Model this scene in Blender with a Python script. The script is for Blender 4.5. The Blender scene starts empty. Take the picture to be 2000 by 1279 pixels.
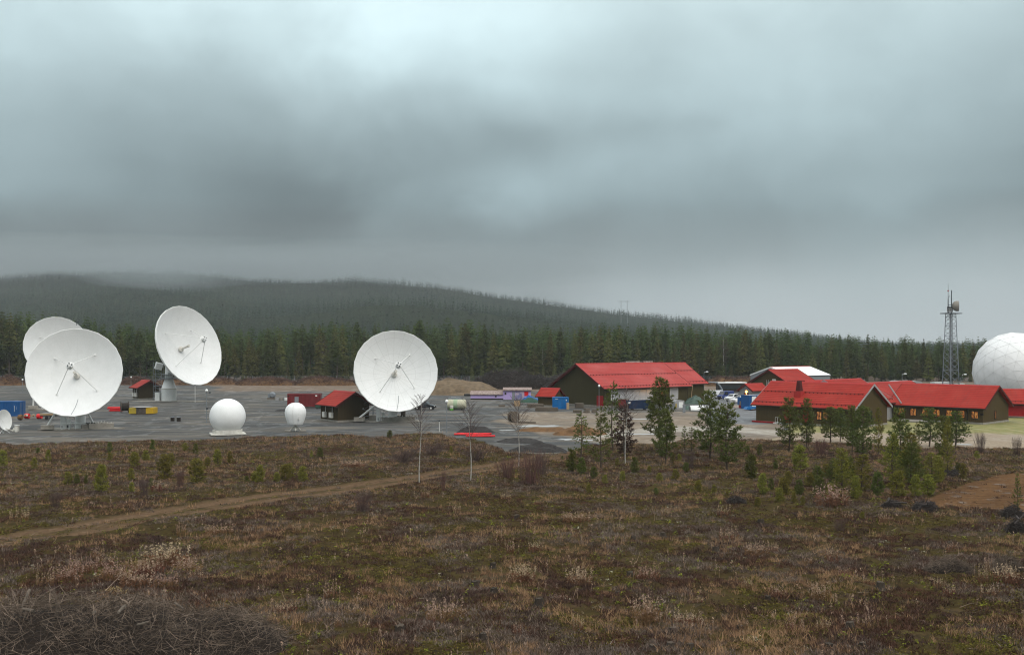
import bpy, bmesh, math, random
import numpy as np
from mathutils import Vector, Matrix
R = math.radians
SC = bpy.context.scene
COL = SC.collection
random.seed(7)
RNG = np.random.default_rng(11)

# ------------------------------------------------------------------ survey: camera 13 m up, f = 2000 px of a 2000 px wide picture
F, CH, HY = 2000.0, 13.0, 678.0
def D(py): return F * CH / (py - HY)
def G(px, py):
    d = D(py); return ((px - 1000.0) * d / F, d)
def P(px, py, d): return Vector(((px - 1000.0) * d / F, d, CH - (py - HY) * d / F))

cam = bpy.data.cameras.new('camera'); camo = bpy.data.objects.new('camera', cam); COL.objects.link(camo)
camo.location = (0, 0, CH); camo.rotation_euler = (R(90), 0, 0)
cam.sensor_fit = 'HORIZONTAL'; cam.sensor_width = 36; cam.lens = 36.0
cam.shift_y = (HY - 639.5) / 2000.0
cam.clip_start = 0.5; cam.clip_end = 12000
SC.camera = camo

# ------------------------------------------------------------------ numpy noise
def _hash(ix, iy, s):
    n = (ix.astype(np.int64) * 374761393 + iy.astype(np.int64) * 668265263 + s * 974711) & 0x7fffffff
    n = ((n ^ (n >> 13)) * 1274126177) & 0x7fffffff
    n = (n ^ (n >> 16)) & 0xffff
    return n / 65535.0
def vnoise(x, y, s=0):
    x = np.asarray(x, float); y = np.asarray(y, float)
    ix = np.floor(x); iy = np.floor(y); fx = x - ix; fy = y - iy
    fx = fx * fx * (3 - 2 * fx); fy = fy * fy * (3 - 2 * fy)
    a = _hash(ix, iy, s); b = _hash(ix + 1, iy, s); c = _hash(ix, iy + 1, s); d = _hash(ix + 1, iy + 1, s)
    return (a + (b - a) * fx) * (1 - fy) + (c + (d - c) * fx) * fy
def fbm(x, y, o=4, s=0):
    t = 0; a = .5; n = 0
    for k in range(o):
        t = t + a * vnoise(np.asarray(x) * 2 ** k + 13.7 * k, np.asarray(y) * 2 ** k - 7.1 * k, s + k); n += a; a *= .5
    return t / n
def sstep(a, b, x):
    t = np.clip((np.asarray(x, float) - a) / (b - a), 0, 1); return t * t * (3 - 2 * t)

# ------------------------------------------------------------------ materials
def lin(c):
    return tuple(((v / 255) / 12.92 if v / 255 <= .04045 else ((v / 255 + .055) / 1.055) ** 2.4) for v in c)
class NT:
    def __init__(s, nt): s.nt = nt
    def n(s, t, **kw):
        o = s.nt.nodes.new(t)
        for k, v in kw.items():
            if k.startswith('i_'):
                o.inputs[int(k[2:]) if k[2:].isdigit() else k[2:].replace('_', ' ')].default_value = v
            else: setattr(o, k, v)
        return o
    def l(s, a, b): s.nt.links.new(a, b)
    def math(s, op, a, b=None, c=None, clamp=False):
        o = s.nt.nodes.new('ShaderNodeMath'); o.operation = op; o.use_clamp = clamp
        for i, v in enumerate((a, b, c)):
            if v is None: continue
            if isinstance(v, (int, float)): o.inputs[i].default_value = v
            else: s.l(v, o.inputs[i])
        return o.outputs[0]
    def mix(s, f, a, b, mode='MIX'):
        o = s.nt.nodes.new('ShaderNodeMix'); o.data_type = 'RGBA'; o.blend_type = mode
        for sock, v in ((o.inputs[0], f), (o.inputs[6], a), (o.inputs[7], b)):
            if isinstance(v, (int, float)): sock.default_value = v
            elif isinstance(v, tuple): sock.default_value = (*v[:3], 1)
            else: s.l(v, sock)
        return o.outputs[2]
    def ramp(s, f, stops, interp='LINEAR'):
        o = s.nt.nodes.new('ShaderNodeValToRGB'); cr = o.color_ramp; cr.interpolation = interp
        while len(cr.elements) > 1: cr.elements.remove(cr.elements[0])
        for i, (p, c) in enumerate(stops):
            e = cr.elements[0] if i == 0 else cr.elements.new(p)
            e.position = p; e.color = (*c[:3], 1) if isinstance(c, tuple) else (c, c, c, 1)
        s.l(f, o.inputs[0]); return o.outputs[0]
    def noise(s, vec, scale, detail=4, rough=.55, dist=0):
        o = s.nt.nodes.new('ShaderNodeTexNoise'); o.inputs['Scale'].default_value = scale; o.inputs['Detail'].default_value = detail
        o.inputs['Roughness'].default_value = rough; o.inputs['Distortion'].default_value = dist
        if vec is not None: s.l(vec, o.inputs['Vector'])
        return o.outputs[0]
    def mapping(s, vec, scale=(1, 1, 1), loc=(0, 0, 0), rot=(0, 0, 0)):
        o = s.nt.nodes.new('ShaderNodeMapping'); o.inputs['Scale'].default_value = scale; o.inputs['Location'].default_value = loc; o.inputs['Rotation'].default_value = rot
        s.l(vec, o.inputs[0]); return o.outputs[0]
def new_mat(name):
    m = bpy.data.materials.new(name); m.use_nodes = True
    nt = m.node_tree; nt.nodes.clear(); t = NT(nt)
    b = t.n('ShaderNodeBsdfPrincipled'); o = t.n('ShaderNodeOutputMaterial'); t.l(b.outputs[0], o.inputs[0])
    return m, t, b
def mat(name, col, col2=None, rough=.75, scale=2.0, amount=1.0, metal=0, spec=.15, stretch=(1, 1, 1), island=0.0, objrand=0.0, bump=0.0, bscale=8, emit=None, estr=0, trans=0.0, contrast=(.3, .7)):
    """procedural two tone noise material; island/objrand add per piece or per object variation of the value"""
    m, t, b = new_mat(name)
    tc = t.n('ShaderNodeTexCoord'); vec = t.mapping(tc.outputs['Object'], stretch)
    if col2 is None: col2 = tuple(c * .78 for c in col)
    n = t.noise(vec, scale, 5, .6)
    f = t.ramp(n, [(contrast[0], 0.0), (contrast[1], 1.0)])
    f = t.math('MULTIPLY', f, amount)
    c = t.mix(f, tuple(col), tuple(col2))
    for k, on in (('Random Per Island', island), ('Random', objrand)):
        if on:
            src = t.n('ShaderNodeNewGeometry').outputs['Random Per Island'] if k.endswith('Island') else t.n('ShaderNodeObjectInfo').outputs['Random']
            v = t.math('MULTIPLY_ADD', src, 2 * on, 1 - on)
            hs = t.n('ShaderNodeHueSaturation'); t.l(v, hs.inputs['Value']); t.l(c, hs.inputs['Color']); c = hs.outputs[0]
    t.l(c, b.inputs['Base Color'])
    b.inputs['Roughness'].default_value = rough; b.inputs['Metallic'].default_value = metal; b.inputs['Specular IOR Level'].default_value = spec
    if trans: b.inputs['Transmission Weight'].default_value = trans
    if emit: b.inputs['Emission Color'].default_value = (*emit, 1); b.inputs['Emission Strength'].default_value = estr
    if bump:
        bn = t.n('ShaderNodeBump'); bn.inputs['Strength'].default_value = bump; bn.inputs['Distance'].default_value = .05
        t.l(t.noise(vec, bscale, 4, .6), bn.inputs['Height']); t.l(bn.outputs[0], b.inputs['Normal'])
    return m
def leaf_mat(name, a, b_, isl=.35, obj=.2, rough=.7, scale=.35, transl=.25, fine=0):
    m, t, b = new_mat(name)
    tc = t.n('ShaderNodeTexCoord'); n = t.noise(tc.outputs['Object'], scale, 3, .6)
    c = t.mix(t.ramp(n, [(.35, 0.0), (.65, 1.0)]), a, b_)
    g = t.n('ShaderNodeNewGeometry').outputs['Random Per Island']; o = t.n('ShaderNodeObjectInfo').outputs['Random']
    v = t.math('ADD', t.math('MULTIPLY_ADD', g, 2 * isl, 1 - isl), t.math('MULTIPLY_ADD', o, 2 * obj, -obj))
    if fine: v = t.math('MULTIPLY', v, t.ramp(t.noise(tc.outputs['Object'], fine, 2, .6), [(.38, .45), (.62, 1.7)]))
    hs = t.n('ShaderNodeHueSaturation'); t.l(v, hs.inputs['Value']); t.l(c, hs.inputs['Color'])
    t.l(t.math('MULTIPLY_ADD', o, .05, .475), hs.inputs['Hue'])
    t.l(hs.outputs[0], b.inputs['Base Color']); b.inputs['Roughness'].default_value = rough; b.inputs['Specular IOR Level'].default_value = 0
    if transl:
        tr = t.n('ShaderNodeBsdfTranslucent'); t.l(hs.outputs[0], tr.inputs[0]); mx = t.n('ShaderNodeMixShader'); mx.inputs[0].default_value = transl
        t.l(b.outputs[0], mx.inputs[1]); t.l(tr.outputs[0], mx.inputs[2])
        out = [x for x in m.node_tree.nodes if x.type == 'OUTPUT_MATERIAL'][0]; t.l(mx.outputs[0], out.inputs[0])
    return m

M = {}
# painted antenna white, with panel seams (24 panels, 2 ring joints) and faint dirt streaks
def dish_mat(name, seam):
    m, t, b = new_mat(name)
    tc = t.n('ShaderNodeTexCoord'); sp = t.n('ShaderNodeSeparateXYZ'); t.l(tc.outputs['Object'], sp.inputs[0])
    ang = t.math('ARCTAN2', sp.outputs[1], sp.outputs[0]); rr = t.math('SQRT', t.math('ADD', t.math('MULTIPLY', sp.outputs[0], sp.outputs[0]), t.math('MULTIPLY', sp.outputs[1], sp.outputs[1])))
    a = t.math('FRACT', t.math('MULTIPLY_ADD', ang, 24 / (2 * math.pi), .5)); da = t.math('MULTIPLY', t.math('ABSOLUTE', t.math('SUBTRACT', a, .5)), t.math('MULTIPLY', rr, 2 * math.pi / 24))
    s1 = t.math('LESS_THAN', da, .03)
    r1 = t.math('LESS_THAN', t.math('ABSOLUTE', t.math('SUBTRACT', t.math('FRACT', t.math('DIVIDE', rr, 2.45)), .5)), .012)
    s = t.math('MULTIPLY', t.math('MAXIMUM', s1, r1), seam)
    n = t.noise(t.mapping(tc.outputs['Object'], (1, 1, .3)), .7, 5, .6)
    base = t.mix(t.ramp(n, [(.35, 0.0), (.75, 1.0)]), (.71, .72, .715), (.65, .66, .65))
    c = t.mix(s, base, (.42, .43, .41)); t.l(c, b.inputs['Base Color'])
    b.inputs['Roughness'].default_value = .55; b.inputs['Specular IOR Level'].default_value = .25
    return m
M['dish'] = dish_mat('dish paint', .10); M['dish_seam'] = dish_mat('dish paint with open seams', .38)
M['white'] = mat('white paint', (.72, .73, .72), (.62, .63, .61), .5, 1.2)
M['radome'] = mat('radome skin', (.78, .79, .79), (.68, .69, .68), .5, .5)
M['offwhite'] = mat('aged white paint', (.62, .61, .56), (.45, .43, .38), .7, 2)
M['concrete'] = mat('concrete', (.30, .28, .245), (.19, .175, .15), .9, 1.5, bump=.3)
M['steel'] = mat('galvanised steel', (.24, .26, .28), (.16, .18, .20), .5, 3, metal=.3)
M['darksteel'] = mat('dark steel', (.06, .068, .075), (.04, .045, .05), .5, 3, metal=.2)
M['black'] = mat('black rubber', (.018, .018, .019), (.03, .03, .03), .85, 5)
M['strut'] = mat('strut grey', (.62, .62, .6), (.50, .50, .48), .5, 3)
# tile-sheet roof: ripple across slope as bump
def roof_mat(name, c1, c2):
    m, t, b = new_mat(name)
    tc = t.n('ShaderNodeTexCoord')
    n = t.noise(tc.outputs['Object'], .45, 5, .65)
    n2 = t.noise(t.mapping(tc.outputs['Object'], (3, 3, 3)), 1.5, 3, .6)
    w = t.n('ShaderNodeTexWave'); w.bands_direction = 'Z'; w.inputs['Scale'].default_value = 1.1; w.inputs['Distortion'].default_value = .0
    t.l(tc.outputs['Object'], w.inputs[0])
    c = t.mix(t.ramp(n, [(.3, 0.0), (.7, 1.0)]), c1, c2)
    c = t.mix(t.math('MULTIPLY', n2, .25), c, tuple(x * .6 for x in c1))
    c = t.mix(t.ramp(w.outputs[0], [(.72, 0.0), (.95, .42)]), c, tuple(x * .45 for x in c1))
    n3 = t.noise(t.mapping(tc.outputs['Object'], (2.2, .25, .25)), 1.0, 4, .65); c = t.mix(t.ramp(n3, [(.48, 0.0), (.72, .55)]), c, (c1[0] * .55, c1[1] * .9, c1[2] * 1.0)); n4 = t.noise(tc.outputs['Object'], .16, 4, .6); c = t.mix(t.ramp(n4, [(.45, 0.0), (.7, .3)]), c, (c1[0] * 1.15, c1[1] * 2.6, c1[2] * 2.8))
    t.l(c, b.inputs['Base Color']); b.inputs['Roughness'].default_value = .65; b.inputs['Specular IOR Level'].default_value = .08
    bn = t.n('ShaderNodeBump'); bn.inputs['Strength'].default_value = .5; bn.inputs['Distance'].default_value = .05; t.l(w.outputs[0], bn.inputs['Height']); t.l(bn.outputs[0], b.inputs['Normal'])
    return m
M['roof'] = roof_mat('red roof sheets', (.30, .022, .014), (.24, .017, .011))
M['roofb'] = roof_mat('weathered red roof sheets', (.36, .048, .042), (.30, .038, .033))
M['ridge'] = mat('red ridge', (.36, .03, .026), (.28, .022, .02), .6, 2)
M['verge'] = mat('dark verge board', (.075, .014, .013), (.05, .012, .01), .7, 2)
M['metalverge'] = mat('grey verge flashing', (.30, .29, .30), (.22, .21, .22), .5, 2)
def wood_mat(name, c1, c2):
    m, t, b = new_mat(name)
    tc = t.n('ShaderNodeTexCoord'); v = t.mapping(tc.outputs['Object'], (1, 1, .06))
    n = t.noise(v, 5.0, 3, .7); n2 = t.noise(tc.outputs['Object'], .35, 4, .6)
    sp = t.n('ShaderNodeSeparateXYZ'); t.l(tc.outputs['Object'], sp.inputs[0])
    fr = t.math('FRACT', t.math('MULTIPLY', t.math('ADD', sp.outputs[0], sp.outputs[1]), 3.2))
    gap = t.math('LESS_THAN', fr, .12)
    c = t.mix(t.ramp(n, [(.3, 0.0), (.7, 1.0)]), c1, c2); c = t.mix(t.math('MULTIPLY', n2, .5), c, tuple(x * .6 for x in c1)); c = t.mix(t.math('MULTIPLY', gap, .45), c, tuple(x * .35 for x in c1))
    t.l(c, b.inputs['Base Color']); b.inputs['Roughness'].default_value = .85; b.inputs['Specular IOR Level'].default_value = .04
    return m
M['wood'] = wood_mat('olive brown boards', (.088, .064, .030), (.064, .047, .022))
M['woodb'] = wood_mat('green brown boards', (.062, .054, .024), (.048, .042, .019))
M['woodd'] = wood_mat('dark brown boards', (.060, .044, .022), (.042, .031, .016))
M['trim'] = mat('dark trim', (.018, .015, .012), (.028, .022, .018), .7, 3)
M['greywall'] = mat('grey cladding', (.22, .235, .25), (.18, .195, .21), .6, 1, stretch=(4, 4, .2))
M['lightwall'] = mat('light grey render', (.30, .30, .30), (.25, .25, .25), .8, 1)
M['whiteroof'] = mat('white sheet roof', (.82, .83, .83), (.74, .75, .75), .5, .6)
M['reddoor'] = mat('red door paint', (.30, .008, .010), (.22, .006, .008), .5, 2)
M['redbright'] = mat('bright red plastic', (.62, .018, .022), (.48, .012, .016), .45, 2)
M['redbox'] = mat('oxide red steel', (.17, .022, .024), (.12, .016, .018), .6, 1.2, stretch=(1, 1, .4))
M['navy'] = mat('navy skip paint', (.010, .028, .075), (.008, .02, .05), .6, 1)
M['blue'] = mat('blue container paint', (.012, .085, .25), (.010, .065, .19), .5, 1, stretch=(1, 1, .4))
M['bluebright'] = mat('bright blue paint', (.008, .13, .36), (.007, .10, .28), .45, 1)
M['tarpblue'] = mat('blue tarpaulin', (.012, .10, .33), (.008, .06, .2), .5, 1.5)
M['tarpgreen'] = mat('green tarpaulin', (.035, .085, .06), (.02, .05, .035), .7, 1.2)
M['tarppale'] = mat('pale green tarpaulin', (.075, .115, .095), (.035, .06, .05), .6, 1.2)
M['yellow'] = mat('yellow paint', (.50, .30, .015), (.40, .26, .02), .5, 1.5)
M['yellowdull'] = mat('dull yellow paint', (.36, .27, .03), (.28, .21, .025), .6, 1.5)
M['lavender'] = mat('lavender boards', (.42, .33, .60), (.36, .28, .52), .7, 1.5, stretch=(6, 6, .2))
M['graffiti'] = mat('graffiti on plaster', (.16, .16, .30), (.42, .35, .42), .7, .9, contrast=(.42, .58))
M['tinroof'] = mat('old tile roof edge', (.30, .25, .22), (.16, .10, .09), .8, 2.2, contrast=(.4, .6))
M['timber'] = mat('grey timber', (.16, .13, .10), (.09, .075, .06), .85, 2, stretch=(.3, 3, 3))
M['palewood'] = mat('fresh wood', (.42, .30, .18), (.32, .22, .13), .8, 2)
M['carwhite'] = mat('white car paint', (.72, .74, .76), (.66, .68, .7), .25, 1, spec=.5)
M['carblue'] = mat('dark blue car paint', (.012, .03, .16), (.01, .025, .12), .3, 1, spec=.5)
M['cardark'] = mat('black car paint', (.016, .019, .024), (.012, .014, .018), .22, 1, spec=.5)
M['glass'] = mat('dark glass', (.02, .025, .03), (.03, .036, .04), .12, 1, spec=.6)
M['glazing'] = mat('milky glazing', (.36, .37, .385), (.30, .31, .325), .25, .8, spec=.5)
M['litglass'] = mat('lamp lit window', (.12, .06, .03), (.07, .035, .02), .25, 2.5, emit=(1.0, .40, .09), estr=.55)
def lit_mat(name, strength):
    m, t, b = new_mat(name); tc = t.n('ShaderNodeTexCoord')
    n = t.noise(t.mapping(tc.outputs['Object'], (2.4, 2.4, .9)), 2.3, 2, .5)
    c = t.ramp(n, [(.35, (.05, .012, .004)), (.5, (.55, .17, .03)), (.65, (1.0, .48, .12))]); t.l(c, b.inputs['Emission Color']); b.inputs['Emission Strength'].default_value = strength
    b.inputs['Base Color'].default_value = (.05, .03, .02, 1); b.inputs['Roughness'].default_value = .2
    return m
M['litglass'] = lit_mat('lamp lit window with curtains', .42)
M['lamp'] = mat('sodium lamp', (.8, .5, .2), None, .4, 1, emit=(1.0, .36, .03), estr=7)
M['lamppale'] = mat('lamp globe', (.82, .83, .82), (.76, .77, .76), .3, 1)
M['tank'] = mat('weathered tank', (.46, .44, .33), (.33, .34, .25), .6, .9, stretch=(3, 1, 1))
M['tankband'] = mat('green tank band', (.30, .38, .26), (.24, .32, .21), .6, 1)
M['spool'] = mat('dark spool wood', (.085, .07, .058), (.05, .042, .036), .85, 3)
M['barkpine'] = mat('pine bark', (.085, .060, .045), (.05, .038, .03), .9, 3, stretch=(2, 2, .4), objrand=.2)
M['barkgrey'] = mat('grey bark', (.16, .135, .115), (.09, .075, .065), .9, .6, objrand=.3)
M['barkbirch'] = mat('birch bark', (.34, .32, .29), (.10, .09, .08), .8, 1.4, stretch=(1, 1, 2.2), contrast=(.5, .72))
M['twig'] = mat('birch twigs', (.085, .055, .05), (.06, .04, .038), .9, 2, island=.3)
M['twigred'] = mat('reddish twigs', (.115, .055, .050), (.08, .042, .038), .9, 1, island=.4)
M['brush'] = mat('grey brushwood', (.165, .125, .095), (.045, .034, .026), .9, .8, island=.75)
M['brushred'] = mat('red brown brushwood', (.12, .068, .050), (.065, .038, .03), .9, .25, island=.5)
M['brushdark'] = mat('dark brushwood', (.065, .054, .050), (.03, .025, .024), .9, .25, island=.5)
M['logs'] = mat('weathered log', (.15, .125, .10), (.08, .065, .052), .85, 2, stretch=(1, 1, .5), objrand=.2)
M['stump'] = mat('weathered stump', (.060, .046, .035), (.020, .016, .012), .9, 4, stretch=(2, 2, .5), objrand=.3, bump=.6)
M['stumptop'] = mat('stump cut face', (.070, .054, .040), (.04, .032, .025), .9, 6, objrand=.3)
M['rootdark'] = mat('dark root soil', (.026, .019, .014), (.012, .009, .008), .95, 4, bump=.8, bscale=5)
M['gravelpile'] = mat('dark crushed stone', (.048, .044, .042), (.020, .019, .019), .95, 3, bump=.8, bscale=7)
M['earthpile'] = mat('brown earth', (.17, .095, .045), (.09, .052, .028), .95, 1.2, bump=.8, bscale=4)
M['sandpile'] = mat('tan gravel', (.17, .125, .080), (.085, .062, .040), .95, .8, bump=.8, bscale=3)
M['needle_pine'] = leaf_mat('pine needles', (.082, .098, .026), (.135, .140, .040), .4, .18)
M['needle_yellow'] = leaf_mat('yellow green needles', (.21, .19, .040), (.145, .142, .034), .4, .2)
M['needle_dead'] = leaf_mat('dead brown needles', (.085, .055, .036), (.060, .040, .028), .4, .1)
M['needle_forest'] = leaf_mat('forest needles', (.062, .074, .023), (.036, .050, .016), .45, .28, scale=.12, transl=.15)
M['needle_forest_olive'] = leaf_mat('olive forest needles', (.094, .090, .027), (.064, .069, .022), .45, .28, scale=.12, transl=.15)
M['needle_hill'] = leaf_mat('hill forest needles', (.012, .024, .018), (.030, .042, .025), .5, 0, scale=.012, transl=.1, fine=.07)
M['plume'] = leaf_mat('withered plumes', (.40, .29, .215), (.29, .195, .135), .4, .15, transl=.3)
M['plumestem'] = leaf_mat('withered stems', (.20, .105, .06), (.13, .07, .042), .4, .15, transl=.2)
M['straw'] = leaf_mat('straw', (.34, .235, .13), (.24, .16, .09), .4, .15, transl=.3)

# ------------------------------------------------------------------ mesh helpers
def ident(M_): return M_ if M_ is not None else Matrix.Identity(4)
class MB:
    def __init__(s): s.v = []; s.f = []; s.m = []
    def add(s, vs, fs, mi=0, X=None):
        o = len(s.v)
        for v in vs:
            v = Vector(v); s.v.append(X @ v if X is not None else v)
        for f in fs: s.f.append([i + o for i in f]); s.m.append(mi)
        return s
    def box(s, c, d, rz=0, mi=0, X=None):
        x, y, z = [q / 2 for q in d]
        vs = [(a * x, b * y, e * z) for e in (-1, 1) for b in (-1, 1) for a in (-1, 1)]
        T = Matrix.Translation(Vector(c)) @ Matrix.Rotation(rz, 4, 'Z')
        if X is not None: T = X @ T
        return s.add(vs, [(0, 2, 3, 1), (4, 5, 7, 6), (0, 1, 5, 4), (2, 6, 7, 3), (0, 4, 6, 2), (1, 3, 7, 5)], mi, T)
    def tube(s, p0, p1, r0, r1=None, n=8, mi=0, caps=True, X=None):
        p0 = Vector(p0); p1 = Vector(p1); r1 = r0 if r1 is None else r1
        z = (p1 - p0).normalized(); a = Vector((1, 0, 0)) if abs(z.x) < .8 else Vector((0, 1, 0)); x = z.cross(a).normalized(); y = z.cross(x)
        vs = []
        for p, r in ((p0, r0), (p1, r1)):
            for i in range(n):
                t = 2 * math.pi * i / n; vs.append(p + x * (r * math.cos(t)) + y * (r * math.sin(t)))
        fs = [(i, (i + 1) % n, n + (i + 1) % n, n + i) for i in range(n)]
        if caps: fs += [tuple(range(n - 1, -1, -1)), tuple(range(n, 2 * n))]
        return s.add(vs, fs, mi, X)
    def path(s, pts, rs, n=6, mi=0, X=None):
        for i in range(len(pts) - 1): s.tube(pts[i], pts[i + 1], rs[i], rs[i + 1], n, mi, True, X)
        return s
    def lathe(s, prof, n=24, mi=0, X=None, caps=True):
        vs = []; fs = []
        for r, z in prof:
            for i in range(n):
                t = 2 * math.pi * i / n; vs.append((r * math.cos(t), r * math.sin(t), z))
        for k in range(len(prof) - 1):
            for i in range(n):
                j = (i + 1) % n; fs.append((k * n + i, k * n + j, (k + 1) * n + j, (k + 1) * n + i))
        if caps:
            if prof[0][0] > 1e-4: fs.append(tuple(range(n - 1, -1, -1)))
            if prof[-1][0] > 1e-4: fs.append(tuple(range((len(prof) - 1) * n, len(prof) * n)))
        return s.add(vs, fs, mi, X)
    def extrude(s, pts, vec, mi=0, X=None):
        n = len(pts); vec = Vector(vec); vs = [Vector(p) for p in pts] + [Vector(p) + vec for p in pts]
        fs = [tuple(range(n - 1, -1, -1)), tuple(range(n, 2 * n))] + [(i, (i + 1) % n, n + (i + 1) % n, n + i) for i in range(n)]
        return s.add(vs, fs, mi, X)
    def build(s, name, mats, parent=None, smooth=None, X=None, recalc=True):
        me = bpy.data.meshes.new(name)
        me.from_pydata([tuple(v) for v in s.v], [], s.f)
        for m_ in (mats if isinstance(mats, (list, tuple)) else [mats]): me.materials.append(M[m_] if isinstance(m_, str) else m_)
        if any(s.m): me.polygons.foreach_set('material_index', s.m)
        if recalc:
            b = bmesh.new(); b.from_mesh(me); bmesh.ops.remove_doubles(b, verts=b.verts, dist=1e-5); bmesh.ops.recalc_face_normals(b, faces=b.faces); b.to_mesh(me); b.free()
        if smooth is not None:
            me.shade_smooth()
            me.set_sharp_from_angle(angle=R(smooth))
        o = bpy.data.objects.new(name, me); COL.objects.link(o)
        if parent is not None: o.parent = parent
        if X is not None: o.matrix_local = X
        return o
def np_obj(name, V, T, mats, parent=None, midx=None, loc=None, smooth=False):
    """big triangle mesh straight from arrays"""
    me = np_mesh(name, V, T, mats, midx, smooth)
    o = bpy.data.objects.new(name, me); COL.objects.link(o)
    if parent is not None: o.parent = parent
    if loc is not None: o.location = loc
    return o
def np_mesh(name, V, T, mats, midx=None, smooth=False):
    V = np.asarray(V, np.float32); T = np.asarray(T, np.int32); k = T.shape[1]
    me = bpy.data.meshes.new(name); me.vertices.add(len(V)); me.vertices.foreach_set('co', V.ravel())
    me.loops.add(T.size); me.loops.foreach_set('vertex_index', T.ravel())
    me.polygons.add(len(T)); me.polygons.foreach_set('loop_start', np.arange(0, T.size, k, dtype=np.int32))
    for m_ in (mats if isinstance(mats, (list, tuple)) else [mats]): me.materials.append(M[m_] if isinstance(m_, str) else m_)
    if midx is not None: me.polygons.foreach_set('material_index', np.asarray(midx, np.int32))
    me.polygons.foreach_set('use_smooth', np.full(len(T), bool(smooth)))
    me.update(calc_edges=True); return me
def thing(name, label, cat, loc=(0, 0, 0), rz=0, group=None):
    o = bpy.data.objects.new(name, None); COL.objects.link(o); o.location = tuple(loc)[:3] if len(loc) > 2 else (loc[0], loc[1], 0); o.rotation_euler = (0, 0, rz); o.empty_display_size = .3
    return tag(o, label, cat, group)
def tag(o, label, cat, group=None):
    o['label'] = label; o['category'] = cat
    if group: o['group'] = group
    return o
def kindof(o, k, label=None): 
    o['kind'] = k
    if label: o['label'] = label
    return o
ORD = ['', 'first', 'second', 'third', 'fourth', 'fifth', 'sixth', 'seventh', 'eighth', 'ninth', 'tenth', 'eleventh', 'twelfth', 'thirteenth', 'fourteenth', 'fifteenth', 'sixteenth', 'seventeenth', 'eighteenth', 'nineteenth', 'twentieth']
def ordinal(n):
    if n <= 20: return ORD[n]
    tens = {2: 'twenty', 3: 'thirty', 4: 'forty', 5: 'fifty'}; tth = {2: 'twentieth', 3: 'thirtieth', 4: 'fortieth', 5: 'fiftieth'}
    return tens[n // 10] + '-' + ORD[n % 10] if n % 10 else tth[n // 10]

# ------------------------------------------------------------------ sky and sun
SUN_EL, SUN_AZ = 42.0, -35.0      # sun behind the camera to its left, hidden by cloud
w = bpy.data.worlds.new('World'); SC.world = w; w.use_nodes = True
nt = w.node_tree; nt.nodes.clear(); t = NT(nt)
tc = t.n('ShaderNodeTexCoord'); gen = tc.outputs['Generated']
sky = t.n('ShaderNodeTexSky'); sky.sky_type = 'NISHITA'; sky.sun_disc = False; sky.sun_elevation = R(SUN_EL); sky.sun_rotation = R(180 + SUN_AZ); sky.air_density = 1.0; sky.dust_density = 3
sp = t.n('ShaderNodeSeparateXYZ'); t.l(gen, sp.inputs[0])
el = t.math('ARCSINE', sp.outputs[2]); az = t.math('ARCTAN2', sp.outputs[0], sp.outputs[1])
# soft cloud banks: warp the elevation and bearing with noise, then read a per-bearing gradient
cv = t.n('ShaderNodeCombineXYZ'); t.l(az, cv.inputs[0]); t.l(el, cv.inputs[1])
nA = t.noise(t.mapping(cv.outputs[0], (4.2, 5.6, 1), (1.3, .4, 0), (0, 0, .5)), 1.0, 5, .50, .15)
nB = t.noise(t.mapping(cv.outputs[0], (8.0, 10.0, 1), (4.3, 2.4, 0), (0, 0, .7)), 1.0, 5, .50, .25)
nC = t.noise(t.mapping(cv.outputs[0], (2.0, 4.0, 1), (9.1, 7.7, 0)), 1.0, 3, .5)
elw = t.math('ADD', el, t.math('MULTIPLY', t.math('SUBTRACT', nA, .5), .05))
elw = t.math('ADD', elw, t.math('MULTIPLY', t.math('SUBTRACT', nB, .5), .045))
e01 = t.math('DIVIDE', elw, .40)
def L(*c): return lin(c)
def G1(v): return ((v / 255 + .055) / 1.055) ** 2.4
# brightness of the cloud deck: a gradient in elevation for each of nine bearings, blended between them
BANKS = [(0, ((0, 242), (60, 222), (150, 205), (200, 188), (250, 175), (330, 166), (400, 154), (450, 125), (500, 112), (540, 108))),
 (300, ((0, 240), (60, 228), (110, 210), (170, 192), (250, 169), (330, 149), (380, 141), (420, 134), (470, 119), (530, 112))),
 (550, ((0, 242), (60, 228), (120, 210), (200, 180), (280, 155), (350, 126), (420, 109), (450, 103), (500, 115), (540, 119))),
 (800, ((0, 247), (60, 242), (130, 226), (180, 201), (250, 179), (320, 156), (380, 149), (440, 134), (500, 128), (540, 125))),
 (1000, ((0, 245), (60, 242), (130, 222), (180, 212), (250, 175), (300, 158), (360, 178), (400, 172), (440, 139), (500, 134), (570, 138))),
 (1250, ((0, 224), (60, 213), (130, 200), (200, 195), (260, 175), (330, 180), (400, 156), (450, 142), (520, 151), (600, 173))),
 (1450, ((0, 220), (60, 209), (130, 205), (200, 198), (260, 192), (330, 172), (400, 151), (450, 141), (520, 156), (580, 177), (650, 184))),
 (1750, ((0, 224), (60, 213), (130, 205), (200, 195), (260, 184), (320, 167), (380, 161), (430, 149), (500, 163), (560, 177), (650, 185))),
 (2050, ((0, 222), (60, 206), (150, 190), (250, 175), (330, 156), (400, 146), (450, 142), (520, 163), (580, 178), (650, 184)))]
azw = t.math('ADD', az, t.math('MULTIPLY', t.math('SUBTRACT', nC, .5), .10)); azw = t.math('ADD', azw, t.math('MULTIPLY', t.math('SUBTRACT', nB, .5), .13))
val = None; pa = None
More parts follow.
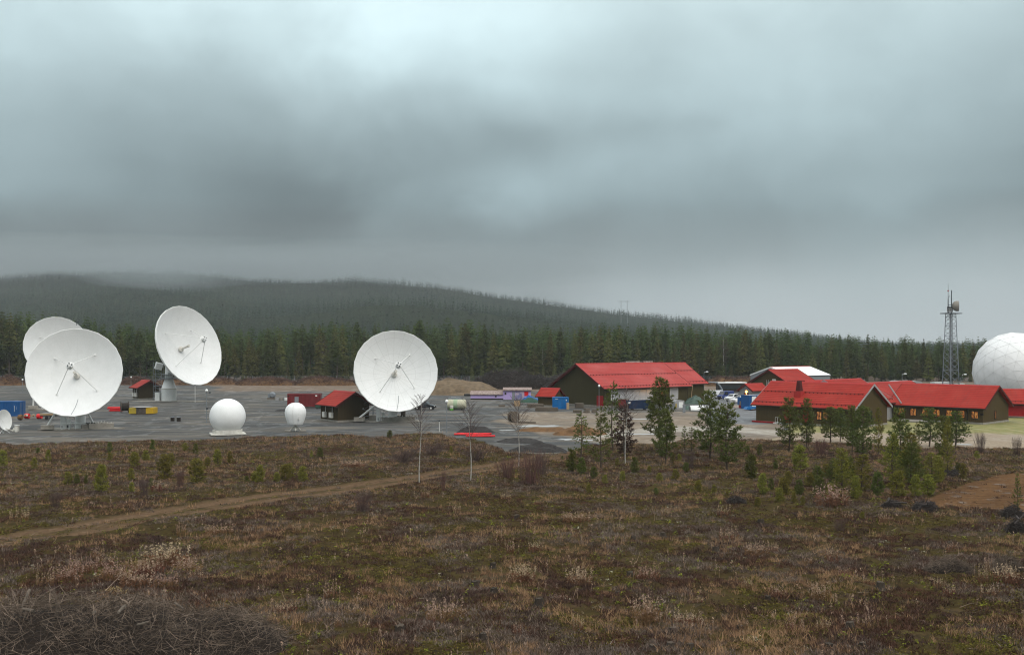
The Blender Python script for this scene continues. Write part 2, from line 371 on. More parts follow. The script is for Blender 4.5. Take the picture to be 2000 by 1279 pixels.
for px_, stops in BANKS:
    a0 = math.atan((px_ - 1000) / F); rows = sorted((math.atan((HY - y_) / F) / .40, G1(v_)) for y_, v_ in stops)
    r_ = t.ramp(e01, [(min(e_, 1), v_) for e_, v_ in rows], 'CARDINAL')
    if val is None: val = r_
    else:
        mr = t.n('ShaderNodeMapRange'); mr.interpolation_type = 'SMOOTHSTEP'; mr.inputs[1].default_value = pa; mr.inputs[2].default_value = a0; t.l(azw, mr.inputs[0]); val = t.mix(mr.outputs[0], val, r_)
    pa = a0
tint = t.ramp(e01, [(0, (.960 ** 2.2, 1, 1.018 ** 2.2)), (.16, (.925 ** 2.2, 1, 1.020 ** 2.2)), (.34, (.880 ** 2.2, 1, 1.032 ** 2.2)), (.8, (.905 ** 2.2, 1, 1.018 ** 2.2)), (1, (.94 ** 2.2, 1, 1.01 ** 2.2))])
c = t.mix(1.0, val, tint, 'MULTIPLY')
zen = t.n('ShaderNodeMapRange'); zen.inputs[1].default_value = .40; zen.inputs[2].default_value = .75; t.l(el, zen.inputs[0]); c = t.mix(zen.outputs[0], c, (.93, .95, .95))
g = t.math('MULTIPLY_ADD', t.math('SUBTRACT', nA, .5), .22, 1.0); g = t.math('MULTIPLY', g, t.math('MULTIPLY_ADD', t.math('SUBTRACT', nB, .5), .20, 1.0))
nD = t.noise(t.mapping(cv.outputs[0], (20, 24, 1), (2.2, 8.4, 0), (0, 0, .5)), 1.0, 6, .58, .6); g = t.math('MULTIPLY', g, t.math('MULTIPLY_ADD', t.math('SUBTRACT', nD, .5), .09, 1.0))
fade = t.n('ShaderNodeMapRange'); fade.inputs[1].default_value = .03; fade.inputs[2].default_value = .10; t.l(el, fade.inputs[0]); g = t.math('MULTIPLY_ADD', t.math('SUBTRACT', g, 1.0), fade.outputs[0], 1.0)
hi = t.n('ShaderNodeMapRange'); hi.interpolation_type = 'SMOOTHSTEP'; hi.inputs[1].default_value = .36; hi.inputs[2].default_value = 1.1; hi.inputs[3].default_value = 1.0; hi.inputs[4].default_value = 1.9; t.l(el, hi.inputs[0])
g = t.math('MULTIPLY', g, hi.outputs[0])
gv = t.n('ShaderNodeVectorMath'); gv.operation = 'SCALE'; t.l(c, gv.inputs[0]); t.l(t.math('MULTIPLY', g, 10.9), gv.inputs['Scale'])
cl = t.mix(.96, sky.outputs[0], gv.outputs[0])
bg = t.n('ShaderNodeBackground'); bg.inputs['Strength'].default_value = .10; t.l(cl, bg.inputs[0])
wo = t.n('ShaderNodeOutputWorld'); t.l(bg.outputs[0], wo.inputs[0])
sl = bpy.data.lights.new('sun', 'SUN'); sl.energy = 1.5; sl.angle = R(30); sl.color = (1, .93, .85)
so = bpy.data.objects.new('sun', sl); COL.objects.link(so)
a_ = R(180 + SUN_AZ); sd = Vector((math.sin(a_) * math.cos(R(SUN_EL)), math.cos(a_) * math.cos(R(SUN_EL)), math.sin(R(SUN_EL))))
so.rotation_euler = (-sd).to_track_quat('-Z', 'Y').to_euler(); so.location = sd * 300
SC.view_settings.view_transform = 'Standard'; SC.view_settings.look = 'None'; SC.view_settings.gamma = 1; SC.view_settings.exposure = 0
SC.cycles.use_denoising = True; SC.cycles.denoising_prefilter = 'ACCURATE'; SC.cycles.denoising_input_passes = 'RGB_ALBEDO_NORMAL'; SC.cycles.filter_width = 1.1; SC.cycles.max_bounces = 6; SC.cycles.diffuse_bounces = 3; SC.cycles.glossy_bounces = 2; SC.cycles.transmission_bounces = 3; SC.cycles.volume_bounces = 0; SC.cycles.transparent_max_bounces = 8
SC.cycles.sample_clamp_indirect = 8

# ------------------------------------------------------------------ ground: zones and relief
def pxpy(x, y):
    x = np.asarray(x, float); y = np.maximum(np.asarray(y, float), 1.0)
    return 1000 + x / y * F, HY + F * CH / y
EDGE = np.array([(-900, 880), (0, 869), (250, 862), (400, 857), (500, 853), (620, 850), (700, 851), (860, 850), (905, 857), (960, 868), (990, 880), (1080, 886), (1110, 880), (1140, 872), (1200, 868), (1270, 866), (1340, 860), (1440, 857), (1520, 856), (1600, 862), (1700, 868), (1800, 874), (2000, 876), (2900, 880)], float)
def seg_dist(x, y, pts):
    d = np.full(np.shape(x), 1e9)
    for (ax, ay), (bx, by) in zip(pts[:-1], pts[1:]):
        vx, vy = bx - ax, by - ay; tt = np.clip(((x - ax) * vx + (y - ay) * vy) / (vx * vx + vy * vy + 1e-9), 0, 1)
        d = np.minimum(d, np.hypot(x - ax - tt * vx, y - ay - tt * vy))
    return d
def in_poly(x, y, pts):
    c = np.zeros(np.shape(x), bool); n = len(pts)
    for i in range(n):
        (ax, ay), (bx, by) = pts[i], pts[(i + 1) % n]
        if ay == by: continue
        c ^= ((ay > y) != (by > y)) & (x < (bx - ax) * (y - ay) / (by - ay) + ax)
    return c
TRACK = [G(*p) for p in ((-250, 1093), (-100, 1072), (0, 1055), (150, 1034), (300, 1008), (500, 975), (700, 950), (870, 925), (1000, 905), (1060, 893), (1090, 884), (1110, 872))]
SAND = [G(*p) for p in ((1795, 986), (1830, 968), (1875, 946), (1950, 928), (2100, 915), (2300, 930), (2300, 990), (2100, 1006), (1960, 998), (1880, 996))]
def zones(x, y):
    x = np.asarray(x, float); y = np.asarray(y, float)
    px, py = pxpy(x, y)
    n1 = fbm(x / 5, y / 9, 4, 3) - .5; n2 = fbm(x / 1.6, y / 2.4, 3, 9) - .5
    edge = np.interp(px, EDGE[:, 0], EDGE[:, 1]) + 10 * n1 + 5 * n2
    yard = 1 - sstep(-1.2, 1.2, py - edge)
    td = seg_dist(x, y, TRACK) + 1.1 * n1 + .5 * n2
    track = (1 - sstep(1.7, 3.0, td)) * (1 - yard)
    sd_ = seg_dist(x, y, SAND + SAND[:1]); sd_ = np.where(in_poly(x, y, SAND), -sd_, sd_) + 2.2 * n1 + .8 * n2
    sand = (1 - sstep(-.3, .4, sd_)) * (1 - yard)
    def soft(v, a, b): return sstep(a, b, v)
    lawn = yard * soft(px + 60 * n1, 1515, 1545) * soft(py, 812, 818) 
    drygrass = lawn * soft(py + 14 * n1 + 6 * n2, 842, 854)
    strip = yard * (1 - soft(py + 3 * n1, 762, 766)) * soft(px + 50 * n1, 400, 440)                                  # bare tan strip in front of the brush bank
    tan = yard * soft(px + 170 * n1 - np.maximum(py - 828, 0) * 4.5 + np.minimum(py - 828, 0) * -1.0, 950, 1060) * soft(py + 10 * n2, 800, 812) * (1 - soft(px, 1515, 1545))
    asph = yard * soft(px, 1372, 1392) * (1 - soft(px, 1490, 1520)) * soft(py + 3 * n1, 770, 776) * (1 - soft(py + 6 * n1, 826, 831))
    road = yard * soft(px + 40 * n1, 1100, 1180) * (1 - soft(px, 1560, 1600)) * np.exp(-((py - np.interp(px, [1050, 1150, 1300, 1440, 1560], [864, 852, 838, 838, 850])) / 6.0) ** 2)
    return dict(yard=yard, track=track, sand=sand, lawn=lawn, drygrass=drygrass, strip=strip, tan=tan, asph=asph, road=road, tdist=td)
def relief(x, y, z=None):
    z = z or zones(x, y)
    rough = (1 - z['yard']) * (1 - .8 * z['track']) * (1 - .85 * z['sand'])
    near = 1 - .5 * sstep(60, 140, y)
    h = rough * near * ((fbm(x / 5, y / 5, 3, 21) - .45) * .55 + (fbm(x / 1.1, y / 1.1, 3, 5) - .5) * .46 + (fbm(x / .38, y / .38, 2, 15) - .5) * .12 + .05)
    h = h - .10 * z['track'] * np.exp(-((z['tdist'] - 1.15) / .4) ** 2) - .05 * z['track']
    h = h + .05 * z['sand'] * np.sin(y * 5 + x * 1.6 + 2 * fbm(x, y, 2, 2)) + .03 * z['yard'] * (fbm(x / 2, y / 4, 3, 7) - .5)
    return h
def gz(x, y): return float(relief(np.array([x]), np.array([y]))[0])
def GP(px, py, sink=.03):
    x, y = G(px, py); return Vector((x, y, gz(x, y) - sink))

gpx = np.arange(-560, 2561, 5.0); gpy = np.concatenate([[1560, 1530, 1500, 1480], np.arange(1460, 1000, -2.4), np.arange(1000, 734, -1.15)])
PX, PY = np.meshgrid(gpx, gpy); YY = F * CH / (PY - HY); XX = (PX - 1000) * YY / F
Z = zones(XX, YY); HH = relief(XX, YY, Z)
nr, nc = XX.shape
verts = np.stack([XX, YY, HH], -1).reshape(-1, 3)
idx = np.arange(nr * nc).reshape(nr, nc)
quads = np.stack([idx[:-1, :-1], idx[:-1, 1:], idx[1:, 1:], idx[1:, :-1]], -1).reshape(-1, 4)
def cellmean(a): return (a[:-1, :-1] + a[1:, :-1] + a[:-1, 1:] + a[1:, 1:]).reshape(-1) / 4
zc = {k: cellmean(v) for k, v in Z.items()}
cls = np.zeros(len(quads), int)                       # 0 heath 1 yard 2 track 3 sand 4 lawn 5 asphalt
cls[zc['yard'] > .5] = 1; cls[zc['track'] > .5] = 2; cls[zc['sand'] > .5] = 3; cls[zc['lawn'] > .5] = 4; cls[zc['asph'] > .5] = 5

# one material for all the ground sheets: soil types blend by the zone weights stored on the mesh
gm, t, b = new_mat('ground soils')
tc = t.n('ShaderNodeTexCoord'); obj = tc.outputs['Object']
def attr(k):
    a = t.n('ShaderNodeAttribute'); a.attribute_name = k; return a.outputs['Fac']
nL = t.noise(t.mapping(obj, (1, 1, 1)), .11, 4, .6); nM = t.noise(obj, .55, 5, .65); nS = t.noise(obj, 2.6, 4, .7); nX = t.noise(obj, 9.0, 3, .7)
nW = t.noise(t.mapping(obj, (1, .5, 1)), .22, 5, .6, 1.0)
heath = t.ramp(nM, [(.26, (.018, .012, .007)), (.40, (.042, .028, .014)), (.50, (.046, .036, .013)), (.58, (.060, .040, .022)), (.70, (.070, .052, .040)), (.82, (.095, .066, .040))])
heath = t.mix(t.ramp(nL, [(.40, 0.0), (.60, .4)]), heath, (.058, .046, .016))
heath = t.mix(t.ramp(nS, [(.35, .75), (.55, 0.0)]), heath, (.018, .014, .010))
heath = t.mix(t.ramp(nX, [(.62, 0.0), (.74, .5)]), heath, (.13, .10, .066))
grav = t.ramp(nX, [(.25, (.025, .027, .029)), (.5, (.044, .047, .049)), (.75, (.076, .078, .079))])
streak = t.noise(t.mapping(obj, (.35, 1.3, 1), (0, 0, 0), (0, 0, .12)), .16, 5, .62, .8)
grav = t.mix(t.ramp(streak, [(.45, 0.0), (.60, .9)]), grav, (.118, .102, .080))
grav = t.mix(t.ramp(t.noise(t.mapping(obj, (.25, 1.2, 1), (7, 3, 0), (0, 0, -.1)), .2, 5, .6, .6), [(.48, 0.0), (.60, .8)]), grav, (.028, .029, .030))
grav = t.mix(t.ramp(t.noise(t.mapping(obj, (.12, 1.6, 1), (3, 9, 0), (0, 0, .2)), .5, 4, .6, .4), [(.54, 0.0), (.64, .55)]), grav, (.125, .112, .092))
tan = t.ramp(nM, [(.3, (.13, .098, .068)), (.55, (.19, .150, .108)), (.75, (.245, .205, .16))])
tan = t.mix(t.ramp(streak, [(.4, .6), (.55, 0.0)]), tan, (.085, .074, .062))
track = t.ramp(nS, [(.3, (.070, .043, .026)), (.6, (.115, .076, .047)), (.8, (.165, .118, .080))])
mid = t.math('MULTIPLY', t.math('LESS_THAN', attr('tdist'), .6), t.ramp(nM, [(.4, .2), (.6, .9)]))
track = t.mix(mid, track, (.048, .038, .018))
outer = t.math('MULTIPLY', t.math('GREATER_THAN', attr('tdist'), 1.9), t.ramp(nM, [(.35, .3), (.6, .95)])); track = t.mix(outer, track, (.075, .052, .028))
sand = t.ramp(nS, [(.3, (.082, .044, .022)), (.7, (.140, .080, .040))])
fw = t.n('ShaderNodeTexWave'); fw.inputs['Scale'].default_value = .30; fw.inputs['Distortion'].default_value = 2.0; fw.inputs['Detail'].default_value = 2; t.l(t.mapping(obj, (.4, 1, 1), (0, 0, 0), (0, 0, 0.25)), fw.inputs[0]); fw.bands_direction = 'Y'
sand = t.mix(t.math('MULTIPLY', fw.outputs[0], .6), sand, (.055, .032, .018))
sand = t.mix(t.ramp(nM, [(.58, 0.0), (.68, .6)]), sand, (.17, .165, .16))
lawn = t.ramp(nM, [(.3, (.120, .135, .040)), (.5, (.180, .170, .062)), (.7, (.26, .215, .105))])
dry = t.ramp(nS, [(.3, (.16, .115, .085)), (.55, (.25, .20, .14)), (.8, (.30, .25, .18))])
asph = t.ramp(nM, [(.3, (.10, .105, .11)), (.7, (.15, .152, .155))])
road = t.ramp(nM, [(.35, (.21, .185, .15)), (.65, (.31, .29, .25))])
def soft_a(k, hard=.25):
    s = t.math('ADD', attr(k), t.math('MULTIPLY', t.math('SUBTRACT', nS, .5), .5)); return t.ramp(s, [(.5 - hard, 0.0), (.5 + hard, 1.0)])
c = t.mix(soft_a('yard', .12), heath, grav); c = t.mix(soft_a('strip'), c, (.125, .090, .062)); c = t.mix(soft_a('tan'), c, tan); c = t.mix(soft_a('asph'), c, asph)
c = t.mix(soft_a('road'), c, road); c = t.mix(soft_a('lawn'), c, lawn); c = t.mix(soft_a('drygrass'), c, dry); c = t.mix(soft_a('track'), c, track); c = t.mix(soft_a('sand'), c, sand)
t.l(c, b.inputs['Base Color']); t.l(t.math('MULTIPLY', attr('yard'), .22), b.inputs['Specular IOR Level'])
wet = t.math('MULTIPLY', attr('yard'), t.ramp(nW, [(.50, 0.0), (.60, 1.0)])); t.l(t.math('MULTIPLY_ADD', wet, -.35, .9), b.inputs['Roughness'])
bn = t.n('ShaderNodeBump'); bn.inputs['Strength'].default_value = .7; bn.inputs['Distance'].default_value = .06
t.l(t.math('ADD', nS, t.math('MULTIPLY', nX, .5)), bn.inputs['Height']); t.l(bn.outputs[0], b.inputs['Normal'])
def sheet(name, sel, label):
    q = quads[sel]; used, inv = np.unique(q, return_inverse=True); inv = inv.reshape(q.shape)
    me = np_mesh(name, verts[used], inv, gm, smooth=True)
    for k in ('yard', 'track', 'sand', 'lawn', 'drygrass', 'strip', 'tan', 'asph', 'road', 'tdist'):
        a = me.attributes.new(k, 'FLOAT', 'POINT'); a.data.foreach_set('value', Z[k].reshape(-1)[used].astype(np.float32))
    o = bpy.data.objects.new(name, me); COL.objects.link(o); return kindof(o, 'structure', label)
sheet('heath_ground', cls == 0, 'brown heath ground of the felled clearing'); sheet('gravel_yard', cls == 1, 'grey gravel yard of the station'); sheet('dirt_track', cls == 2, 'sandy rutted track across the heath')
sheet('sandy_field', cls == 3, 'orange raked sandy ground'); sheet('lawn', cls == 4, 'pale green lawn by the long red roofed house'); sheet('asphalt_road', cls == 5, 'grey asphalt by the parked cars')
bm = MB(); bm.box((0, 1500, -1.25), (7000, 7000, 1.0))
M['forestfloor'] = mat('forest floor', (.030, .026, .014), (.018, .016, .010), .95, .2, spec=0)
kindof(bm.build('ground', 'forestfloor'), 'structure', 'ground reaching to the horizon')
# puddles: thin water sheets in the pale road
def puddle(cx, cy, rx, ry, label):
    n = 40; x0, y0 = G(cx, cy); a = rx * y0 / F; dd = abs(D(cy - ry) - D(cy + ry)) / 2
    pts = []
    for i in range(n):
        th = 2 * math.pi * i / n; k = .15 + 1.1 * fbm(np.array([math.cos(th) * 3.6 + cx]), np.array([math.sin(th) * 3.6]), 3, 4)[0]
        pts.append((x0 + a * k * math.cos(th), y0 + dd * k * math.sin(th), .030))
    o = MB().add(pts, [tuple(range(n))]).build('ice', 'water', recalc=False)
    return kindof(o, 'structure', label)
m_, t, b = new_mat('puddle water'); b.inputs['Base Color'].default_value = (.30, .31, .31, 1); b.inputs['Roughness'].default_value = .45; b.inputs['Specular IOR Level'].default_value = .3; M['water'] = m_
for a in ((1055, 832, 55, 2.2, 'long icy patch beside the brown earth heap'), (1112, 858, 38, 2.4, 'icy patch behind the dark stone heaps'), (1150, 860, 22, 1.3, 'small icy patch under the young pines'), (1240, 818, 45, 1.2, 'icy streak in the pale road'), (1255, 848, 35, 1.3, 'icy streak before the pale road'), (1885, 868, 22, 1.6, 'small frozen puddle in the withered grass'), (990, 840, 26, 1.0, 'thin icy streak by the cable drum')): puddle(*a)

# ------------------------------------------------------------------ the wooded hill
SKY = np.array([(-900, 560), (-400, 548), (0, 532), (100, 525), (250, 521), (400, 528), (500, 538), (600, 542), (700, 538), (800, 546), (900, 558), (1000, 576), (1100, 589), (1200, 601), (1300, 615), (1400, 628), (1500, 639), (1600, 651), (1680, 662), (1750, 668), (2900, 672)], float)
def hill_z(x, y):
    px = 1000 + x / y * F
    dr = np.interp(px, [-900, 0, 800, 1700, 2900], [2150, 2050, 1900, 1750, 1700])
    d0 = np.interp(px, [0, 700, 1700], [560, 620, 700])
    top = CH + (HY - np.interp(px, SKY[:, 0], SKY[:, 1])) / F * dr - 11
    tt = (y - d0) / (dr - d0)
    up = np.clip(tt, 0, 1); prof = up ** 1.25 * (1 - .12 * np.sin(up * math.pi)) 
    spur = .16 * np.exp(-((up - .38) / .10) ** 2) * np.exp(-((px - 900) / 380.) ** 2) + .10 * np.exp(-((up - .6) / .08) ** 2) * np.exp(-((px - 300) / 260.) ** 2)
    prof = prof + spur - np.clip(tt - 1, 0, 1) * .5
    lum = (fbm(x / 160, y / 160, 4, 31) - .5) * 26 * sstep(0, .4, up)
    return np.where(tt < 0, -1.0, top * prof + lum * (1 - .6 * up))
hpx = np.arange(-800, 2801, 20.0); hd = np.linspace(560, 2600, 90)
PXh, Dh = np.meshgrid(hpx, hd); Xh = (PXh - 1000) * Dh / F; Zh = hill_z(Xh, Dh)
ih = np.arange(Xh.size).reshape(Xh.shape); qh = np.stack([ih[:-1, :-1], ih[:-1, 1:], ih[1:, 1:], ih[1:, :-1]], -1).reshape(-1, 4)
M['hillfloor'] = mat('hill forest floor', (.020, .026, .014), (.012, .016, .009), .95, .02, spec=0)
kindof(np_obj('hill', np.stack([Xh, Dh, Zh], -1).reshape(-1, 3), qh, 'hillfloor', smooth=True), 'structure', 'low wooded hill behind the station')

def place(templates, choice, pos, sc, rot, sxy=None):
    """many copies of small templates as one vertex/triangle array"""
    Vs = []; Ts = []; o = 0
    for k, (v, f) in enumerate(templates):
        s = np.nonzero(choice == k)[0]
        if not len(s): continue
        c_, s_ = np.cos(rot[s]), np.sin(rot[s]); w_ = sc[s] if sxy is None else sxy[s]
        x = (v[None, :, 0] * c_[:, None] - v[None, :, 1] * s_[:, None]) * w_[:, None] + pos[s, 0:1]
        y = (v[None, :, 0] * s_[:, None] + v[None, :, 1] * c_[:, None]) * w_[:, None] + pos[s, 1:2]
        z = v[None, :, 2] * sc[s][:, None] + pos[s, 2:3]
        Vs.append(np.stack([x, y, z], -1).reshape(-1, 3)); n = len(v)
        Ts.append((f[None] + (np.arange(len(s)) * n)[:, None, None] + o).reshape(-1, f.shape[1])); o += len(s) * n
    return np.concatenate(Vs), np.concatenate(Ts)

def crown(rng, h, cb, w, levels, nb, droop=-.25, ends=4, rounded=0., ragged=.35):
    """spruce or pine crown as overlapping ragged branch fans, arrays of triangles"""
    V = []; T = []
    for i in range(levels):
        u = (i + rng.uniform(-.4, .4)) / levels; u = min(max(u, 0), 1); z = h * (cb + (1 - cb) * u)
        r = w * ((1 - u) ** .8 * (1 - rounded) + rounded * math.sqrt(max(0, 1 - (u * 1.02) ** 2.2))) * min(1, (u + .12) / .22) + .10 * h / 20
        for k in range(nb):
            a = rng.uniform(0, 2 * math.pi); rr = r * rng.uniform(1 - ragged * 1.6, 1 + ragged * .6); dz = droop * rr * rng.uniform(.5, 1.4)
            ca, sa = math.cos(a), math.sin(a); ww = rr * rng.uniform(.16, .30) + .05
            def pt(f, side, zz): return (ca * rr * f - sa * side, sa * rr * f + ca * side, z + zz)
            o = len(V)
            V += [pt(0, 0, .15), pt(.5, ww, dz * .45 - .12 * rr), pt(.6, 0, dz * .4 + .1), pt(1, 0, dz), pt(.55, -ww, dz * .5 - .12 * rr)]
            T += [(o, o + 1, o + 2), (o, o + 2, o + 4), (o + 2, o + 1, o + 3), (o + 2, o + 3, o + 4)]
            for e in range(ends):
                f = rng.uniform(.3, 1.05); sd_ = rng.uniform(-1, 1) * ww * 1.3; o = len(V); q = rr * rng.uniform(.10, .24) + .06
                c0 = pt(f, sd_, dz * f + rng.uniform(-.3, .15) * rr * .5)
                for _ in range(3): V.append((c0[0] + rng.uniform(-q, q), c0[1] + rng.uniform(-q, q), c0[2] + rng.uniform(-q, q * .8)))
                T.append((o, o + 1, o + 2))
    return np.array(V, float), np.array(T, int)

# far trees on the hill: one wood that reads as a mass
rng = np.random.default_rng(3)
tpl = []
for k in range(10):
    v, f = crown(rng, 12, .05, rng.uniform(2.0, 2.9), 8, 4, -.3, 0, rng.uniform(0.1, .45)); tpl.append((v, f))
N = 34000
dd = np.sqrt(rng.uniform(600 ** 2, 2080 ** 2, N)); aa = rng.uniform(-250, 2000, N); xx = (aa - 1000) * dd / F
dens = fbm(xx / 90, dd / 90, 3, 77); keep = dens + rng.uniform(-.12, .12, N) > .22; xx, dd = xx[keep], dd[keep]
zz = hill_z(xx, dd); ok = zz > -.9; xx, dd, zz = xx[ok], dd[ok], zz[ok]; N = len(xx)
sc = rng.uniform(.65, 1.3, N) * (1 + .25 * (fbm(xx / 60, dd / 60, 2, 5) - .5))
V, T = place(tpl, rng.integers(0, len(tpl), N), np.stack([xx, dd, zz - .5], 1), sc, rng.uniform(0, 6.28, N))
o = np_obj('hill_forest', V, T, 'needle_hill'); kindof(o, 'stuff', 'far conifer wood covering the misty hill')

# ------------------------------------------------------------------ forest edge: 300 individual trees, then the wood behind as a mass
TOPS = np.array([(-700, 612), (-200, 612), (0, 607), (120, 615), (250, 632), (330, 640), (470, 640), (560, 632), (650, 627), (760, 636), (800, 630), (870, 622), (1000, 636), (1150, 634), (1300, 632), (1420, 640), (1500, 640), (1600, 650), (1700, 654), (1800, 657), (1930, 658), (2000, 662), (2700, 662)], float)
def top_h(px, d): return CH + (HY - np.interp(px, TOPS[:, 0], TOPS[:, 1])) / F * d
def trunk_mesh(name, h, r, mat_, rng, bare=0.0):
    mb = MB(); pts = []; rs = []
    for i in range(6):
        u = i / 5; pts.append(Vector((rng.uniform(-.1, .1) * u, rng.uniform(-.1, .1) * u, u * h * .97))); rs.append(r * (1 - u) + .025)
    mb.path(pts, rs, 6)
    for i in range(int(bare)):
        z = h * rng.uniform(.12, .5); a = rng.uniform(0, 6.28); l = rng.uniform(.5, 1.4)
        mb.tube((0, 0, z), (math.cos(a) * l, math.sin(a) * l, z - .2 * l), .03, .012, 3)
    o = mb.build(name, mat_); me = o.data; bpy.data.objects.remove(o); return me
FT = []   # (trunk mesh, crown mesh, kind)
rng = np.random.default_rng(21)
for k in range(9):
    kind = ('spruce', 'spruce', 'spruce', 'spruce', 'pine', 'pine', 'pine', 'spruce', 'young')[k]
    if kind == 'spruce': v, f = crown(rng, 20, rng.uniform(.04, .16), rng.uniform(2.6, 3.5), 42, 8, -.30, 4, rng.uniform(.05, .25))
    elif kind == 'pine': v, f = crown(rng, 20, rng.uniform(.36, .48), rng.uniform(2.2, 2.9), 28, 8, .0, 5, .5)
    else: v, f = crown(rng, 20, .02, 3.4, 44, 8, -.15, 3, .08)
    FT.append((trunk_mesh('trunk', 20, .20, 'barkgrey' if kind != 'pine' else 'barkpine', rng, 14), np_mesh('crown', v, f, 'needle_forest_olive' if kind == 'young' or k in (1, 3, 5) else 'needle_forest'), kind))
# leafless birches with a purple haze of twigs
def twig_crown(rng, h, cb, w, nbr, sub, rr=.02):
    mb = MB()
    for i in range(nbr):
        u = i / nbr; z = h * (cb + (.97 - cb) * u); a = i * 2.4 + rng.uniform(-.4, .4); l = w * (1 - u) ** .6 * rng.uniform(.7, 1.2) + .15 * w; up = rng.uniform(.8, 1.6)
        p0 = Vector((0, 0, z)); p1 = p0 + Vector((math.cos(a) * l * .5, math.sin(a) * l * .5, l * .5 * up)); p2 = p1 + Vector((math.cos(a) * l * .5, math.sin(a) * l * .5, l * .35 * up))
        mb.tube(p0, p1, rr * 1.4, rr, 3, 0, False); mb.tube(p1, p2, rr, rr * .5, 3, 0, False)
        for j in range(sub):
            f = rng.uniform(.2, 1); q = p0.lerp(p1, f * 2) if f < .5 else p1.lerp(p2, f * 2 - 1); b_ = a + rng.uniform(-1.2, 1.2); ll = l * rng.uniform(.2, .45)
            mb.tube(q, q + Vector((math.cos(b_) * ll, math.sin(b_) * ll, ll * rng.uniform(.2, 1.3))), rr * .6, rr * .3, 3, 0, False)
    o = mb.build('crown', 'twig', recalc=False); me = o.data; bpy.data.objects.remove(o); return me
bt = MB().path([(0, 0, 0), (.1, .05, 5), (-.05, 0, 11), (.05, .1, 16)], [.14, .11, .07, .02], 6).build('trunk', 'barkbirch'); BT = bt.data; bpy.data.objects.remove(bt)
FT.append((BT, twig_crown(rng, 16, .3, 2.6, 34, 14, .035), 'birch'))
SECT = [(-50, 45, 'beyond the blue container'), (45, 240, 'behind the overlapping white dishes'), (240, 302, 'behind the small brown hut'), (302, 430, 'behind the upturned white dish'), (430, 555, 'above the white ball radome'), (555, 690, 'behind the red site container'), (690, 860, 'behind the dish beside the dark car'), (860, 930, 'behind the tan gravel mound'), (930, 1078, 'behind the lavender shed'), (1078, 1230, 'behind the big hall gable'), (1230, 1380, 'behind the big hall ridge'), (1380, 1466, 'behind the parked white pickups'), (1466, 1622, 'behind the white roofed hall'), (1622, 1738, 'behind the low red roofs'), (1738, 1786, 'behind the twin grey cabins'), (1786, 1842, 'behind the small white container'), (1842, 1895, 'behind the lattice mast'), (1895, 2100, 'behind the geodesic radome')]
KLAB = {'spruce': 'dark spruce', 'pine': 'slim bare stemmed pine', 'young': 'olive bushy conifer', 'birch': 'purplish bare birch'}
KNAME = {'spruce': 'spruce_tree', 'pine': 'pine_tree', 'young': 'conifer_tree', 'birch': 'birch_tree'}
NF = 300; items = []
for i in range(NF):
    row = i % 3; j = i // 3
    px = -8 + (j + [.1, .45, .78][row] + rng.uniform(-.22, .22)) * 2020 / 100.0
    d = 386 + row * 7 + rng.uniform(-2.5, 2.5)
    pl = np.interp(px, [0, 700, 900, 2000], [.55, .45, .15, .10])
    u = rng.uniform()
    if row == 0 and u < .22: k = 8
    elif u < .10 and (px < 260 or 620 < px < 720) or u < .015: k = 9
    elif rng.uniform() < pl: k = int(rng.integers(4, 7))
    else: k = int(rng.choice([0, 1, 2, 3, 7]))
    h = top_h(px, d) * rng.uniform(.62, 1.04) * (.42 if k == 8 else .8 if k == 9 else 1)
    if row == 0 and k != 8: h *= rng.uniform(.80, .95)
    items.append((px, d, k, h))
items.sort()
cnt = {}
for px, d, k, h in items:
    kind = FT[k][2]; sect = [s for s in SECT if s[0] <= px < s[1]][0][2]; cnt[(sect, kind)] = cnt.get((sect, kind), 0) + 1; n = cnt[(sect, kind)]
    x = (px - 1000) * d / F
    lab = f"{KLAB[kind]} {sect}, {ordinal(n)} {'such' if len(KLAB[kind]) > 15 else 'one'} from the left"
    root = thing(KNAME[kind], lab, 'tree', (x, d, -.1), rng.uniform(0, 6.28), 'trees of the forest edge')
    s = h / (16 if k == 9 else 20); sx = s * rng.uniform(.85, 1.25)
    root.scale = (sx, sx, s)
    for nm, me in (('trunk', FT[k][0]), ('crown', FT[k][1])):
        o = bpy.data.objects.new(nm, me); COL.objects.link(o); o.parent = root
tpl = []
for k in range(8):
    tpl.append(crown(rng, 20, .1 if k < 5 else .4, rng.uniform(2.5, 3.5), 26, 6, -.3 if k < 5 else .05, 2, .12 if k < 5 else .5))
N = 1500
px = rng.uniform(-650, 2650, N); d = rng.uniform(404, 480, N); side = (px < -15) | (px > 2015); d[side] = rng.uniform(384, 470, side.sum())
hh = top_h(px, d) * rng.uniform(.70, 1.07, N); xx = (px - 1000) * d / F
V, T = place(tpl, rng.integers(0, 8, N), np.stack([xx, d, np.full(N, -.2)], 1), hh / 20, rng.uniform(0, 6.28, N), hh / 20 * rng.uniform(.85, 1.2, N))
kindof(np_obj('forest', V, T, 'needle_forest'), 'stuff', 'dense conifer wood behind the first trees of the forest edge')

# ================================================================== things built by people
def frame_from_axis(z, up=Vector((0, 0, 1))):
    z = z.normalized(); x = up.cross(z).normalized(); y = z.cross(x); m = Matrix((x, y, z)).transposed(); return m.to_4x4()
def view_axes(p):
    f = (p - Vector((0, 0, CH))).normalized(); r = f.cross(Vector((0, 0, 1))).normalized(); u = r.cross(f); return f, r, u

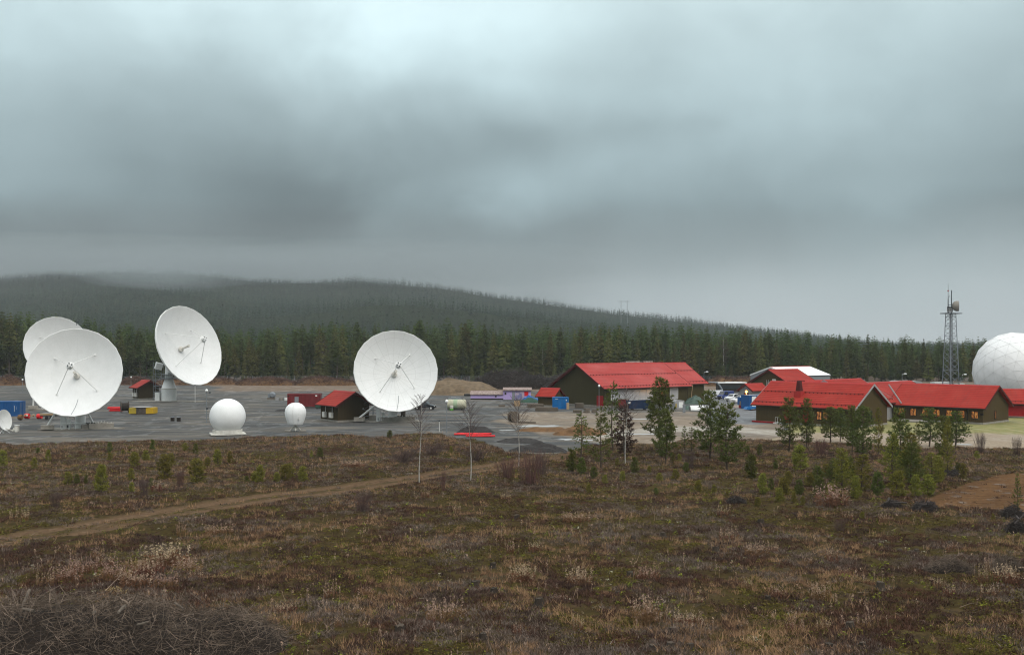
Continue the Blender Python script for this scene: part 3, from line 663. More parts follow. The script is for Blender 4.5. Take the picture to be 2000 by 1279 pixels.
def antenna(label, vtx, base, Dm, ax, ay, n=24, seam=False, kind='strutted', vdepth=0.0, spin=0.0, hose=True):
    d = D(base[1]); B = Vector(((base[0] - 1000) * d / F, d, 0)); V = P(vtx[0], vtx[1], d + vdepth)
    f, r, u = view_axes(V); axis = r * ax + u * ay - f * math.sqrt(1 - ax * ax - ay * ay)
    root = thing('dish_antenna', label, 'dish antenna', B)
    X = Matrix.Translation(V - B) @ frame_from_axis(axis)
    Rr = Dm / 2; dep = .18 * Dm
    rings = 12; prof = [(Rr * i / rings, dep * (i / rings) ** 2) for i in range(rings + 1)]; prof[0] = (.001, 0)
    th = .012 * Dm
    back = [(Rr * (1 + .002) * (i / rings), dep * (i / rings) ** 2 - th) for i in range(rings, -1, -1)]; back[-1] = (.001, -th)
    MB().lathe(prof + back, n, 0, Matrix.Rotation(spin, 4, 'Z'), False).build('reflector', 'dish_seam' if seam else 'dish', root, 35, X)
    MB().lathe([(Rr * .998, dep - .02), (Rr * 1.006, dep + .03), (Rr * 1.016, dep - .02), (Rr * 1.014, dep - th * 1.8), (Rr * .996, dep - th * 1.8), (Rr * .998, dep - .02)], n, 0, Matrix.Rotation(spin, 4, 'Z'), False).build('rim', 'white', root, 20, X)
    # back structure: hub drum and radial ribs
    mb = MB(); mb.lathe([(Rr * .24, -.10 * Dm), (Rr * .27, -th * 1.2 + dep * .07)], 20)
    for i in range(16):
        a = 2 * math.pi * i / 16; ca, sa = math.cos(a), math.sin(a)
        q0 = lambda f, z: (ca * Rr * f - sa * .03, sa * Rr * f + ca * .03, z)
        mb.extrude([q0(.26, -.09 * Dm)] + [q0(f, dep * f * f - th - .05) for f in (.26, .4, .55, .7, .82, .95)] + [q0(.9, dep * .80 - th - .3)], (sa * .06, -ca * .06, 0))
    mb.build('back_frame', 'white', root, None, X)
    Lf = .41 * Dm
    MB().lathe([(.30 * Dm / 15, -.05), (.52 * Dm / 15, .02 * Dm), (.50 * Dm / 15, .035 * Dm), (.20 * Dm / 15, .05 * Dm), (.20 * Dm / 15, .12 * Dm), (.26 * Dm / 15, .165 * Dm), (.24 * Dm / 15, .17 * Dm)], 18).build('feed_horn', 'offwhite', root, 35, X)
    sub = MB().lathe([(.001, Lf - .03 * Dm), (.028 * Dm, Lf - .016 * Dm), (.045 * Dm, Lf), (.044 * Dm, Lf + .02), (.03 * Dm, Lf + .03), (.03 * Dm, Lf + .028 * Dm), (.02 * Dm, Lf + .034 * Dm)], 18).build('subreflector', 'white', root, 35, X)
    mb = MB()
    for a in (.3, 1.9, 3.4, 5.0): mb.box((.022 * Dm * math.cos(a), .022 * Dm * math.sin(a), Lf + .04 * Dm), (.18, .14, .16), a)
    br = mb.build('bracket', 'darksteel', sub)
    for i in range(4):
        a = math.pi / 4 + i * math.pi / 2 + .10; rf = .60 * Rr
        p0 = Vector((rf * math.cos(a), rf * math.sin(a), dep * .36 + .02)); p1 = Vector((.034 * Dm * math.cos(a), .034 * Dm * math.sin(a), Lf + .02))
        m2 = MB(); m2.tube(p0, p1, .0037 * Dm, .0033 * Dm, 6); m2.box(p0, (.32, .32, .14), a)
        m2.build('feed_strut', 'white', root, 40, X)
    if hose:
        # dark drain hose lying on the lower part of the reflector
        pts = []
        dn = X.inverted().to_3x3() @ Vector((0, 0, -1)); a = math.atan2(dn.y, dn.x) - .02
        for q in (.56, .66, .76, .86, .97): pts.append((Rr * q * math.cos(a + (.97 - q) * .35), Rr * q * math.sin(a + (.97 - q) * .35), dep * q * q + .04))
        MB().path(pts, [.035] * 5, 5).build('drain_hose', 'steel', root, None, X)
    hubp = (X @ Vector((0, 0, -.10 * Dm)))
    return root, X, hubp, B, r
def concrete_block(root, p, s, rz=0): MB().box((p[0], p[1], p[2] + s[2] / 2), s, rz).build('concrete_block', 'concrete', root)

def strutted_base(root, X, hub, r, Dm, feet, pad, blocks):
    """fixed antenna: pedestal tube under the hub, long struts to concrete blocks, pad, cabinets and rail"""
    rx = Vector((r.x, r.y, 0)).normalized(); fy = Vector((-rx.y, rx.x, 0))
    loc = lambda a, b, z=0.0: rx * a + fy * b + Vector((0, 0, z))
    MB().extrude([loc(*q, .002) for q in pad], (0, 0, .16)).build('concrete_pad', 'concrete', root)
    MB().lathe([(.95, .16), (.95, .40), (.78, .45), (.78, 3.6), (.95, 3.7), (.95, 3.9), (.3, 4.2)], 20).build('pedestal', 'white', root, 35, Matrix.Translation(loc(.45, .4)))
    MB().tube(loc(.45, .4, 3.9), hub, .7, .8, 14).build('mount_arm', 'white', root, 40)
    for (fx, fy_, tx, tz) in feet:
        top = X @ Vector((tx * Dm / 2 * .62, -.45 * Dm / 2, .03 * Dm))
        MB().tube(loc(fx, fy_, .75), top, .17, .15, 12).build('support_leg', 'white', root, 40)
        b = loc(fx, fy_, .16); MB().box((b.x, b.y, .50), (1.9, 1.5, .66), math.atan2(rx.y, rx.x)).build('concrete_block', 'concrete', root)
    for (a, b, sx, sy, sz) in blocks:
        q = loc(a, b); o = MB().box((q.x, q.y, .162 + sz / 2), (sx, sy, sz), math.atan2(rx.y, rx.x) + .1)
        blk = o.build('concrete_block', 'concrete', root)
        st = MB()
        for i in range(4): 
            p = q + loc(-sx * .35 + sx * .23 * i, 0, .16 + sz); st.tube(p, p + Vector((0, 0, .22)), .05, .05, 6)
        st.build('anchor_bolt', 'offwhite', blk)
    # rails with posts
    rl = MB()
    for a in (-2.2, -1.2, -.3): rl.tube(loc(a, -1.6, .16), loc(a, -1.6, 1.1), .06, .06, 6)
    rl.tube(loc(-2.3, -1.6, 1.05), loc(1.2, -1.6, 1.05), .09, .09, 8); rl.build('pipe_rail', 'white', root, 40)
    for (a, b, sx, sy, sz) in ((-2.0, -.6, .7, .6, 2.3), (-1.2, .3, .5, .5, 1.5)):
        q = loc(a, b); c = MB().box((q.x, q.y, .16 + sz / 2), (sx, sy, sz)).build('equipment_cabinet', 'white', root)
        MB().box((q.x - .1, q.y - sy / 2 - .012, .5), (.25, .02, .4)).build('vent', 'darksteel', c)
    # ladder frame behind
    tw = MB()
    for a in (-1.1, .1):
        for b in (1.6, 2.8): tw.tube(loc(a, b, .1), loc(a, b, 4.6), .05, .05, 5)
    for z in (1, 2.2, 3.4, 4.5):
        tw.tube(loc(-1.1, 1.6, z), loc(.1, 1.6, z), .03, .03, 4); tw.tube(loc(-1.1, 1.6, z), loc(.1, 1.6, z - 1), .025, .025, 4); tw.tube(loc(-1.1, 2.8, z), loc(.1, 2.8, z - 1), .025, .025, 4)
    tw.build('access_frame', 'steel', root)
    tr = loc(1.9, -.9); MB().box((tr.x, tr.y, .95), (1.5, .6, .14), math.atan2(rx.y, rx.x)).build('cable_tray', 'black', root)

# front dish
root, X, hub, B, r = antenna('white dish antenna standing in front of another dish, on strut legs', (150.6, 735), (151, 838), 14.15, -.165, .275, spin=.06)
strutted_base(root, X, hub, r, 14.15, ((-4.3, -.6, -.30, 1), (2.4, -.3, .10, 1)), ((-5.8, .2), (-2.2, -1.9), (7.0, -1.9), (4.2, 1.9), (-3, 2.2)), ((1.3, -.9, 1.4, 1.0, .55), (2.5, -1.4, 1.7, 1.1, .75), (3.3, .3, 2.1, 1.0, .8), (4.2, -.5, 2.3, 1.1, .7)))
q = X @ Vector((0, 7.6, 2.72)); an = MB(); an.tube(q, q + Vector((0, 0, .55)), .05, .05, 5); an.tube(q + Vector((-.25, 0, .5)), q + Vector((.25, 0, .5)), .03, .03, 4)
for s in (-.25, .25): an.lathe([(.01, .48), (.11, .55), (.11, .66), (.01, .72)], 8, 0, Matrix.Translation(q + Vector((s, 0, 0))))
an.build('wind_gauge', 'darksteel', root)
# dish behind it
root, X, hub, B, r = antenna('white dish antenna mostly hidden behind a larger white dish', (108, 682), (106, 799), 12.7, .13, .22, spin=.1, hose=False)
strutted_base(root, X, hub, r, 13.2, ((-4, -.2, -1, 1), (3, .3, 1, 1)), ((-5, .2), (-2.2, -1.9), (5, -1.9), (4.2, 1.9), (-3, 2.2)), ((1.3, -.9, 1.4, 1.0, .55),))
# dish beside the brown hut in the middle
root, X, hub, B, r = antenna('white dish antenna with visible panel seams between brown hut and dark car', (769.8, 731.8), (762, 823), 14.4, .125, .27, seam=True, spin=.04)
strutted_base(root, X, hub, r, 14.4, ((-5.3, -.6, -.12, 1),), ((-6.6, .4), (-2.6, -2.0), (5.6, -2.0), (4.8, 1.9), (-3, 2.4)), ((-.2, -1.3, 2.3, 1.0, .65), (1.9, -1.2, 2.2, 1.0, .75), (3.4, -.2, 1.8, 1.0, .7), (-3.1, .6, 1.1, .9, .9)))
q = MB(); q.tube((2.2, .8, .16), (2.2, .8, 2.3), .42, .42, 12); q.tube((2.2, .8, 2.3), (2.2, .8, 2.42), .75, .75, 14); q.build('vent_stack', 'timber', root)
tw = MB()
for a in (-4.9, -3.3, -2.0):
    for b in (1.2, 2.6): tw.tube((a, b, .1), (a, b, 4.9), .045, .045, 5)
for z in (.9, 1.9, 2.9, 3.9, 4.8):
    for b in (1.2, 2.6): tw.tube((-4.9, b, z), (-2.0, b, z), .035, .035, 4); tw.tube((-4.9, b, z - .9), (-3.3, b, z), .03, .03, 4); tw.tube((-3.3, b, z), (-2.0, b, z - .9), .03, .03, 4)
tw.build('stair_tower', 'steel', root)
# upturned dish on the bottle shaped pedestal
root, X, hub, B, r = antenna('upturned white dish antenna on a bottle shaped white pedestal', (351, 683), (330, 783.5), 19.5, .65, .30, n=28, spin=.05, vdepth=-1.0, hose=False)
pd = MB().lathe([(1.72, 0), (1.75, .1), (1.75, 3.2), (1.70, 3.25), (1.0, 5.3), (1.0, 5.45)], 28).build('pedestal', 'white', root, 35)
MB().lathe([(1.756, 2.9), (1.79, 2.95), (1.79, 3.12), (1.756, 3.17)], 28, 0, None, False).build('flange', 'offwhite', pd, 30)
dk = MB().lathe([(1.0, 5.42), (1.75, 5.42), (1.75, 5.6), (1.0, 5.6)], 20); 
for i in range(12):
    a = i * math.pi / 6; dk.tube((1.7 * math.cos(a), 1.7 * math.sin(a), 5.5), (1.7 * math.cos(a), 1.7 * math.sin(a), 6.5), .03, .03, 4)
dk.lathe([(1.68, 6.45), (1.74, 6.48), (1.74, 6.53), (1.68, 6.5)], 20); dk.build('deck', 'steel', root)
MB().tube((0, 0, 5.5), (0, 0, 8.2), 1.0, .85, 18).build('turning_head', 'white', root, 40)
mb = MB(); mb.tube((0, 0, 7.8), hub, .95, 1.5, 14); mb.tube((-.9, .3, 6.4), X @ Vector((-2.5, -4.5, -.8)), .12, .12, 6); mb.build('mount_arm', 'white', root, 40)
cb = X @ Vector((-5.6, -3.4, -2.0)); MB().box((0, 0, 0), (1.5, 1.4, 1.5), 0, 0, Matrix.Translation(cb) @ Matrix.Rotation(.3, 4, 'Y') @ Matrix.Rotation(.5, 4, 'Z')).build('equipment_cabinet', 'white', root)
mb = MB()
for k in range(6):
    z = .8 + k * 1.45; mb.box((-2.9, .9, z), (2.0, 1.5, .06)); mb.tube((-3.8, .3, z), (-2.0, .3, z - 1.3), .05, .05, 4); mb.tube((-3.8, .2, z + 1), (-2.0, .2, z + 1), .03, .03, 4)
for a in (-3.85, -1.95):
    for b in (.2, 1.6): mb.tube((a, b, 0), (a, b, 9.4), .06, .06, 5)
mb.build('stair_tower', 'steel', root)
c = MB().box((-2.6, -.3, 1.05), (1.1, 1.0, 2.1)).build('equipment_cabinet', 'white', root)
MB().extrude([(-9.5, .6, .003), (-6, -2.3, .003), (8.5, -2.6, .003), (9, 1.6, .003), (-3, 3, .003)], (0, 0, .14)).build('concrete_pad', 'concrete', root)

# ------------------------------------------------------------------ small radomes and small dish
x, y = G(444.5, 849); root = thing('radome', 'round white ball radome on a square white platform', 'radome', (x, y, 0))
Rb = 2.62
prof = [(Rb * math.sin(a), .75 + Rb * (math.cos(R(40))) + Rb * -math.cos(a)) for a in np.linspace(R(40), math.pi, 22)]; prof[-1] = (.001, prof[-1][1])
MB().lathe(prof, 48, 0, None, False).build('shell', 'radome', root, 60)
MB().lathe([(2.15, .26), (2.15, .80), (1.70, .80)], 36).build('collar', 'offwhite', root, 35)
pl = MB(); pl.box((0, 0, .20), (5.0, 4.2, .16), .35)
for a in (-2, 0, 2):
    for b in (-1.6, 1.6): pl.box((a * math.cos(.35) - b * math.sin(.35), a * math.sin(.35) + b * math.cos(.35), .06), (.25, .25, .13), .35)
pl.build('platform', 'offwhite', root)
x, y = G(577, 842); root = thing('radome', 'small white balloon shaped radome on a thin stand', 'radome', (x, y, 0))
prof = [(1.08, 1.02), (1.12, 1.06)] + [(r_, z_) for r_, z_ in ((1.28, 1.5), (1.46, 2.05), (1.60, 2.6), (1.63, 2.95), (1.55, 3.4), (1.34, 3.83), (1.02, 4.15), (.6, 4.36), (.001, 4.43))]
sh = MB().lathe(prof, 36).build('shell', 'radome', root, 50)
sm = MB()
for a in (-1.62, .3, 2.2, 4): 
    pts = [((r_ + .012) * math.cos(a), (r_ + .012) * math.sin(a), z_) for r_, z_ in prof[1:-1]]; sm.path(pts, [.018] * len(pts), 4)
sm.build('seam', 'strut', sh)
MB().box((.85, -1.36, 2.1), (.22, .10, .45), .55).build('hatch', 'strut', root)
st = MB(); st.tube((0, 0, .2), (0, 0, 1.03), .30, .18, 10); 
for a in (.2, 1.77, 3.34, 4.91): st.tube((.2 * math.cos(a), .2 * math.sin(a), .75), (.9 * math.cos(a), .9 * math.sin(a), .12), .07, .07, 6)
st.build('stand', 'offwhite', root, 40)
for a in (-1.15, 1.15): MB().box((a, 0, .10), (.95, .8, .18), .1).build('concrete_block', 'concrete', root)
# small dish at the picture's edge
x, y = G(8, 846); root = thing('dish_antenna', 'small oval white dish antenna near the blue container, turned sideways', 'dish antenna', (x, y, 0))
V = Vector((.0, 0, 2.0)); f, r, u = view_axes(V + Vector((x, y, 0))); axis = r * .80 + u * .12 - f * .58
X = Matrix.Translation(V - axis * .25) @ frame_from_axis(axis)
pr = [(1.55 * i / 8, .42 * (i / 8) ** 2) for i in range(9)]; pr[0] = (.001, 0)
MB().lathe(pr + [(q, z - .05) for q, z in reversed(pr)], 36, 0, None, False).build('reflector', 'white', root, 40, X)
MB().lathe([(1.55, .41), (1.60, .42), (1.60, .35), (1.55, .36), (1.55, .41)], 36, 0, None, False).build('rim', 'strut', root, 40, X)
MB().tube((-.1, 0, 0), V - axis * .3, .12, .09, 10).build('mast', 'strut', root, 40)
tp = MB(); 
for a in (.4, 2.5, 4.6): tp.tube((-.1, 0, .7), (-.1 + .9 * math.cos(a), .9 * math.sin(a), .03), .05, .05, 6)
tp.build('tripod_leg', 'strut', root)
bm_ = MB(); bm_.tube(V + axis * .0 + Vector((0, 0, -1.2)), (2.0, -.3, .35), .05, .05, 6); bm_.box((2.0, -.3, .45), (.3, .3, .4)); bm_.tube((1.4, -.2, .3), (1.6, -.2, .75), .12, .16, 8); bm_.build('feed_boom', 'offwhite', root)
x, y = G(33, 842); root = thing('equipment_box', 'small pale equipment block on the gravel beside the small oval dish', 'box', (x, y, 0))
MB().box((0, 0, .45), (.5, .5, .9)).build('body', 'offwhite', root); MB().box((0, 0, .93), (.62, .62, .05)).build('lid', 'white', root)

# ------------------------------------------------------------------ geodesic radome at the edge
dR = 222.0; c = P(1981, 725, dR); rad = 76 * dR / F
root = thing('radome', 'huge faceted geodesic radome with panel joints, behind a red garage', 'radome', (c.x, c.y, 0))
bmx = bmesh.new(); bmesh.ops.create_icosphere(bmx, subdivisions=3, radius=rad)
bmesh.ops.rotate(bmx, verts=bmx.verts, cent=(0, 0, 0), matrix=Matrix.Rotation(.5, 3, 'X') @ Matrix.Rotation(.4, 3, 'Z'))
zc_ = -(768 - 725) * dR / F
bmesh.ops.bisect_plane(bmx, geom=bmx.verts[:] + bmx.edges[:] + bmx.faces[:], plane_co=(0, 0, zc_), plane_no=(0, 0, -1), clear_outer=True)
me = bpy.data.meshes.new('shell'); edges = [(e.verts[0].co.copy(), e.verts[1].co.copy()) for e in bmx.edges if len(e.link_faces) == 2]
bmx.to_mesh(me); bmx.free(); me.materials.append(M['radome']); me.shade_smooth()
o = bpy.data.objects.new('shell', me); COL.objects.link(o); o.parent = root; o.location = (0, 0, c.z)
sm = MB()
for a, b in edges: 
    if a.y < rad * .35: sm.tube(a * 1.0015, b * 1.0015, .022, .022, 4, 0, False)
M['seam'] = mat('radome joint', (.62, .63, .63), (.55, .56, .56), .6, 1)
s_ = sm.build('panel_joint', 'seam', o, recalc=False)
rb = math.sqrt(rad * rad - zc_ * zc_)
MB().lathe([(rb + .25, c.z + zc_ - .35), (rb + .25, c.z + zc_ + .05), (rb - .3, c.z + zc_ + .05)], 48).build('base_ring', 'white', root, 30)
MB().lathe([(rb - .2, -.1), (rb - .2, c.z + zc_ - .35)], 48).build('base_wall', 'woodd', root, 30)

# ------------------------------------------------------------------ gabled buildings
def house(name, label, cat, C, ld, W, L, he, hr, ov=.6, roof='roof', wall='wood', s=1, u0=0.0, guards=(), verge='verge', base=True, vo=None, group=None, root=None, v0=0.0):
    """local frame: X runs along the ridge (direction ld), Y across; the near long wall is the plane y=0"""
    new = root is None
    if new: root = thing(name, label, cat, (C[0], C[1], 0), math.atan2(ld[1], ld[0]), group)
    Y = lambda v: s * (v0 + v); vo = ov if vo is None else vo
    w = MB().extrude([(u0, Y(0), -.1), (u0, Y(W), -.1), (u0, Y(W), he), (u0, Y(W / 2), hr - .12), (u0, Y(0), he)], (L, 0, 0)).build('wall', wall, root)
    sl_ = (hr - he) / (W / 2); th = .22; ca = 1 / math.sqrt(1 + sl_ * sl_)
    rf = MB()
    for a, b in ((-ov, W / 2), (W + ov, W / 2)):
        za = he - ov * sl_
        rf.extrude([(u0 - vo, Y(a), za + .02), (u0 - vo, Y(b), hr + .02), (u0 - vo, Y(b), hr + th), (u0 - vo, Y(a), za + th)], (L + 2 * vo, 0, 0))
    rfo = rf.build('roof', roof, root)
    rg = MB().extrude([(u0 - vo - .02, Y(W / 2 - .25), hr + th - .25 * sl_ + .03), (u0 - vo - .02, Y(W / 2), hr + th + .09), (u0 - vo - .02, Y(W / 2 + .25), hr + th - .25 * sl_ + .03)], (L + 2 * vo + .04, 0, 0)).build('ridge_cap', 'ridge', rfo)
    for ue in (u0 - vo - .045, u0 + L + vo + .005):
        vb = MB()
        for a, b in ((-ov - .02, W / 2), (W + ov + .02, W / 2)):
            za = he - ov * sl_
            vb.extrude([(ue, Y(a), za - .12), (ue, Y(b), hr - .12), (ue, Y(b), hr + th + .05), (ue, Y(a), za + th + .05)], (.04, 0, 0))
        vb.build('barge_board', verge, rfo)
    for a in (-ov - .07, W + ov + .07):
        za = he - ov * sl_; MB().tube((u0 - vo, Y(a), za + .06), (u0 + L + vo, Y(a), za + .06), .07, .07, 6).build('gutter', 'trim', rfo)
    for q, n_ in guards:
        g_ = MB(); v = -ov + (W / 2 + ov) * q; z = he - ov * sl_ + (v + ov) * sl_ + th
        g_.tube((u0 - vo + .4, Y(v), z + .16), (u0 + L + vo - .4, Y(v), z + .16), .035, .035, 5)
        for i in range(n_): uu = u0 - vo + .5 + (L + 2 * vo - 1) * i / max(1, n_ - 1); g_.box((uu, Y(v), z + .08), (.10, .14, .2))
        g_.build('snow_guard', 'verge', rfo)
    if base: MB().box((u0 + L / 2, Y(W / 2), .10), (L + .10, W + .10, .42)).build('plinth', 'concrete', root)
    return root
def opening(root, name, face, pos, z, w, h, glass, s=1, W=0, L=0, frame='trim', label=None, mull=1, v0=0.0, u0=0.0):
    """face 'long' (y=0), 'gable0' (x=u0), 'gableL' (x=u0+L); frame stands proud of the wall, the pane sits back inside it"""
    fr = MB(); t_ = .10; pr = .09
    def place(a, b, off, d):      # along, up, outwards -> local box
        if face == 'long': return (pos + a, s * (v0 - off), z + b), (d[0], d[2], d[1])
        if face == 'gable0': return (u0 - off, s * (v0 + pos + a), z + b), (d[2], d[0], d[1])
        return (u0 + L + off, s * (v0 + pos + a), z + b), (d[2], d[0], d[1])
    for a, b, dw, dh in ((-w / 2, h / 2, t_, h), (w / 2, h / 2, t_, h), (0, 0, w - t_, t_), (0, h, w - t_, t_)):
        fr.box(*place(a, b, pr / 2 + .002, (dw, dh, pr)))
    for i in range(1, mull + 1): fr.box(*place(-w / 2 + w * i / (mull + 1), h / 2, pr / 2 - .004, (.06, h - t_, pr * .8)))
    f = fr.build(name, frame, root)
    if label: f['label'] = label
    MB().box(*place(0, h / 2, .02, (w - t_, h - t_, .03))).build('pane' if name == 'window' else 'leaf', glass, f)
    return f
# big hall
C1 = (20.0, 222.0); ld1 = (.805, .592)
hall = house('hall', 'big brown hall with pale red roof and wide blank gable', 'hall', C1, ld1, 17.4, 25.5, 4.35, 9.1, .9, 'roofb', 'woodb', 1, guards=((.06, 30), (.52, 30)))
house(None, None, None, C1, ld1, 13.6, 7.6, 4.75, 9.05, .8, 'roofb', 'woodb', 1, u0=25.5 + .02, root=hall, v0=1.9, guards=((.08, 9), (.6, 9)))
sk = MB()
for a in (14.5, 20): sk.extrude([(a, 8.7, 9.33), (a, 10.9, 8.75), (a, 10.9, 9.6), (a, 8.8, 9.75)], (4.4 if a < 16 else 3, 0, 0))
sk.build('skylight', 'tinroof', hall)
opening(hall, 'door', 'gable0', 1.35, .1, 2.0, 2.3, 'reddoor', L=25.5, frame='reddoor', mull=1)
for i, a in enumerate((3.0, 5.1, 7.2, 9.3, 11.4, 13.5)): opening(hall, 'window', 'long', a, 1.35, 2.1, 2.2, 'glazing', mull=0, frame='strut')
opening(hall, 'door', 'long', 17.6, .1, 2.0, 3.2, 'trim', mull=0)
opening(hall, 'window', 'long', 21.2, 1.2, 2.5, 2.4, 'glazing', mull=0, frame='strut')
# lit doorway: warm lamp inside the opening
dl = MB().box((17.6, -.05, 2.3), (.9, .05, 1.5)).build('lit_panel', 'litglass', hall)
sh_ = MB(); sh_.tube((25.0, -.7, 4.0), (25.0, -.7, .3), .06, .06, 6); sh_.build('downpipe', 'trim', hall)
cn = MB(); cn.box((10, -.6, 1.0), (14, 1.2, .12)); 
for a in (3.2, 6, 9, 12, 16.8): cn.box((a, -1.1, .5), (.15, .15, 1.0))
cn.build('loading_ledge', 'timber', hall)
# shed by the blue container
shed = house('shed', 'little brown shed with red roof beside a blue container', 'shed', (9.15, 223.4), (-.805, .592), 3.6, 4.2, 2.35, 3.75, .45, 'roof', 'wood', -1)
# hut at the middle dish
h2 = G(660, 824.5); hut2 = house('hut', 'brown hut with red roof and two cooling units beside a dish', 'hut', h2, (-.60, .80), 6.1, 6.6, 3.1, 4.95, .75, 'roof', 'woodd', -1)
def coolers(root, us, s=-1):
    for u in us:
        c = MB().box((u, s * -.32, 1.15), (.95, .42, .95)).build('cooling_unit', 'offwhite', root); MB().lathe([(.32, 0), (.32, .02), (.05, .03)], 16, 0, Matrix.Translation((u - .1, s * -.535, 1.15)) @ Matrix.Rotation(R(90), 4, 'X')).build('fan', 'strut', c)
        MB().tube((u, s * -.08, 1.6), (u, s * -.08, 3.0), .07, .07, 6).build('pipe', 'strut', c)
coolers(hut2, (2.0, 4.6))
lp = MB().box((-.06, -4.9, 2.2), (.1, .2, .1)).build('wall_lamp', 'lamppale', hut2)
# small hut at the upturned dish
h1 = G(272, 780.5); hut1 = house('hut', 'small dark brown hut with red roof near the upturned dish', 'hut', h1, (-.62, .78), 5.0, 4.9, 3.1, 4.5, .7, 'roof', 'woodd', -1)
coolers(hut1, (1.6, 3.4))
mb = MB()
for z in (1, 2, 3): mb.tube((-.5, -5.8, z), (-.5, -5.2, z), .04, .04, 4)
mb.tube((-.5, -5.8, 0), (-.5, -5.8, 3.6), .05, .05, 4); mb.build('cable_ladder', 'steel', hut1)

# long house complex
ld3 = (-.683, .732)
c3 = (54.9, 164.6)
wing = house('long_house', 'long brown house with red roof and a dark red chimney', 'house', c3, ld3, 11.2, 18.3, 3.3, 6.75, .65, 'roof', 'wood', -1, guards=((.10, 26), (.55, 26)), verge='metalverge')
for u, w_ in ((12.0, 1.1), (8.6, .9)): opening(wing, 'door', 'long', u, .25, w_, 2.1, 'reddoor', s=-1, frame='reddoor', mull=0)
for u in (6.1, 5.0): opening(wing, 'window', 'long', u, 1.05, .95, 1.35, 'litglass', s=-1, mull=1)
for u in (2.2,): opening(wing, 'window', 'long', u, .9, 1.6, 1.5, 'glass', s=-1, mull=1)
opening(wing, 'window', 'gable0', 5.0, .95, 1.9, 1.6, 'glass', s=-1, mull=1)
ch = MB(); ch.box((11.2, -2.25, 5.0), (1.3, 1.3, 1.1)); ch.extrude([(10.75, -1.8, 5.4), (11.65, -1.8, 5.4), (11.65, -2.7, 5.4), (10.75, -2.7, 5.4)], (0, 0, .01))
ch.build('chimney_foot', 'ridge', wing)
chm = MB().add([(10.75, -1.8, 5.5), (11.65, -1.8, 5.5), (11.65, -2.7, 5.5), (10.75, -2.7, 5.5), (10.92, -1.97, 7.3), (11.48, -1.97, 7.3), (11.48, -2.53, 7.3), (10.92, -2.53, 7.3)], [(3, 2, 1, 0), (4, 5, 6, 7), (0, 1, 5, 4), (1, 2, 6, 5), (2, 3, 7, 6), (3, 0, 4, 7)]).build('chimney', 'verge', wing)
MB().box((16.6, .35, .16), (4.5, .3, .25)).build('red_beam', 'reddoor', wing)
rl = MB()
for u in (12.9, 13.9): rl.tube((u, .9, 0), (u, .9, 1.1), .03, .03, 5); rl.tube((u, .2, 0), (u, .2, 1.1), .03, .03, 5)
rl.tube((12.9, .9, 1.1), (13.9, .9, 1.1), .03, .03, 5); rl.tube((12.9, .9, 1.1), (12.9, .2, 1.1), .03, .03, 5); rl.box((13.0, .55, .12), (2.4, 1.1, .2)); rl.build('step_rail', 'strut', wing)
c4 = (79.2, 172.2)
wing4 = house('long_house', 'long brown house with red roof and a row of glowing windows', 'house', c4, ld3, 10.7, 16.1, 2.95, 6.15, .65, 'roof', 'wood', -1, verge='verge')
for i, u in enumerate((1.35, 3.6, 5.7, 7.9, 9.9, 12.1, 14.3)): opening(wing4, 'window', 'long', u, .95, 1.15, 1.25, 'litglass', s=-1, mull=1)
opening(wing4, 'window', 'gable0', 5.0, .75, .75, 1.35, 'litglass', s=-1, mull=1)
MB().tube((2.6, .1, 0), (2.6, .1, 2.8), .07, .07, 6).build('downpipe', 'trim', wing4)
MB().box((.15, .06, 1.7), (.5, .12, .35)).build('wall_box', 'trim', wing4)
lm = MB().box((12.0, 2.0, .12), (7.6, 3.6, .22)).build('terrace', 'concrete', wing4)
# cross hall behind both wings, ridge running across
gd3 = (.732, .683)
c5 = (63.1 + ld3[0] * 5.0, 172.2 + ld3[1] * 5.0)
cross = house('cross_hall', 'red roofed hall joining two long brown houses, with pale entrance wall', 'hall', c5, gd3, 13.0, 11.6, 3.35, 7.0, .7, 'roof', 'lightwall', 1, guards=((.12, 14), (.55, 14)), verge='metalverge', u0=.3)
cross2 = house('back_house', 'low red roofed house with only its roof showing behind the long houses', 'house', (c5[0] + gd3[0] * 13, c5[1] + gd3[1] * 13 + 1.2), gd3, 12.0, 19, 3.2, 6.1, .6, 'roof', 'wood', 1)
# valley flashing between the cross hall and the window wing
vl = MB().path([P(1760.5, 787.5, 182.2), P(1735.5, 750.5, 183.6)], [.13, .13], 6).build('valley_gutter', 'metalverge'); vl.parent = cross; vl.matrix_parent_inverse = (Matrix.Translation(Vector((c5[0], c5[1], 0))) @ Matrix.Rotation(math.atan2(gd3[1], gd3[0]), 4, 'Z')).inverted()
# little dormer shapes on the roofs behind
cross3 = house('back_house', 'low red roof with small dormer just behind the chimney roof', 'house', (58.5, 194.5), (.86, .51), 7.0, 7.5, 3.4, 6.35, .5, 'roof', 'wood', 1)
# garage with red doors at the picture's edge
g0 = G(1962, 815.5); gar = house('garage', 'red garage with red roof and red doors in front of the huge radome', 'garage', g0, (.96, -.28), 8.0, 14, 2.75, 4.9, .6, 'roof', 'reddoor', 1, guards=((.12, 16),))
for a in (2.0, 5.2, 8.6): opening(gar, 'door', 'long', a, .1, 2.9, 2.2, 'reddoor', frame='trim', mull=0)
# grey white hall
wh = house('warehouse', 'grey warehouse with a plain white roof standing before the forest', 'warehouse', (80.4, 295.0), ld1, 15.0, 18.0, 4.6, 7.0, .12, 'whiteroof', 'greywall', 1, verge='white', base=False)
MB().lathe([(.001, 0), (.45, .12), (.5, .3)], 14, 0, Matrix.Translation((-.4, 6.5, 5.2)) @ Matrix.Rotation(R(-90), 4, 'Y')).build('wall_dish', 'white', wh)
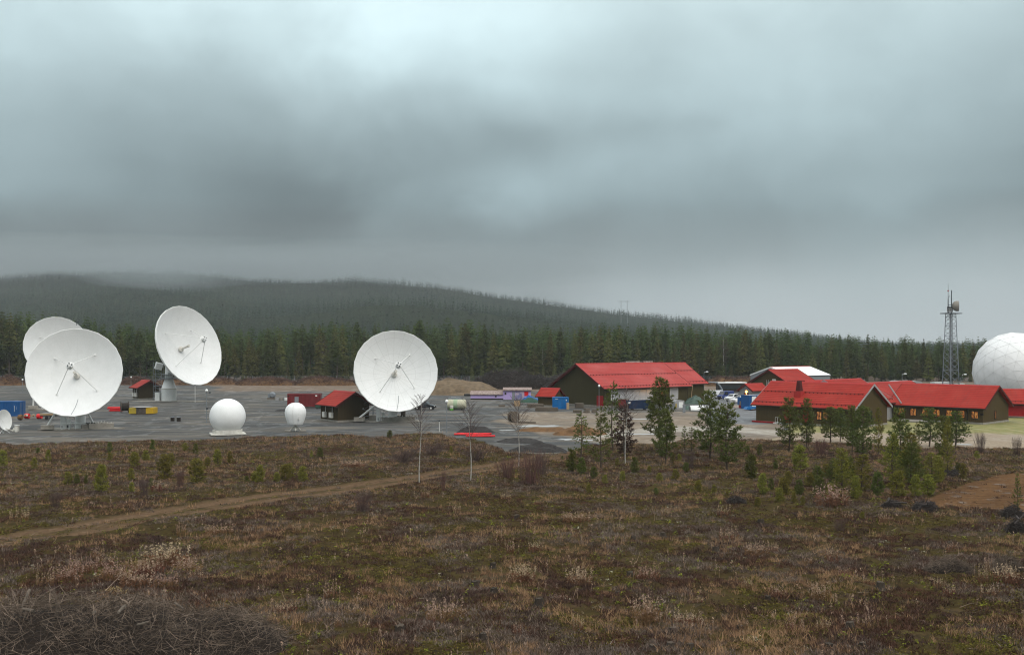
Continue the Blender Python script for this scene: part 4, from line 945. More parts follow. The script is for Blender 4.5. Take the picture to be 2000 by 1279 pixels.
# brown house in front of it
bh = house('brown_house', 'tall brown gabled house with red roof in front of the white roofed warehouse', 'house', (64.8, 240.0), ld1, 11.2, 10.0, 4.55, 7.45, .55, 'roof', 'wood', 1, guards=((.14, 12),))
opening(bh, 'window', 'gable0', 6.8 - 2.6, 4.2, 1.0, 1.2, 'white', L=10, frame='strut', mull=0)
lad = MB()
for a in (5.6, 6.2): lad.tube((-.3, a, .3), (-.3, a, 5.2), .04, .04, 4)
for k in range(14): lad.tube((-.3, 5.6, .5 + k * .33), (-.3, 6.2, .5 + k * .33), .025, .025, 4)
lad.build('wall_ladder', 'strut', bh)
ann = house('annex', 'low annex with red roof and red door beside the lit orange lamp', 'annex', (55.2, 235.0), (.86, .51), 4.2, 4.6, 3.1, 4.35, .5, 'roof', 'greywall', 1)
opening(ann, 'door', 'gable0', 2.0, .1, 1.4, 2.3, 'reddoor', L=5.2, frame='trim', mull=0)
# twin cabins, container, fence beyond the mast
for k, (px, lab) in enumerate(((1757, 'grey site cabin with curved pale roof beyond the red roofs, first of two'), (1779, 'grey site cabin with curved pale roof beside the lattice mast side, second of two'))):
    q = P(px, 746, 250); r_ = thing('site_cabin', lab, 'cabin', (q.x, q.y, 0), .2, 'twin grey cabins')
    MB().box((0, 0, 2.15), (2.9, 5, 4.3)).build('wall', 'greywall', r_); pts = [(1.55 * math.cos(a), -2.6, 4.3 + .55 * math.sin(a)) for a in np.linspace(0, math.pi, 9)]
    MB().extrude(pts, (0, 5.2, 0)).build('roof', 'lightwall', r_)

# ------------------------------------------------------------------ steel containers
def container(name, label, cat, loc, rz, Ls, Ws, Hs, m, top=None, frame=None, doorend=True, legs=0.0, group=None, z0=0.0):
    root = thing(name, label, cat, (loc[0], loc[1], z0), rz, group); mb = MB(); n = int(Ls / .28)
    prof = []
    for i in range(n):
        x0 = -Ls / 2 + .12 + (Ls - .24) * i / n; st_ = (Ls - .24) / n; prof += [(x0, 0), (x0 + st_ * .35, 0), (x0 + st_ * .5, .05), (x0 + st_ * .85, .05)]
    for s in (-1, 1):
        vs = []; 
        for x_, o_ in prof: vs += [(x_, s * (Ws / 2 - .05 - o_), .12 + legs), (x_, s * (Ws / 2 - .05 - o_), Hs - .10 + legs)]
        mb.add(vs, [(2 * i, 2 * i + 2, 2 * i + 3, 2 * i + 1) for i in range(len(prof) - 1)])
    mb.box((0, 0, Hs / 2 + legs), (Ls - .3, Ws - .32, Hs - .2)); mb.box((0, 0, Hs - .06 + legs), (Ls - .2, Ws - .2, .06), 0, 1)
    for s in (-1, 1): mb.box((s * (Ls / 2 - .09), 0, Hs / 2 + legs), (.08, Ws - .2, Hs - .3))
    mb.build('body', [m, top or m], root, recalc=False)
    fr = MB()
    for a in (-1, 1):
        for b in (-1, 1): fr.box((a * (Ls / 2 - .07), b * (Ws / 2 - .07), Hs / 2 + legs / 2), (.14, .14, Hs + legs))
        for z in (.07 + legs, Hs - .07 + legs): fr.box((0, a * (Ws / 2 - .06), z), (Ls - .28, .10, .14)); fr.box((a * (Ls / 2 - .06), 0, z), (.10, Ws - .28, .14))
    fr.build('frame', frame or m, root)
    if doorend:
        dr = MB()
        for b in (-1, 1): dr.box((Ls / 2 - .015, b * Ws / 4, Hs / 2 + legs), (.05, Ws / 2 - .2, Hs - .35))
        d_ = dr.build('door', m, root); lb = MB()
        for b in (-.35, -.15, .15, .35): lb.tube((Ls / 2 + .03, b * Ws, .25 + legs), (Ls / 2 + .03, b * Ws, Hs - .2 + legs), .025, .025, 5)
        lb.build('locking_bar', 'steel', d_)
    return root
q = G(38, 812.5); cl_ = container('shipping_container', 'blue shipping container at the yard edge beside a heap of wood scraps', 'container', (q[0] - 3.0, q[1] + 1.1), .02, 6.06, 2.44, 2.75, 'blue', 'bluebright')
mk = MB()
for i in range(7): mk.box((2.05, -1.222, 1.9 - i * .16), (.10, .012, .09))
for i in range(4): mk.box((2.40, -1.222, 1.8 - i * .16), (.06, .012, .07))
mk.build('stencil_marking', 'white', cl_)
q = G(1095, 798.5); cb_ = container('shipping_container', 'small bright blue container beside the brown shed and the hall gable', 'container', (q[0], q[1] + 1.2), .03, 3.35, 2.4, 2.45, 'bluebright', 'bluebright')
mk = MB(); mk.box((-.85, -1.205, 2.1), (.6, .012, .07)); mk.box((1.15, -1.205, 1.85), (.18, .012, .26)); mk.build('stencil_marking', 'white', cb_)
q = G(593, 796); rc = container('site_container', 'dark red site container on short legs behind the balloon radome', 'container', (q[0], q[1] + 1.3), .03, 7.1, 2.5, 2.75, 'redbox', 'redbox', legs=.22)
MB().box((-1.55, -1.235, 1.35), (.85, .04, 2.0)).build('door', 'greywall', rc); MB().box((-3.3, -1.235, 2.5), (.35, .03, .3)).build('vent', 'trim', rc)
MB().box((2.65, -1.235, 2.55), (.4, .03, .3)).build('vent', 'white', rc)
q = G(622, 798); rb_ = thing('drum_barrel', 'dark green round drum lying beside the red site container', 'barrel', (q[0], q[1], 0), .3)
MB().lathe([(.62, -.5), (.66, -.48), (.66, .48), (.62, .5)], 20, 0, Matrix.Translation((0, 0, .68)) @ Matrix.Rotation(R(90), 4, 'X')).build('body', 'tarpgreen', rb_, 40)
MB().box((0, 0, .08), (1.0, 1.1, .16)).build('cradle', 'trim', rb_)
q = P(1838, 748, 246); container('site_container', 'white container standing at the foot of the lattice mast', 'container', (q.x, q.y), .05, 4.1, 2.5, 4.6, 'white', 'white')
q = P(1874, 752, 244); container('equipment_box', 'low white equipment box between the mast and the huge radome', 'box', (q.x, q.y), .05, 1.6, 1.6, 4.4, 'white', 'white')
# blue containers by the cars
q = G(1470, 799); kb = container('shipping_container', 'dark blue container with white door panels in front of the parked cars', 'container', (q[0] + 1.2, q[1] + 3.0), R(35), 6.0, 2.4, 2.9, 'blue', 'lightwall')
MB().box((-1.7, -1.235, 1.4), (1.3, .04, 2.5)).build('door_panel', 'white', kb); MB().box((.1, -1.235, 1.4), (.25, .04, 2.4)).build('light_strip', 'white', kb)
q = G(1449, 796.5); kc = thing('waste_bin', 'wooden and blue waste bin beside the dark blue container', 'bin', (q[0], q[1], 0), .2)
MB().box((0, 0, 1.5), (1.5, 1.2, 1.6)).build('crate', 'blue', kc); MB().box((0, -.66, 1.05), (1.6, .1, .9)).build('wood_panel', 'palewood', kc); MB().box((0, -.1, .35), (1.1, 1.1, .7)).build('drum', 'reddoor', kc)
q = G(1468, 801); ks = thing('boat_trailer', 'bright blue low skip with arched cutout by the long house corner', 'skip', (q[0], q[1], 0), .12)
sp_ = [(-1.5, -.9, .25), (-1.1, -.9, .75), (1.7, -.9, .75), (1.7, -.9, .15), (1.0, -.9, .15), (.7, -.9, .35), (.1, -.9, .42), (-.4, -.9, .3), (-.7, -.9, .15)]
MB().extrude(sp_, (0, 1.8, 0)).build('hull', 'bluebright', ks); MB().box((.1, 0, .06), (1.0, 1.5, .12)).build('skid', 'trim', ks)
# skips at the hall front
q = G(1245, 801); sk_ = thing('skip', 'navy blue waste skip with raked ends in front of the hall glazing', 'skip', (q[0] + .3, q[1] + 1.0), R(4))
MB().extrude([(-2.1, -1, .35), (-2.5, -1, 2.0), (2.5, -1, 2.0), (2.1, -1, .35)], (0, 2, 0)).build('hull', 'navy', sk_)
rb2 = MB()
for a in (-1.6, -.8, 0, .8, 1.6): rb2.box((a, -1.04, 1.15), (.12, .07, 1.5))
rb2.box((0, -1.03, 1.95), (5.0, .08, .14)); rb2.build('rib', 'navy', sk_); MB().box((-2.0, -1.06, 1.55), (.5, .03, .35)).build('sticker', 'white', sk_)
for a in (-1.3, 1.3): MB().box((a, 0, .18), (.3, 1.9, .34)).build('skid', 'trim', sk_)
q = G(1232, 797); tag(MB().box((0, 0, .9), (2.2, 1.6, 1.8)).box((0, 0, 1.84), (2.4, 1.8, .08), 0, 1).build('crate', ['redbox', 'timber']), 'dark maroon crate left of the navy skip by the hall', 'crate').location = (q[0] - 1.4, q[1] + 2, 0)
q = G(1325, 800); wt = thing('white_cabinet', 'white machine cabinet with sloping top before the hall doorway', 'cabinet', (q[0], q[1] + .8, 0), .3)
MB().extrude([(-1.0, -.8, .05), (1.1, -.8, .05), (1.1, -.8, 1.9), (-.4, -.8, 2.1), (-1.0, -.8, 1.6)], (0, 1.6, 0)).build('body', 'lightwall', wt); MB().box((.3, -.84, 1.0), (.9, .06, 1.2)).build('door', 'white', wt); MB().box((-.8, -.84, .9), (.25, .05, .8)).build('side_flap', 'yellowdull', wt)
q = G(1336, 806); tag(MB().box((0, 0, .75), (.5, .4, 1.5)).box((0, 0, 1.54), (.6, .5, .08)).build('electric_cabinet', 'steel'), 'narrow grey electric cabinet in front of the tarp covered boat', 'cabinet').location = (q[0], q[1], 0)
def heap(name, label, cat, px, py, L_, W_, H_, m, rz=0, seed=0, rough=.25, n=26, group=None, tilt=0):
    x_, y_ = G(px, py); u = np.linspace(-1, 1, n); U, Vv = np.meshgrid(u, u); rr = np.sqrt(U ** 2 + Vv ** 2)
    hgt = np.clip(1 - rr ** 1.7, 0, 1) ** .75 * H_; nz = fbm(U * 2.4 + seed, Vv * 2.4 + seed * 3, 6, seed) - .5
    hgt = np.where(rr < 1, hgt * (1 + rough * 2 * nz), 0) - .03
    V_ = np.stack([U * L_ / 2 * (1 + .25 * nz), Vv * W_ / 2 * (1 + .25 * nz), hgt], -1).reshape(-1, 3)
    ii = np.arange(n * n).reshape(n, n); Q = np.stack([ii[:-1, :-1], ii[:-1, 1:], ii[1:, 1:], ii[1:, :-1]], -1).reshape(-1, 4)
    o = np_obj(name, V_, Q, m, smooth=True); o.location = (x_, y_ + W_ / 2 * .7, 0); o.rotation_euler = (0, 0, rz)
    return tag(o, label, cat, group)
heap('covered_boat', 'boat under a pale green tarpaulin near the hall corner', 'boat', 1350, 800, 4.4, 2.2, .95, 'tarppale', .1, 3, .3)
heap('tarp_heap', 'dark heap under a grey green tarp at the far hall corner', 'tarp heap', 1358, 789, 5.4, 3, 1.7, 'tarppale', 0, 5, .7)
x_, y_ = G(1366, 801); bo = thing('boat', 'upturned white boat hull lying near the hall corner', 'boat', (x_, y_, 0), .1)
hb = MB(); n_ = 9
for i in range(n_):
    u = i / (n_ - 1); wd = .9 * math.sin(math.pi * min(1, .25 + u * .75)) ** .6 * (1 if u < .6 else 1 - (u - .6) * 1.6); hb.v += [Vector((-2 + 4 * u, -wd, .08)), Vector((-2 + 4 * u, -wd * .6, .75)), Vector((-2 + 4 * u, 0, .95)), Vector((-2 + 4 * u, wd * .6, .75)), Vector((-2 + 4 * u, wd, .08))]
for i in range(n_ - 1):
    for j in range(4): hb.f.append([i * 5 + j, i * 5 + j + 1, (i + 1) * 5 + j + 1, (i + 1) * 5 + j]); hb.m.append(0)
hb.build('hull', 'white', bo, 50); MB().tube((-1.9, 0, .97), (1.6, 0, .97), .06, .05, 5).build('keel', 'strut', bo)
tag(MB().tube((0, 0, 0), (.5, .3, 4.3), .06, .05, 6).build('leaning_plank', 'palewood'), 'pale pole leaning by the far end of the hall', 'pole').location = (*G(1349, 788), 0)

# ------------------------------------------------------------------ vehicles
def car(name, label, cat, loc, rz, body, kind='pickup', group=None):
    root = thing(name, label, cat, (loc[0], loc[1], 0), rz, group)
    if kind == 'pickup': prof = [(-2.6, .45), (-2.6, 1.05), (-.75, 1.1), (-.55, 1.78), (.75, 1.80), (1.45, 1.15), (2.45, .98), (2.6, .8), (2.6, .42)]; win = [(-.62, 1.16), (-.45, 1.70), (.70, 1.72), (1.25, 1.16)]
    elif kind == 'van': prof = [(-2.5, .4), (-2.5, 2.1), (1.1, 2.15), (1.9, 1.25), (2.5, 1.05), (2.55, .4)]; win = [(.1, 1.25), (.1, 1.95), (1.0, 1.98), (1.6, 1.28)]
    else: prof = [(-2.2, .42), (-2.25, .95), (-1.75, 1.5), (-.9, 1.72), (.4, 1.68), (1.15, 1.1), (2.05, .92), (2.2, .7), (2.2, .4)]; win = [(-1.7, 1.08), (-1.4, 1.46), (-.8, 1.62), (.35, 1.58), (.95, 1.1)]
    W_ = 1.8; mb = MB(); n_ = len(prof); zc = 1.1
    def ring(y_, k): return [(x_, y_, z_) if z_ < zc + .06 else (x_, y_ * k, z_) for x_, z_ in prof]
    a = ring(-W_ / 2, .84); b_ = ring(W_ / 2, .84); vs = a + b_
    mb.add(vs, [tuple(range(n_)), tuple(range(2 * n_ - 1, n_ - 1, -1))] + [(i, n_ + i, n_ + (i + 1) % n_, (i + 1) % n_) for i in range(n_)])
    bd = mb.build('body', body, root); bv = bd.modifiers.new('edge', 'BEVEL'); bv.width = .06; bv.segments = 2; bv.limit_method = 'ANGLE'
    for s in (-1, 1):
        MB().extrude([(x_, s * (W_ / 2 * (1.0 if z_ < zc + .1 else .865) + .005), z_) for x_, z_ in win], (0, s * .02, 0)).build('side_window', 'glass', root)
    top = max(prof, key=lambda q: q[1] + q[0] * .01); nxt = prof[prof.index(top) + 1]
    d_ = Vector((nxt[0] - top[0], 0, nxt[1] - top[1])); nrm = Vector((-d_.z, 0, d_.x)).normalized(); nrm = nrm if nrm.z > 0 else -nrm
    A = Vector((top[0], 0, top[1])) + d_ * .1 + nrm * .025; Bv = Vector((top[0], 0, top[1])) + d_ * .92 + nrm * .025
    MB().add([A + Vector((0, -.66, 0)), A + Vector((0, .66, 0)), Bv + Vector((0, .74, 0)), Bv + Vector((0, -.74, 0))], [(0, 1, 2, 3)]).extrude([A + Vector((0, -.66, -.01)), A + Vector((0, .66, -.01)), Bv + Vector((0, .74, -.01)), Bv + Vector((0, -.74, -.01))], nrm * .01).build('windscreen', 'glass', root)
    xf = prof[-1][0]
    MB().box((xf + .02, 0, .72), (.06, 1.1, .2)).build('grille', 'black', root)
    for s in (-1, 1): MB().box((xf - .02, s * .7, .80), (.10, .3, .16)).build('headlight', 'lamppale', root)
    MB().box((xf + .02, 0, .48), (.12, 1.7, .18)).build('bumper', 'strut' if body == 'carwhite' else 'trim', root)
    for fx in (-1.5, 1.5):
        for s in (-1, 1):
            w_ = MB().lathe([(.36, -.12), (.38, -.08), (.38, .08), (.36, .12)], 16, 0, Matrix.Translation((fx, s * (W_ / 2 - .08), .38)) @ Matrix.Rotation(R(90), 4, 'X')).build('wheel', 'black', root, 40)
            MB().lathe([(.2, -.01), (.2, .01)], 12, 0, Matrix.Translation((fx, s * (W_ / 2 + .05), .38)) @ Matrix.Rotation(R(90), 4, 'X')).build('rim', 'strut', w_)
    return root
q = G(840, 800.5); car('parked_car', 'black car parked behind the seamed white dish', 'car', (q[0] - 1.2, q[1] + 1.2), R(-8), 'cardark', 'car')
q = G(1425, 784); car('pickup_truck', 'white pickup truck parked beside a dark blue van, lower windscreen', 'pickup', (q[0] + 1.4, q[1] + 1.5), R(218), 'carwhite', 'pickup', 'white pickups in the parking row')
q = G(1437, 788); car('pickup_truck', 'white pickup truck half hidden by the dark blue container', 'pickup', (q[0] + 1.6, q[1] + 1.5), R(214), 'carwhite', 'pickup', 'white pickups in the parking row')
q = G(1414, 781); car('parked_van', 'dark blue van parked between pine top and white pickup', 'van', (q[0] + .8, q[1] + 2), R(222), 'carblue', 'van')
q = G(1402, 780); car('parked_van', 'white van mostly hidden behind a pine top near the blue van', 'van', (q[0] - .4, q[1] + 3), R(215), 'carwhite', 'van')
q = G(1434, 770); bs = thing('bus', 'long white roofed bus with dark window band behind the pickups', 'bus', (q[0], q[1] + 4, 0), .04)
MB().box((0, 0, 1.75), (8.0, 2.4, 2.5)).build('body', 'trim', bs); MB().box((0, 0, 3.08), (8.3, 2.6, .3)).build('roof', 'white', bs); MB().box((0, -1.22, 1.9), (7.6, .06, 1.0)).build('window_band', 'glass', bs)
for a in (-2.6, 2.6): MB().lathe([(.45, -.15), (.48, -.1), (.48, .1), (.45, .15)], 14, 0, Matrix.Translation((a, -1.1, .47)) @ Matrix.Rotation(R(90), 4, 'X')).build('wheel', 'black', bs)
q = G(1442, 763); cv_ = thing('caravan', 'pale caravan parked behind the bus near the orange lamp', 'caravan', (q[0], q[1] + 6, 0), .03)
MB().extrude([(-2.6, -1, .5), (-2.8, -1, 1.6), (-2.3, -1, 2.5), (2.4, -1, 2.5), (2.7, -1, .5)], (0, 2, 0)).build('body', 'white', cv_); MB().box((.4, -1.03, 1.6), (3.2, .05, .7)).build('window', 'glass', cv_); MB().lathe([(.3, -.1), (.3, .1)], 12, 0, Matrix.Translation((0, -1, .3)) @ Matrix.Rotation(R(90), 4, 'X')).build('wheel', 'black', cv_)
# boom lift
q = G(1409, 777); lf = thing('boom_lift', 'grey boom lift with bent arm beyond the parked cars', 'boom lift', (q[0], q[1] + 6, 0)); dB = q[1] + 6; O = Vector((q[0], q[1] + 6, 0))
MB().box((0, 0, .9), (2.6, 1.8, 1.0)).build('chassis', 'blue', lf); MB().path([P(1411, 762, dB) - O, P(1406, 753, dB) - O, P(1400, 746.5, dB) - O, P(1384, 746, dB) - O], [.22, .2, .18, .16], 8).build('arm', 'steel', lf); MB().tube((0, 0, 1.3), P(1411, 762, dB) - O, .3, .25, 8).build('turret', 'steel', lf)
for a in (-.9, .9): MB().lathe([(.42, -.15), (.42, .15)], 14, 0, Matrix.Translation((a, -.9, .42)) @ Matrix.Rotation(R(90), 4, 'X')).build('wheel', 'black', lf)

# ------------------------------------------------------------------ lattice mast
dM = 230.0; q = P(1857, 748, dM); ms = thing('lattice_mast', 'tall grey lattice mast with platform, drum dish and thin aerials', 'mast', (q.x, dM, 0), .35)
zp = CH + (678 - 613) * dM / F; hw0, hw1 = 1.55, .84
def hw(z): return hw0 + (hw1 - hw0) * min(1, z / zp)
for a in range(4):
    an_ = math.pi / 4 + a * math.pi / 2; MB().tube((hw(0) * 1.25 * math.cos(an_), hw(0) * 1.25 * math.sin(an_), 0), (hw1 * 1.25 * math.cos(an_), hw1 * 1.25 * math.sin(an_), zp), .10, .08, 6).build('leg', 'steel', ms)
br = MB(); zz = 0; k = 0
while zz < zp - .5:
    st_ = hw(zz) * 1.1; z2 = min(zp, zz + st_)
    for a in range(4):
        a0 = math.pi / 4 + a * math.pi / 2; a1 = a0 + math.pi / 2; c0 = lambda z, an_: Vector((hw(z) * 1.25 * math.cos(an_), hw(z) * 1.25 * math.sin(an_), z))
        br.tube(c0(zz, a0), c0(z2, a1), .04, .04, 4, 0, False); br.tube(c0(zz, a1), c0(z2, a0), .04, .04, 4, 0, False)
        if k % 2 == 0: br.tube(c0(z2, a0), c0(z2, a1), .045, .045, 4, 0, False)
    zz = z2; k += 1
br.build('bracing', 'steel', ms)
ld_ = MB(); 
for a in (-.2, .2): ld_.tube((a, .2, 0), (a * .7, .1, zp), .055, .05, 5)
for z in np.arange(.5, zp, .6): ld_.box((0, .15, z), (.36, .05, .05))
ld_.tube((.35, -.1, 0), (.25, -.1, zp), .09, .09, 6); ld_.build('ladder', 'darksteel', ms)
pf = MB().box((.1, 0, zp + .1), (4.1, 2.4, .18)); 
pfo = pf.build('platform', 'darksteel', ms); rl = MB()
for a in (-1.9, -1.3, -.7): rl.tube((a, -1.1, zp + .1), (a, -1.1, zp + 1.1), .03, .03, 4)
rl.tube((-1.9, -1.1, zp + 1.1), (-.7, -1.1, zp + 1.1), .03, .03, 4); rl.tube((-1.9, -1.1, zp + .6), (-.7, -1.1, zp + .6), .025, .025, 4); rl.build('rail', 'strut', pfo)
zt = CH + (678 - 553) * dM / F; z2 = CH + (678 - 567) * dM / F
ae = MB(); ae.tube((-.75, 0, zp), (-.75, 0, zp + 3.4), .11, .10, 6); ae.tube((-.75, 0, zp + 3.4), (-.75, 0, zt), .05, .03, 5); ae.tube((-.75, 0, zp + 3.7), (-.3, 0, zp + 4.0), .07, .07, 5); ae.build('aerial', 'darksteel', ms)
MB().lathe([(.01, 0), (.16, .05), (.16, .25), (.01, .3)], 8, 0, Matrix.Translation((-.75, 0, zp + 5.0))).build('warning_light', 'reddoor', ms)
MB().tube((.22, 0, zp), (.22, 0, z2), .11, .09, 6).build('aerial', 'darksteel', ms)
bx = MB(); bx.box((-.25, 0, zp + 1.0), (1.1, .6, 1.2)); bx.tube((-.7, 0, zp + 1.9), (.5, 0, zp + 2.0), .08, .08, 5); bx.build('radio_unit', 'darksteel', ms)
ax_ = Vector((.95, -.30, .0)); Xd = Matrix.Translation((.45, 0, zp + 1.75)) @ frame_from_axis(Matrix.Rotation(-.35, 3, 'Z') @ ax_)
dr_ = MB().lathe([(.35, -.1), (.75, .1), (1.0, .4), (1.16, .75), (1.16, 1.25)], 24, 0, None).build('drum_dish', 'concrete', ms, 35, Xd); MB().lathe([(1.18, 1.22), (1.18, 1.30), (.01, 1.34)], 24).build('cover', 'greywall', dr_, 30, None)

# ------------------------------------------------------------------ lamps, poles and posts
def lamp_post(label, px, py_base, py_top, lit=False, d=None, arm=False, group=None):
    if d is None: x_, y_ = G(px, py_base)
    else: p_ = P(px, py_base, d); x_, y_ = p_.x, d
    h = CH + (HY - py_top) * y_ / F; root = thing('lamp_post', label, 'lamp post', (x_, y_, 0), 0, group)
    MB().tube((0, 0, 0), (0, 0, h - .2), .065, .045, 8).build('pole', 'steel', root, 40)
    if arm:
        MB().path([(0, 0, h - .25), (.25, 0, h - .02), (.55, 0, h)], [.05, .05, .05], 6).build('arm', 'strut', root); MB().lathe([(.01, -.35), (.14, -.25), (.16, .2), (.01, .35)], 10, 0, Matrix.Translation((.8, 0, h)) @ Matrix.Rotation(R(90), 4, 'Y')).build('lamp_head', 'lamppale', root, 40)
    else:
        MB().lathe([(.01, -.26), (.20, -.18), (.26, 0), (.2, .18), (.01, .26)], 14, 0, Matrix.Translation((0, 0, h - .05))).build('lamp_head', 'lamp' if lit else 'lamppale', root, 50)
    return root
lamp_post('lamp post with round white globe in front of the hall gable', 1170, 798, 753)
lamp_post('lamp post with bent head at the far corner of the hall', 1375, 788, 726, arm=True, d=262)
lit = lamp_post('glowing orange street lamp beside the annex with the red door', 1457.5, 790, 764, lit=True, d=226)
pl_ = bpy.data.lights.new('street_lamp_glow', 'POINT'); pl_.energy = 900; pl_.color = (1, .5, .12); pl_.shadow_soft_size = .3
plo = bpy.data.objects.new('street_lamp_glow', pl_); COL.objects.link(plo); plo.parent = lit; plo.location = (0, -.5, CH + (HY - 764) * 226 / F - .4)
lamp_post('lamp post with pale arm head beside the twin grey cabins', 1762, 780, 730, arm=True, d=248)
lamp_post('lamp post with pale arm head between mast and huge radome', 1879, 780, 731, arm=True, d=248)
lamp_post('thin lamp post with white head before the red brown brush bank, beside the dish pair', 44, 765, 741, d=300)
lamp_post('thin lamp post with small white head behind the small brown hut', 256, 760, 736, d=330)
lamp_post('tall thin grey post on the heath edge beside the cream tank', 872.5, 845.5, 783)
wm = lamp_post('thin weather mast with instruments beside the ball radome', 403.5, 826, 762)
mb = MB(); hM = 13 - (763 - 678) * D(826) / F
mb.tube((-.3, 0, hM - .4), (.5, 0, hM - .4), .03, .03, 4); mb.box((.55, 0, hM - .3), (.3, .2, .22)); mb.tube((0, 0, hM * .45), (.6, 0, hM * .47), .03, .03, 4); mb.box((.1, 0, hM * .45), (.3, .2, .3)); mb.build('instrument', 'darksteel', wm)
for px, py, h_, lab in ((858, 843, 1.6, 'short grey marker post beside the tall thin post'), (381, 786, 4.0, 'thin grey pole standing under the upturned dish')):
    x_, y_ = G(px, py); r_ = thing('marker_post', lab, 'post', (x_, y_, 0)); MB().tube((0, 0, 0), (0, 0, h_), .05, .05, 6).build('pole', 'strut', r_); MB().box((0, 0, h_ + .08), (.25, .2, .16)).build('cap', 'darksteel', r_)
for px, py, lab in ((337, 822, 'small dark bin on the yard left of its twin, near the ball radome'), (349, 822.5, 'small dark bin on the yard, closer to the ball radome')):
    x_, y_ = G(px, py); r_ = thing('waste_bin', lab, 'bin', (x_, y_, 0)); MB().box((0, 0, .34), (.55, .5, .68)).build('body', 'trim', r_); MB().box((0, 0, .70), (.62, .56, .06)).build('lid', 'steel', r_)

# ------------------------------------------------------------------ yard clutter
def reel(label, px, py, Rr_, wd, rz, m, upright=True, m2=None, group=None):
    x_, y_ = G(px, py); root = thing('cable_drum', label, 'cable drum', (x_, y_ + Rr_ * .4, 0), rz, group)
    X_ = Matrix.Translation((0, 0, Rr_)) @ Matrix.Rotation(R(90), 4, 'Y') if upright else Matrix.Translation((0, 0, wd / 2))
    for z in (-wd / 2, wd / 2 - .1):
        fl = MB().lathe([(Rr_, z), (Rr_, z + .1)], 32).build('flange', m, root, 30, X_)
        mb = MB(); 
        for i in range(7): mb.box((0, (-3 + i) * Rr_ * .27, z + (.11 if z > 0 else -.01)), (2 * Rr_ * math.sqrt(max(.02, 1 - ((-3 + i) * .27) ** 2)) * .98, Rr_ * .25, .02))
        mb.build('plank', 'timber' if m == 'timber' else m, fl)
    MB().lathe([(Rr_ * .72, -wd / 2 + .1), (Rr_ * .72, wd / 2 - .1)], 28).build('wound_cable', m2 or 'trim', root, 30, X_)
    return root
reel('large dark cable drum standing beside the red pipe bundle', 242, 805.5, 1.12, 1.5, .45, 'spool')
x_, y_ = G(274, 809); yr = thing('cable_spool', 'flat yellow cable spool with grey middle and pale top', 'cable spool', (x_, y_ + 1.6, 0), .02)
for a, b_, m_ in ((-2.35, -.75, 'yellowdull'), (.75, 2.35, 'yellow')): MB().box(((a + b_) / 2, 0, .66), (b_ - a, 2.6, 1.12)).build('frame_side', m_, yr)
MB().lathe([(1.6, .02), (1.6, 1.30)], 32).build('wound_cable', 'spool', yr, 30); MB().lathe([(1.75, 1.31), (1.75, 1.38)], 32).build('top_plate', 'lightwall', yr, 30)
MB().box((-1.3, -.1, 1.28), (1.3, 1.4, .08)).build('cover_board', 'palewood', yr)
reel('weathered wooden cable drum on the pale dirt beside a long log', 1003, 824.5, .95, 1.0, 2.2, 'timber', m2='spool')
x_, y_ = G(1025, 826); lg = tag(MB().tube((-2, 0, .16), (2, -.25, .16), .16, .13, 8).tube((-1.2, .35, .12), (1.2, .2, .12), .1, .1, 7).build('log', 'logs'), 'long log lying beside the weathered wooden cable drum', 'log'); lg.location = (x_, y_, 0); lg.rotation_euler = (0, 0, -.25)
def pipes(label, px0, px1, py, n_, m, seed, group=None, h2=1):
    d = D(py); root = thing('pipe_bundle', label, 'pipes', (((px0 + px1) / 2 - 1000) * d / F, d, 0), 0, group); L_ = (px1 - px0) * d / F; rn = random.Random(seed)
    for i in range(n_): 
        y_ = i % max(1, n_ // h2) * .30; z_ = .12 + (i // max(1, n_ // h2)) * .22; o = rn.uniform(-.12, .12) * L_
        MB().tube((-L_ / 2 * rn.uniform(.75, 1) + o, y_ + rn.uniform(-.2, .2), z_), (L_ / 2 * rn.uniform(.75, 1) + o, y_ + rn.uniform(-.4, .4), z_ + rn.uniform(-.02, .03)), .11, .11, 8).build('pipe', m, root, 40)
pipes('bright red pipes lying along the dark stone heap, longer bundle', 884, 956, 849.5, 6, 'redbright', 4, h2=1)
pipes('bright red pipes lying closest to the bare heath, shorter bundle', 912, 966, 853.5, 5, 'redbright', 5, h2=1)
pipes('short red pipes stacked beside the large dark cable drum', 211, 240, 803, 7, 'redbright', 6, h2=3)
# tank
x_, y_ = G(891, 800.5); tk = thing('storage_tank', 'weathered cream cylinder tank with a green band lying on the yard', 'tank', (x_, y_ + 1, 0), -.06)
X_ = Matrix.Translation((0, 0, 1.12)) @ Matrix.Rotation(R(90), 4, 'Y')
MB().lathe([(.3, -2.05), (.75, -1.98), (1.0, -1.8), (1.05, -1.5), (1.05, 1.6), (.98, 1.85), (.7, 2.02), (.3, 2.07)], 32, 0, X_).build('body', 'tank', tk, 40)
MB().lathe([(1.056, -.55), (1.062, -.5), (1.062, .25), (1.056, .3)], 32, 0, X_, False).build('band', 'tankband', tk, 40)
for a in (-1.2, 1.2): MB().box((a, 0, .12), (.3, 1.8, .24)).build('cradle', 'trim', tk)
sv = MB().tube((-1.95, -.5, 1.4), (-1.95, -.5, 2.2), .08, .08, 6); sv.build('valve', 'white', tk)
x_, y_ = G(882, 801.5); dr2 = thing('drum_barrel', 'small pale drum with green light painted on its lower end before the cream tank', 'barrel', (x_, y_ - .2, 0)); MB().lathe([(.34, .42), (.36, .45), (.36, 1.0), (.3, 1.03)], 16).build('body', 'offwhite', dr2, 40)
M['vivid'] = mat('painted green light', (.10, .30, .05), None, .5, 2); MB().lathe([(.37, .0), (.40, .05), (.40, .38), (.37, .42)], 16).build('lower_end', 'vivid', dr2, 40)  # green light falling on the pale drum, painted as colour on its lower end
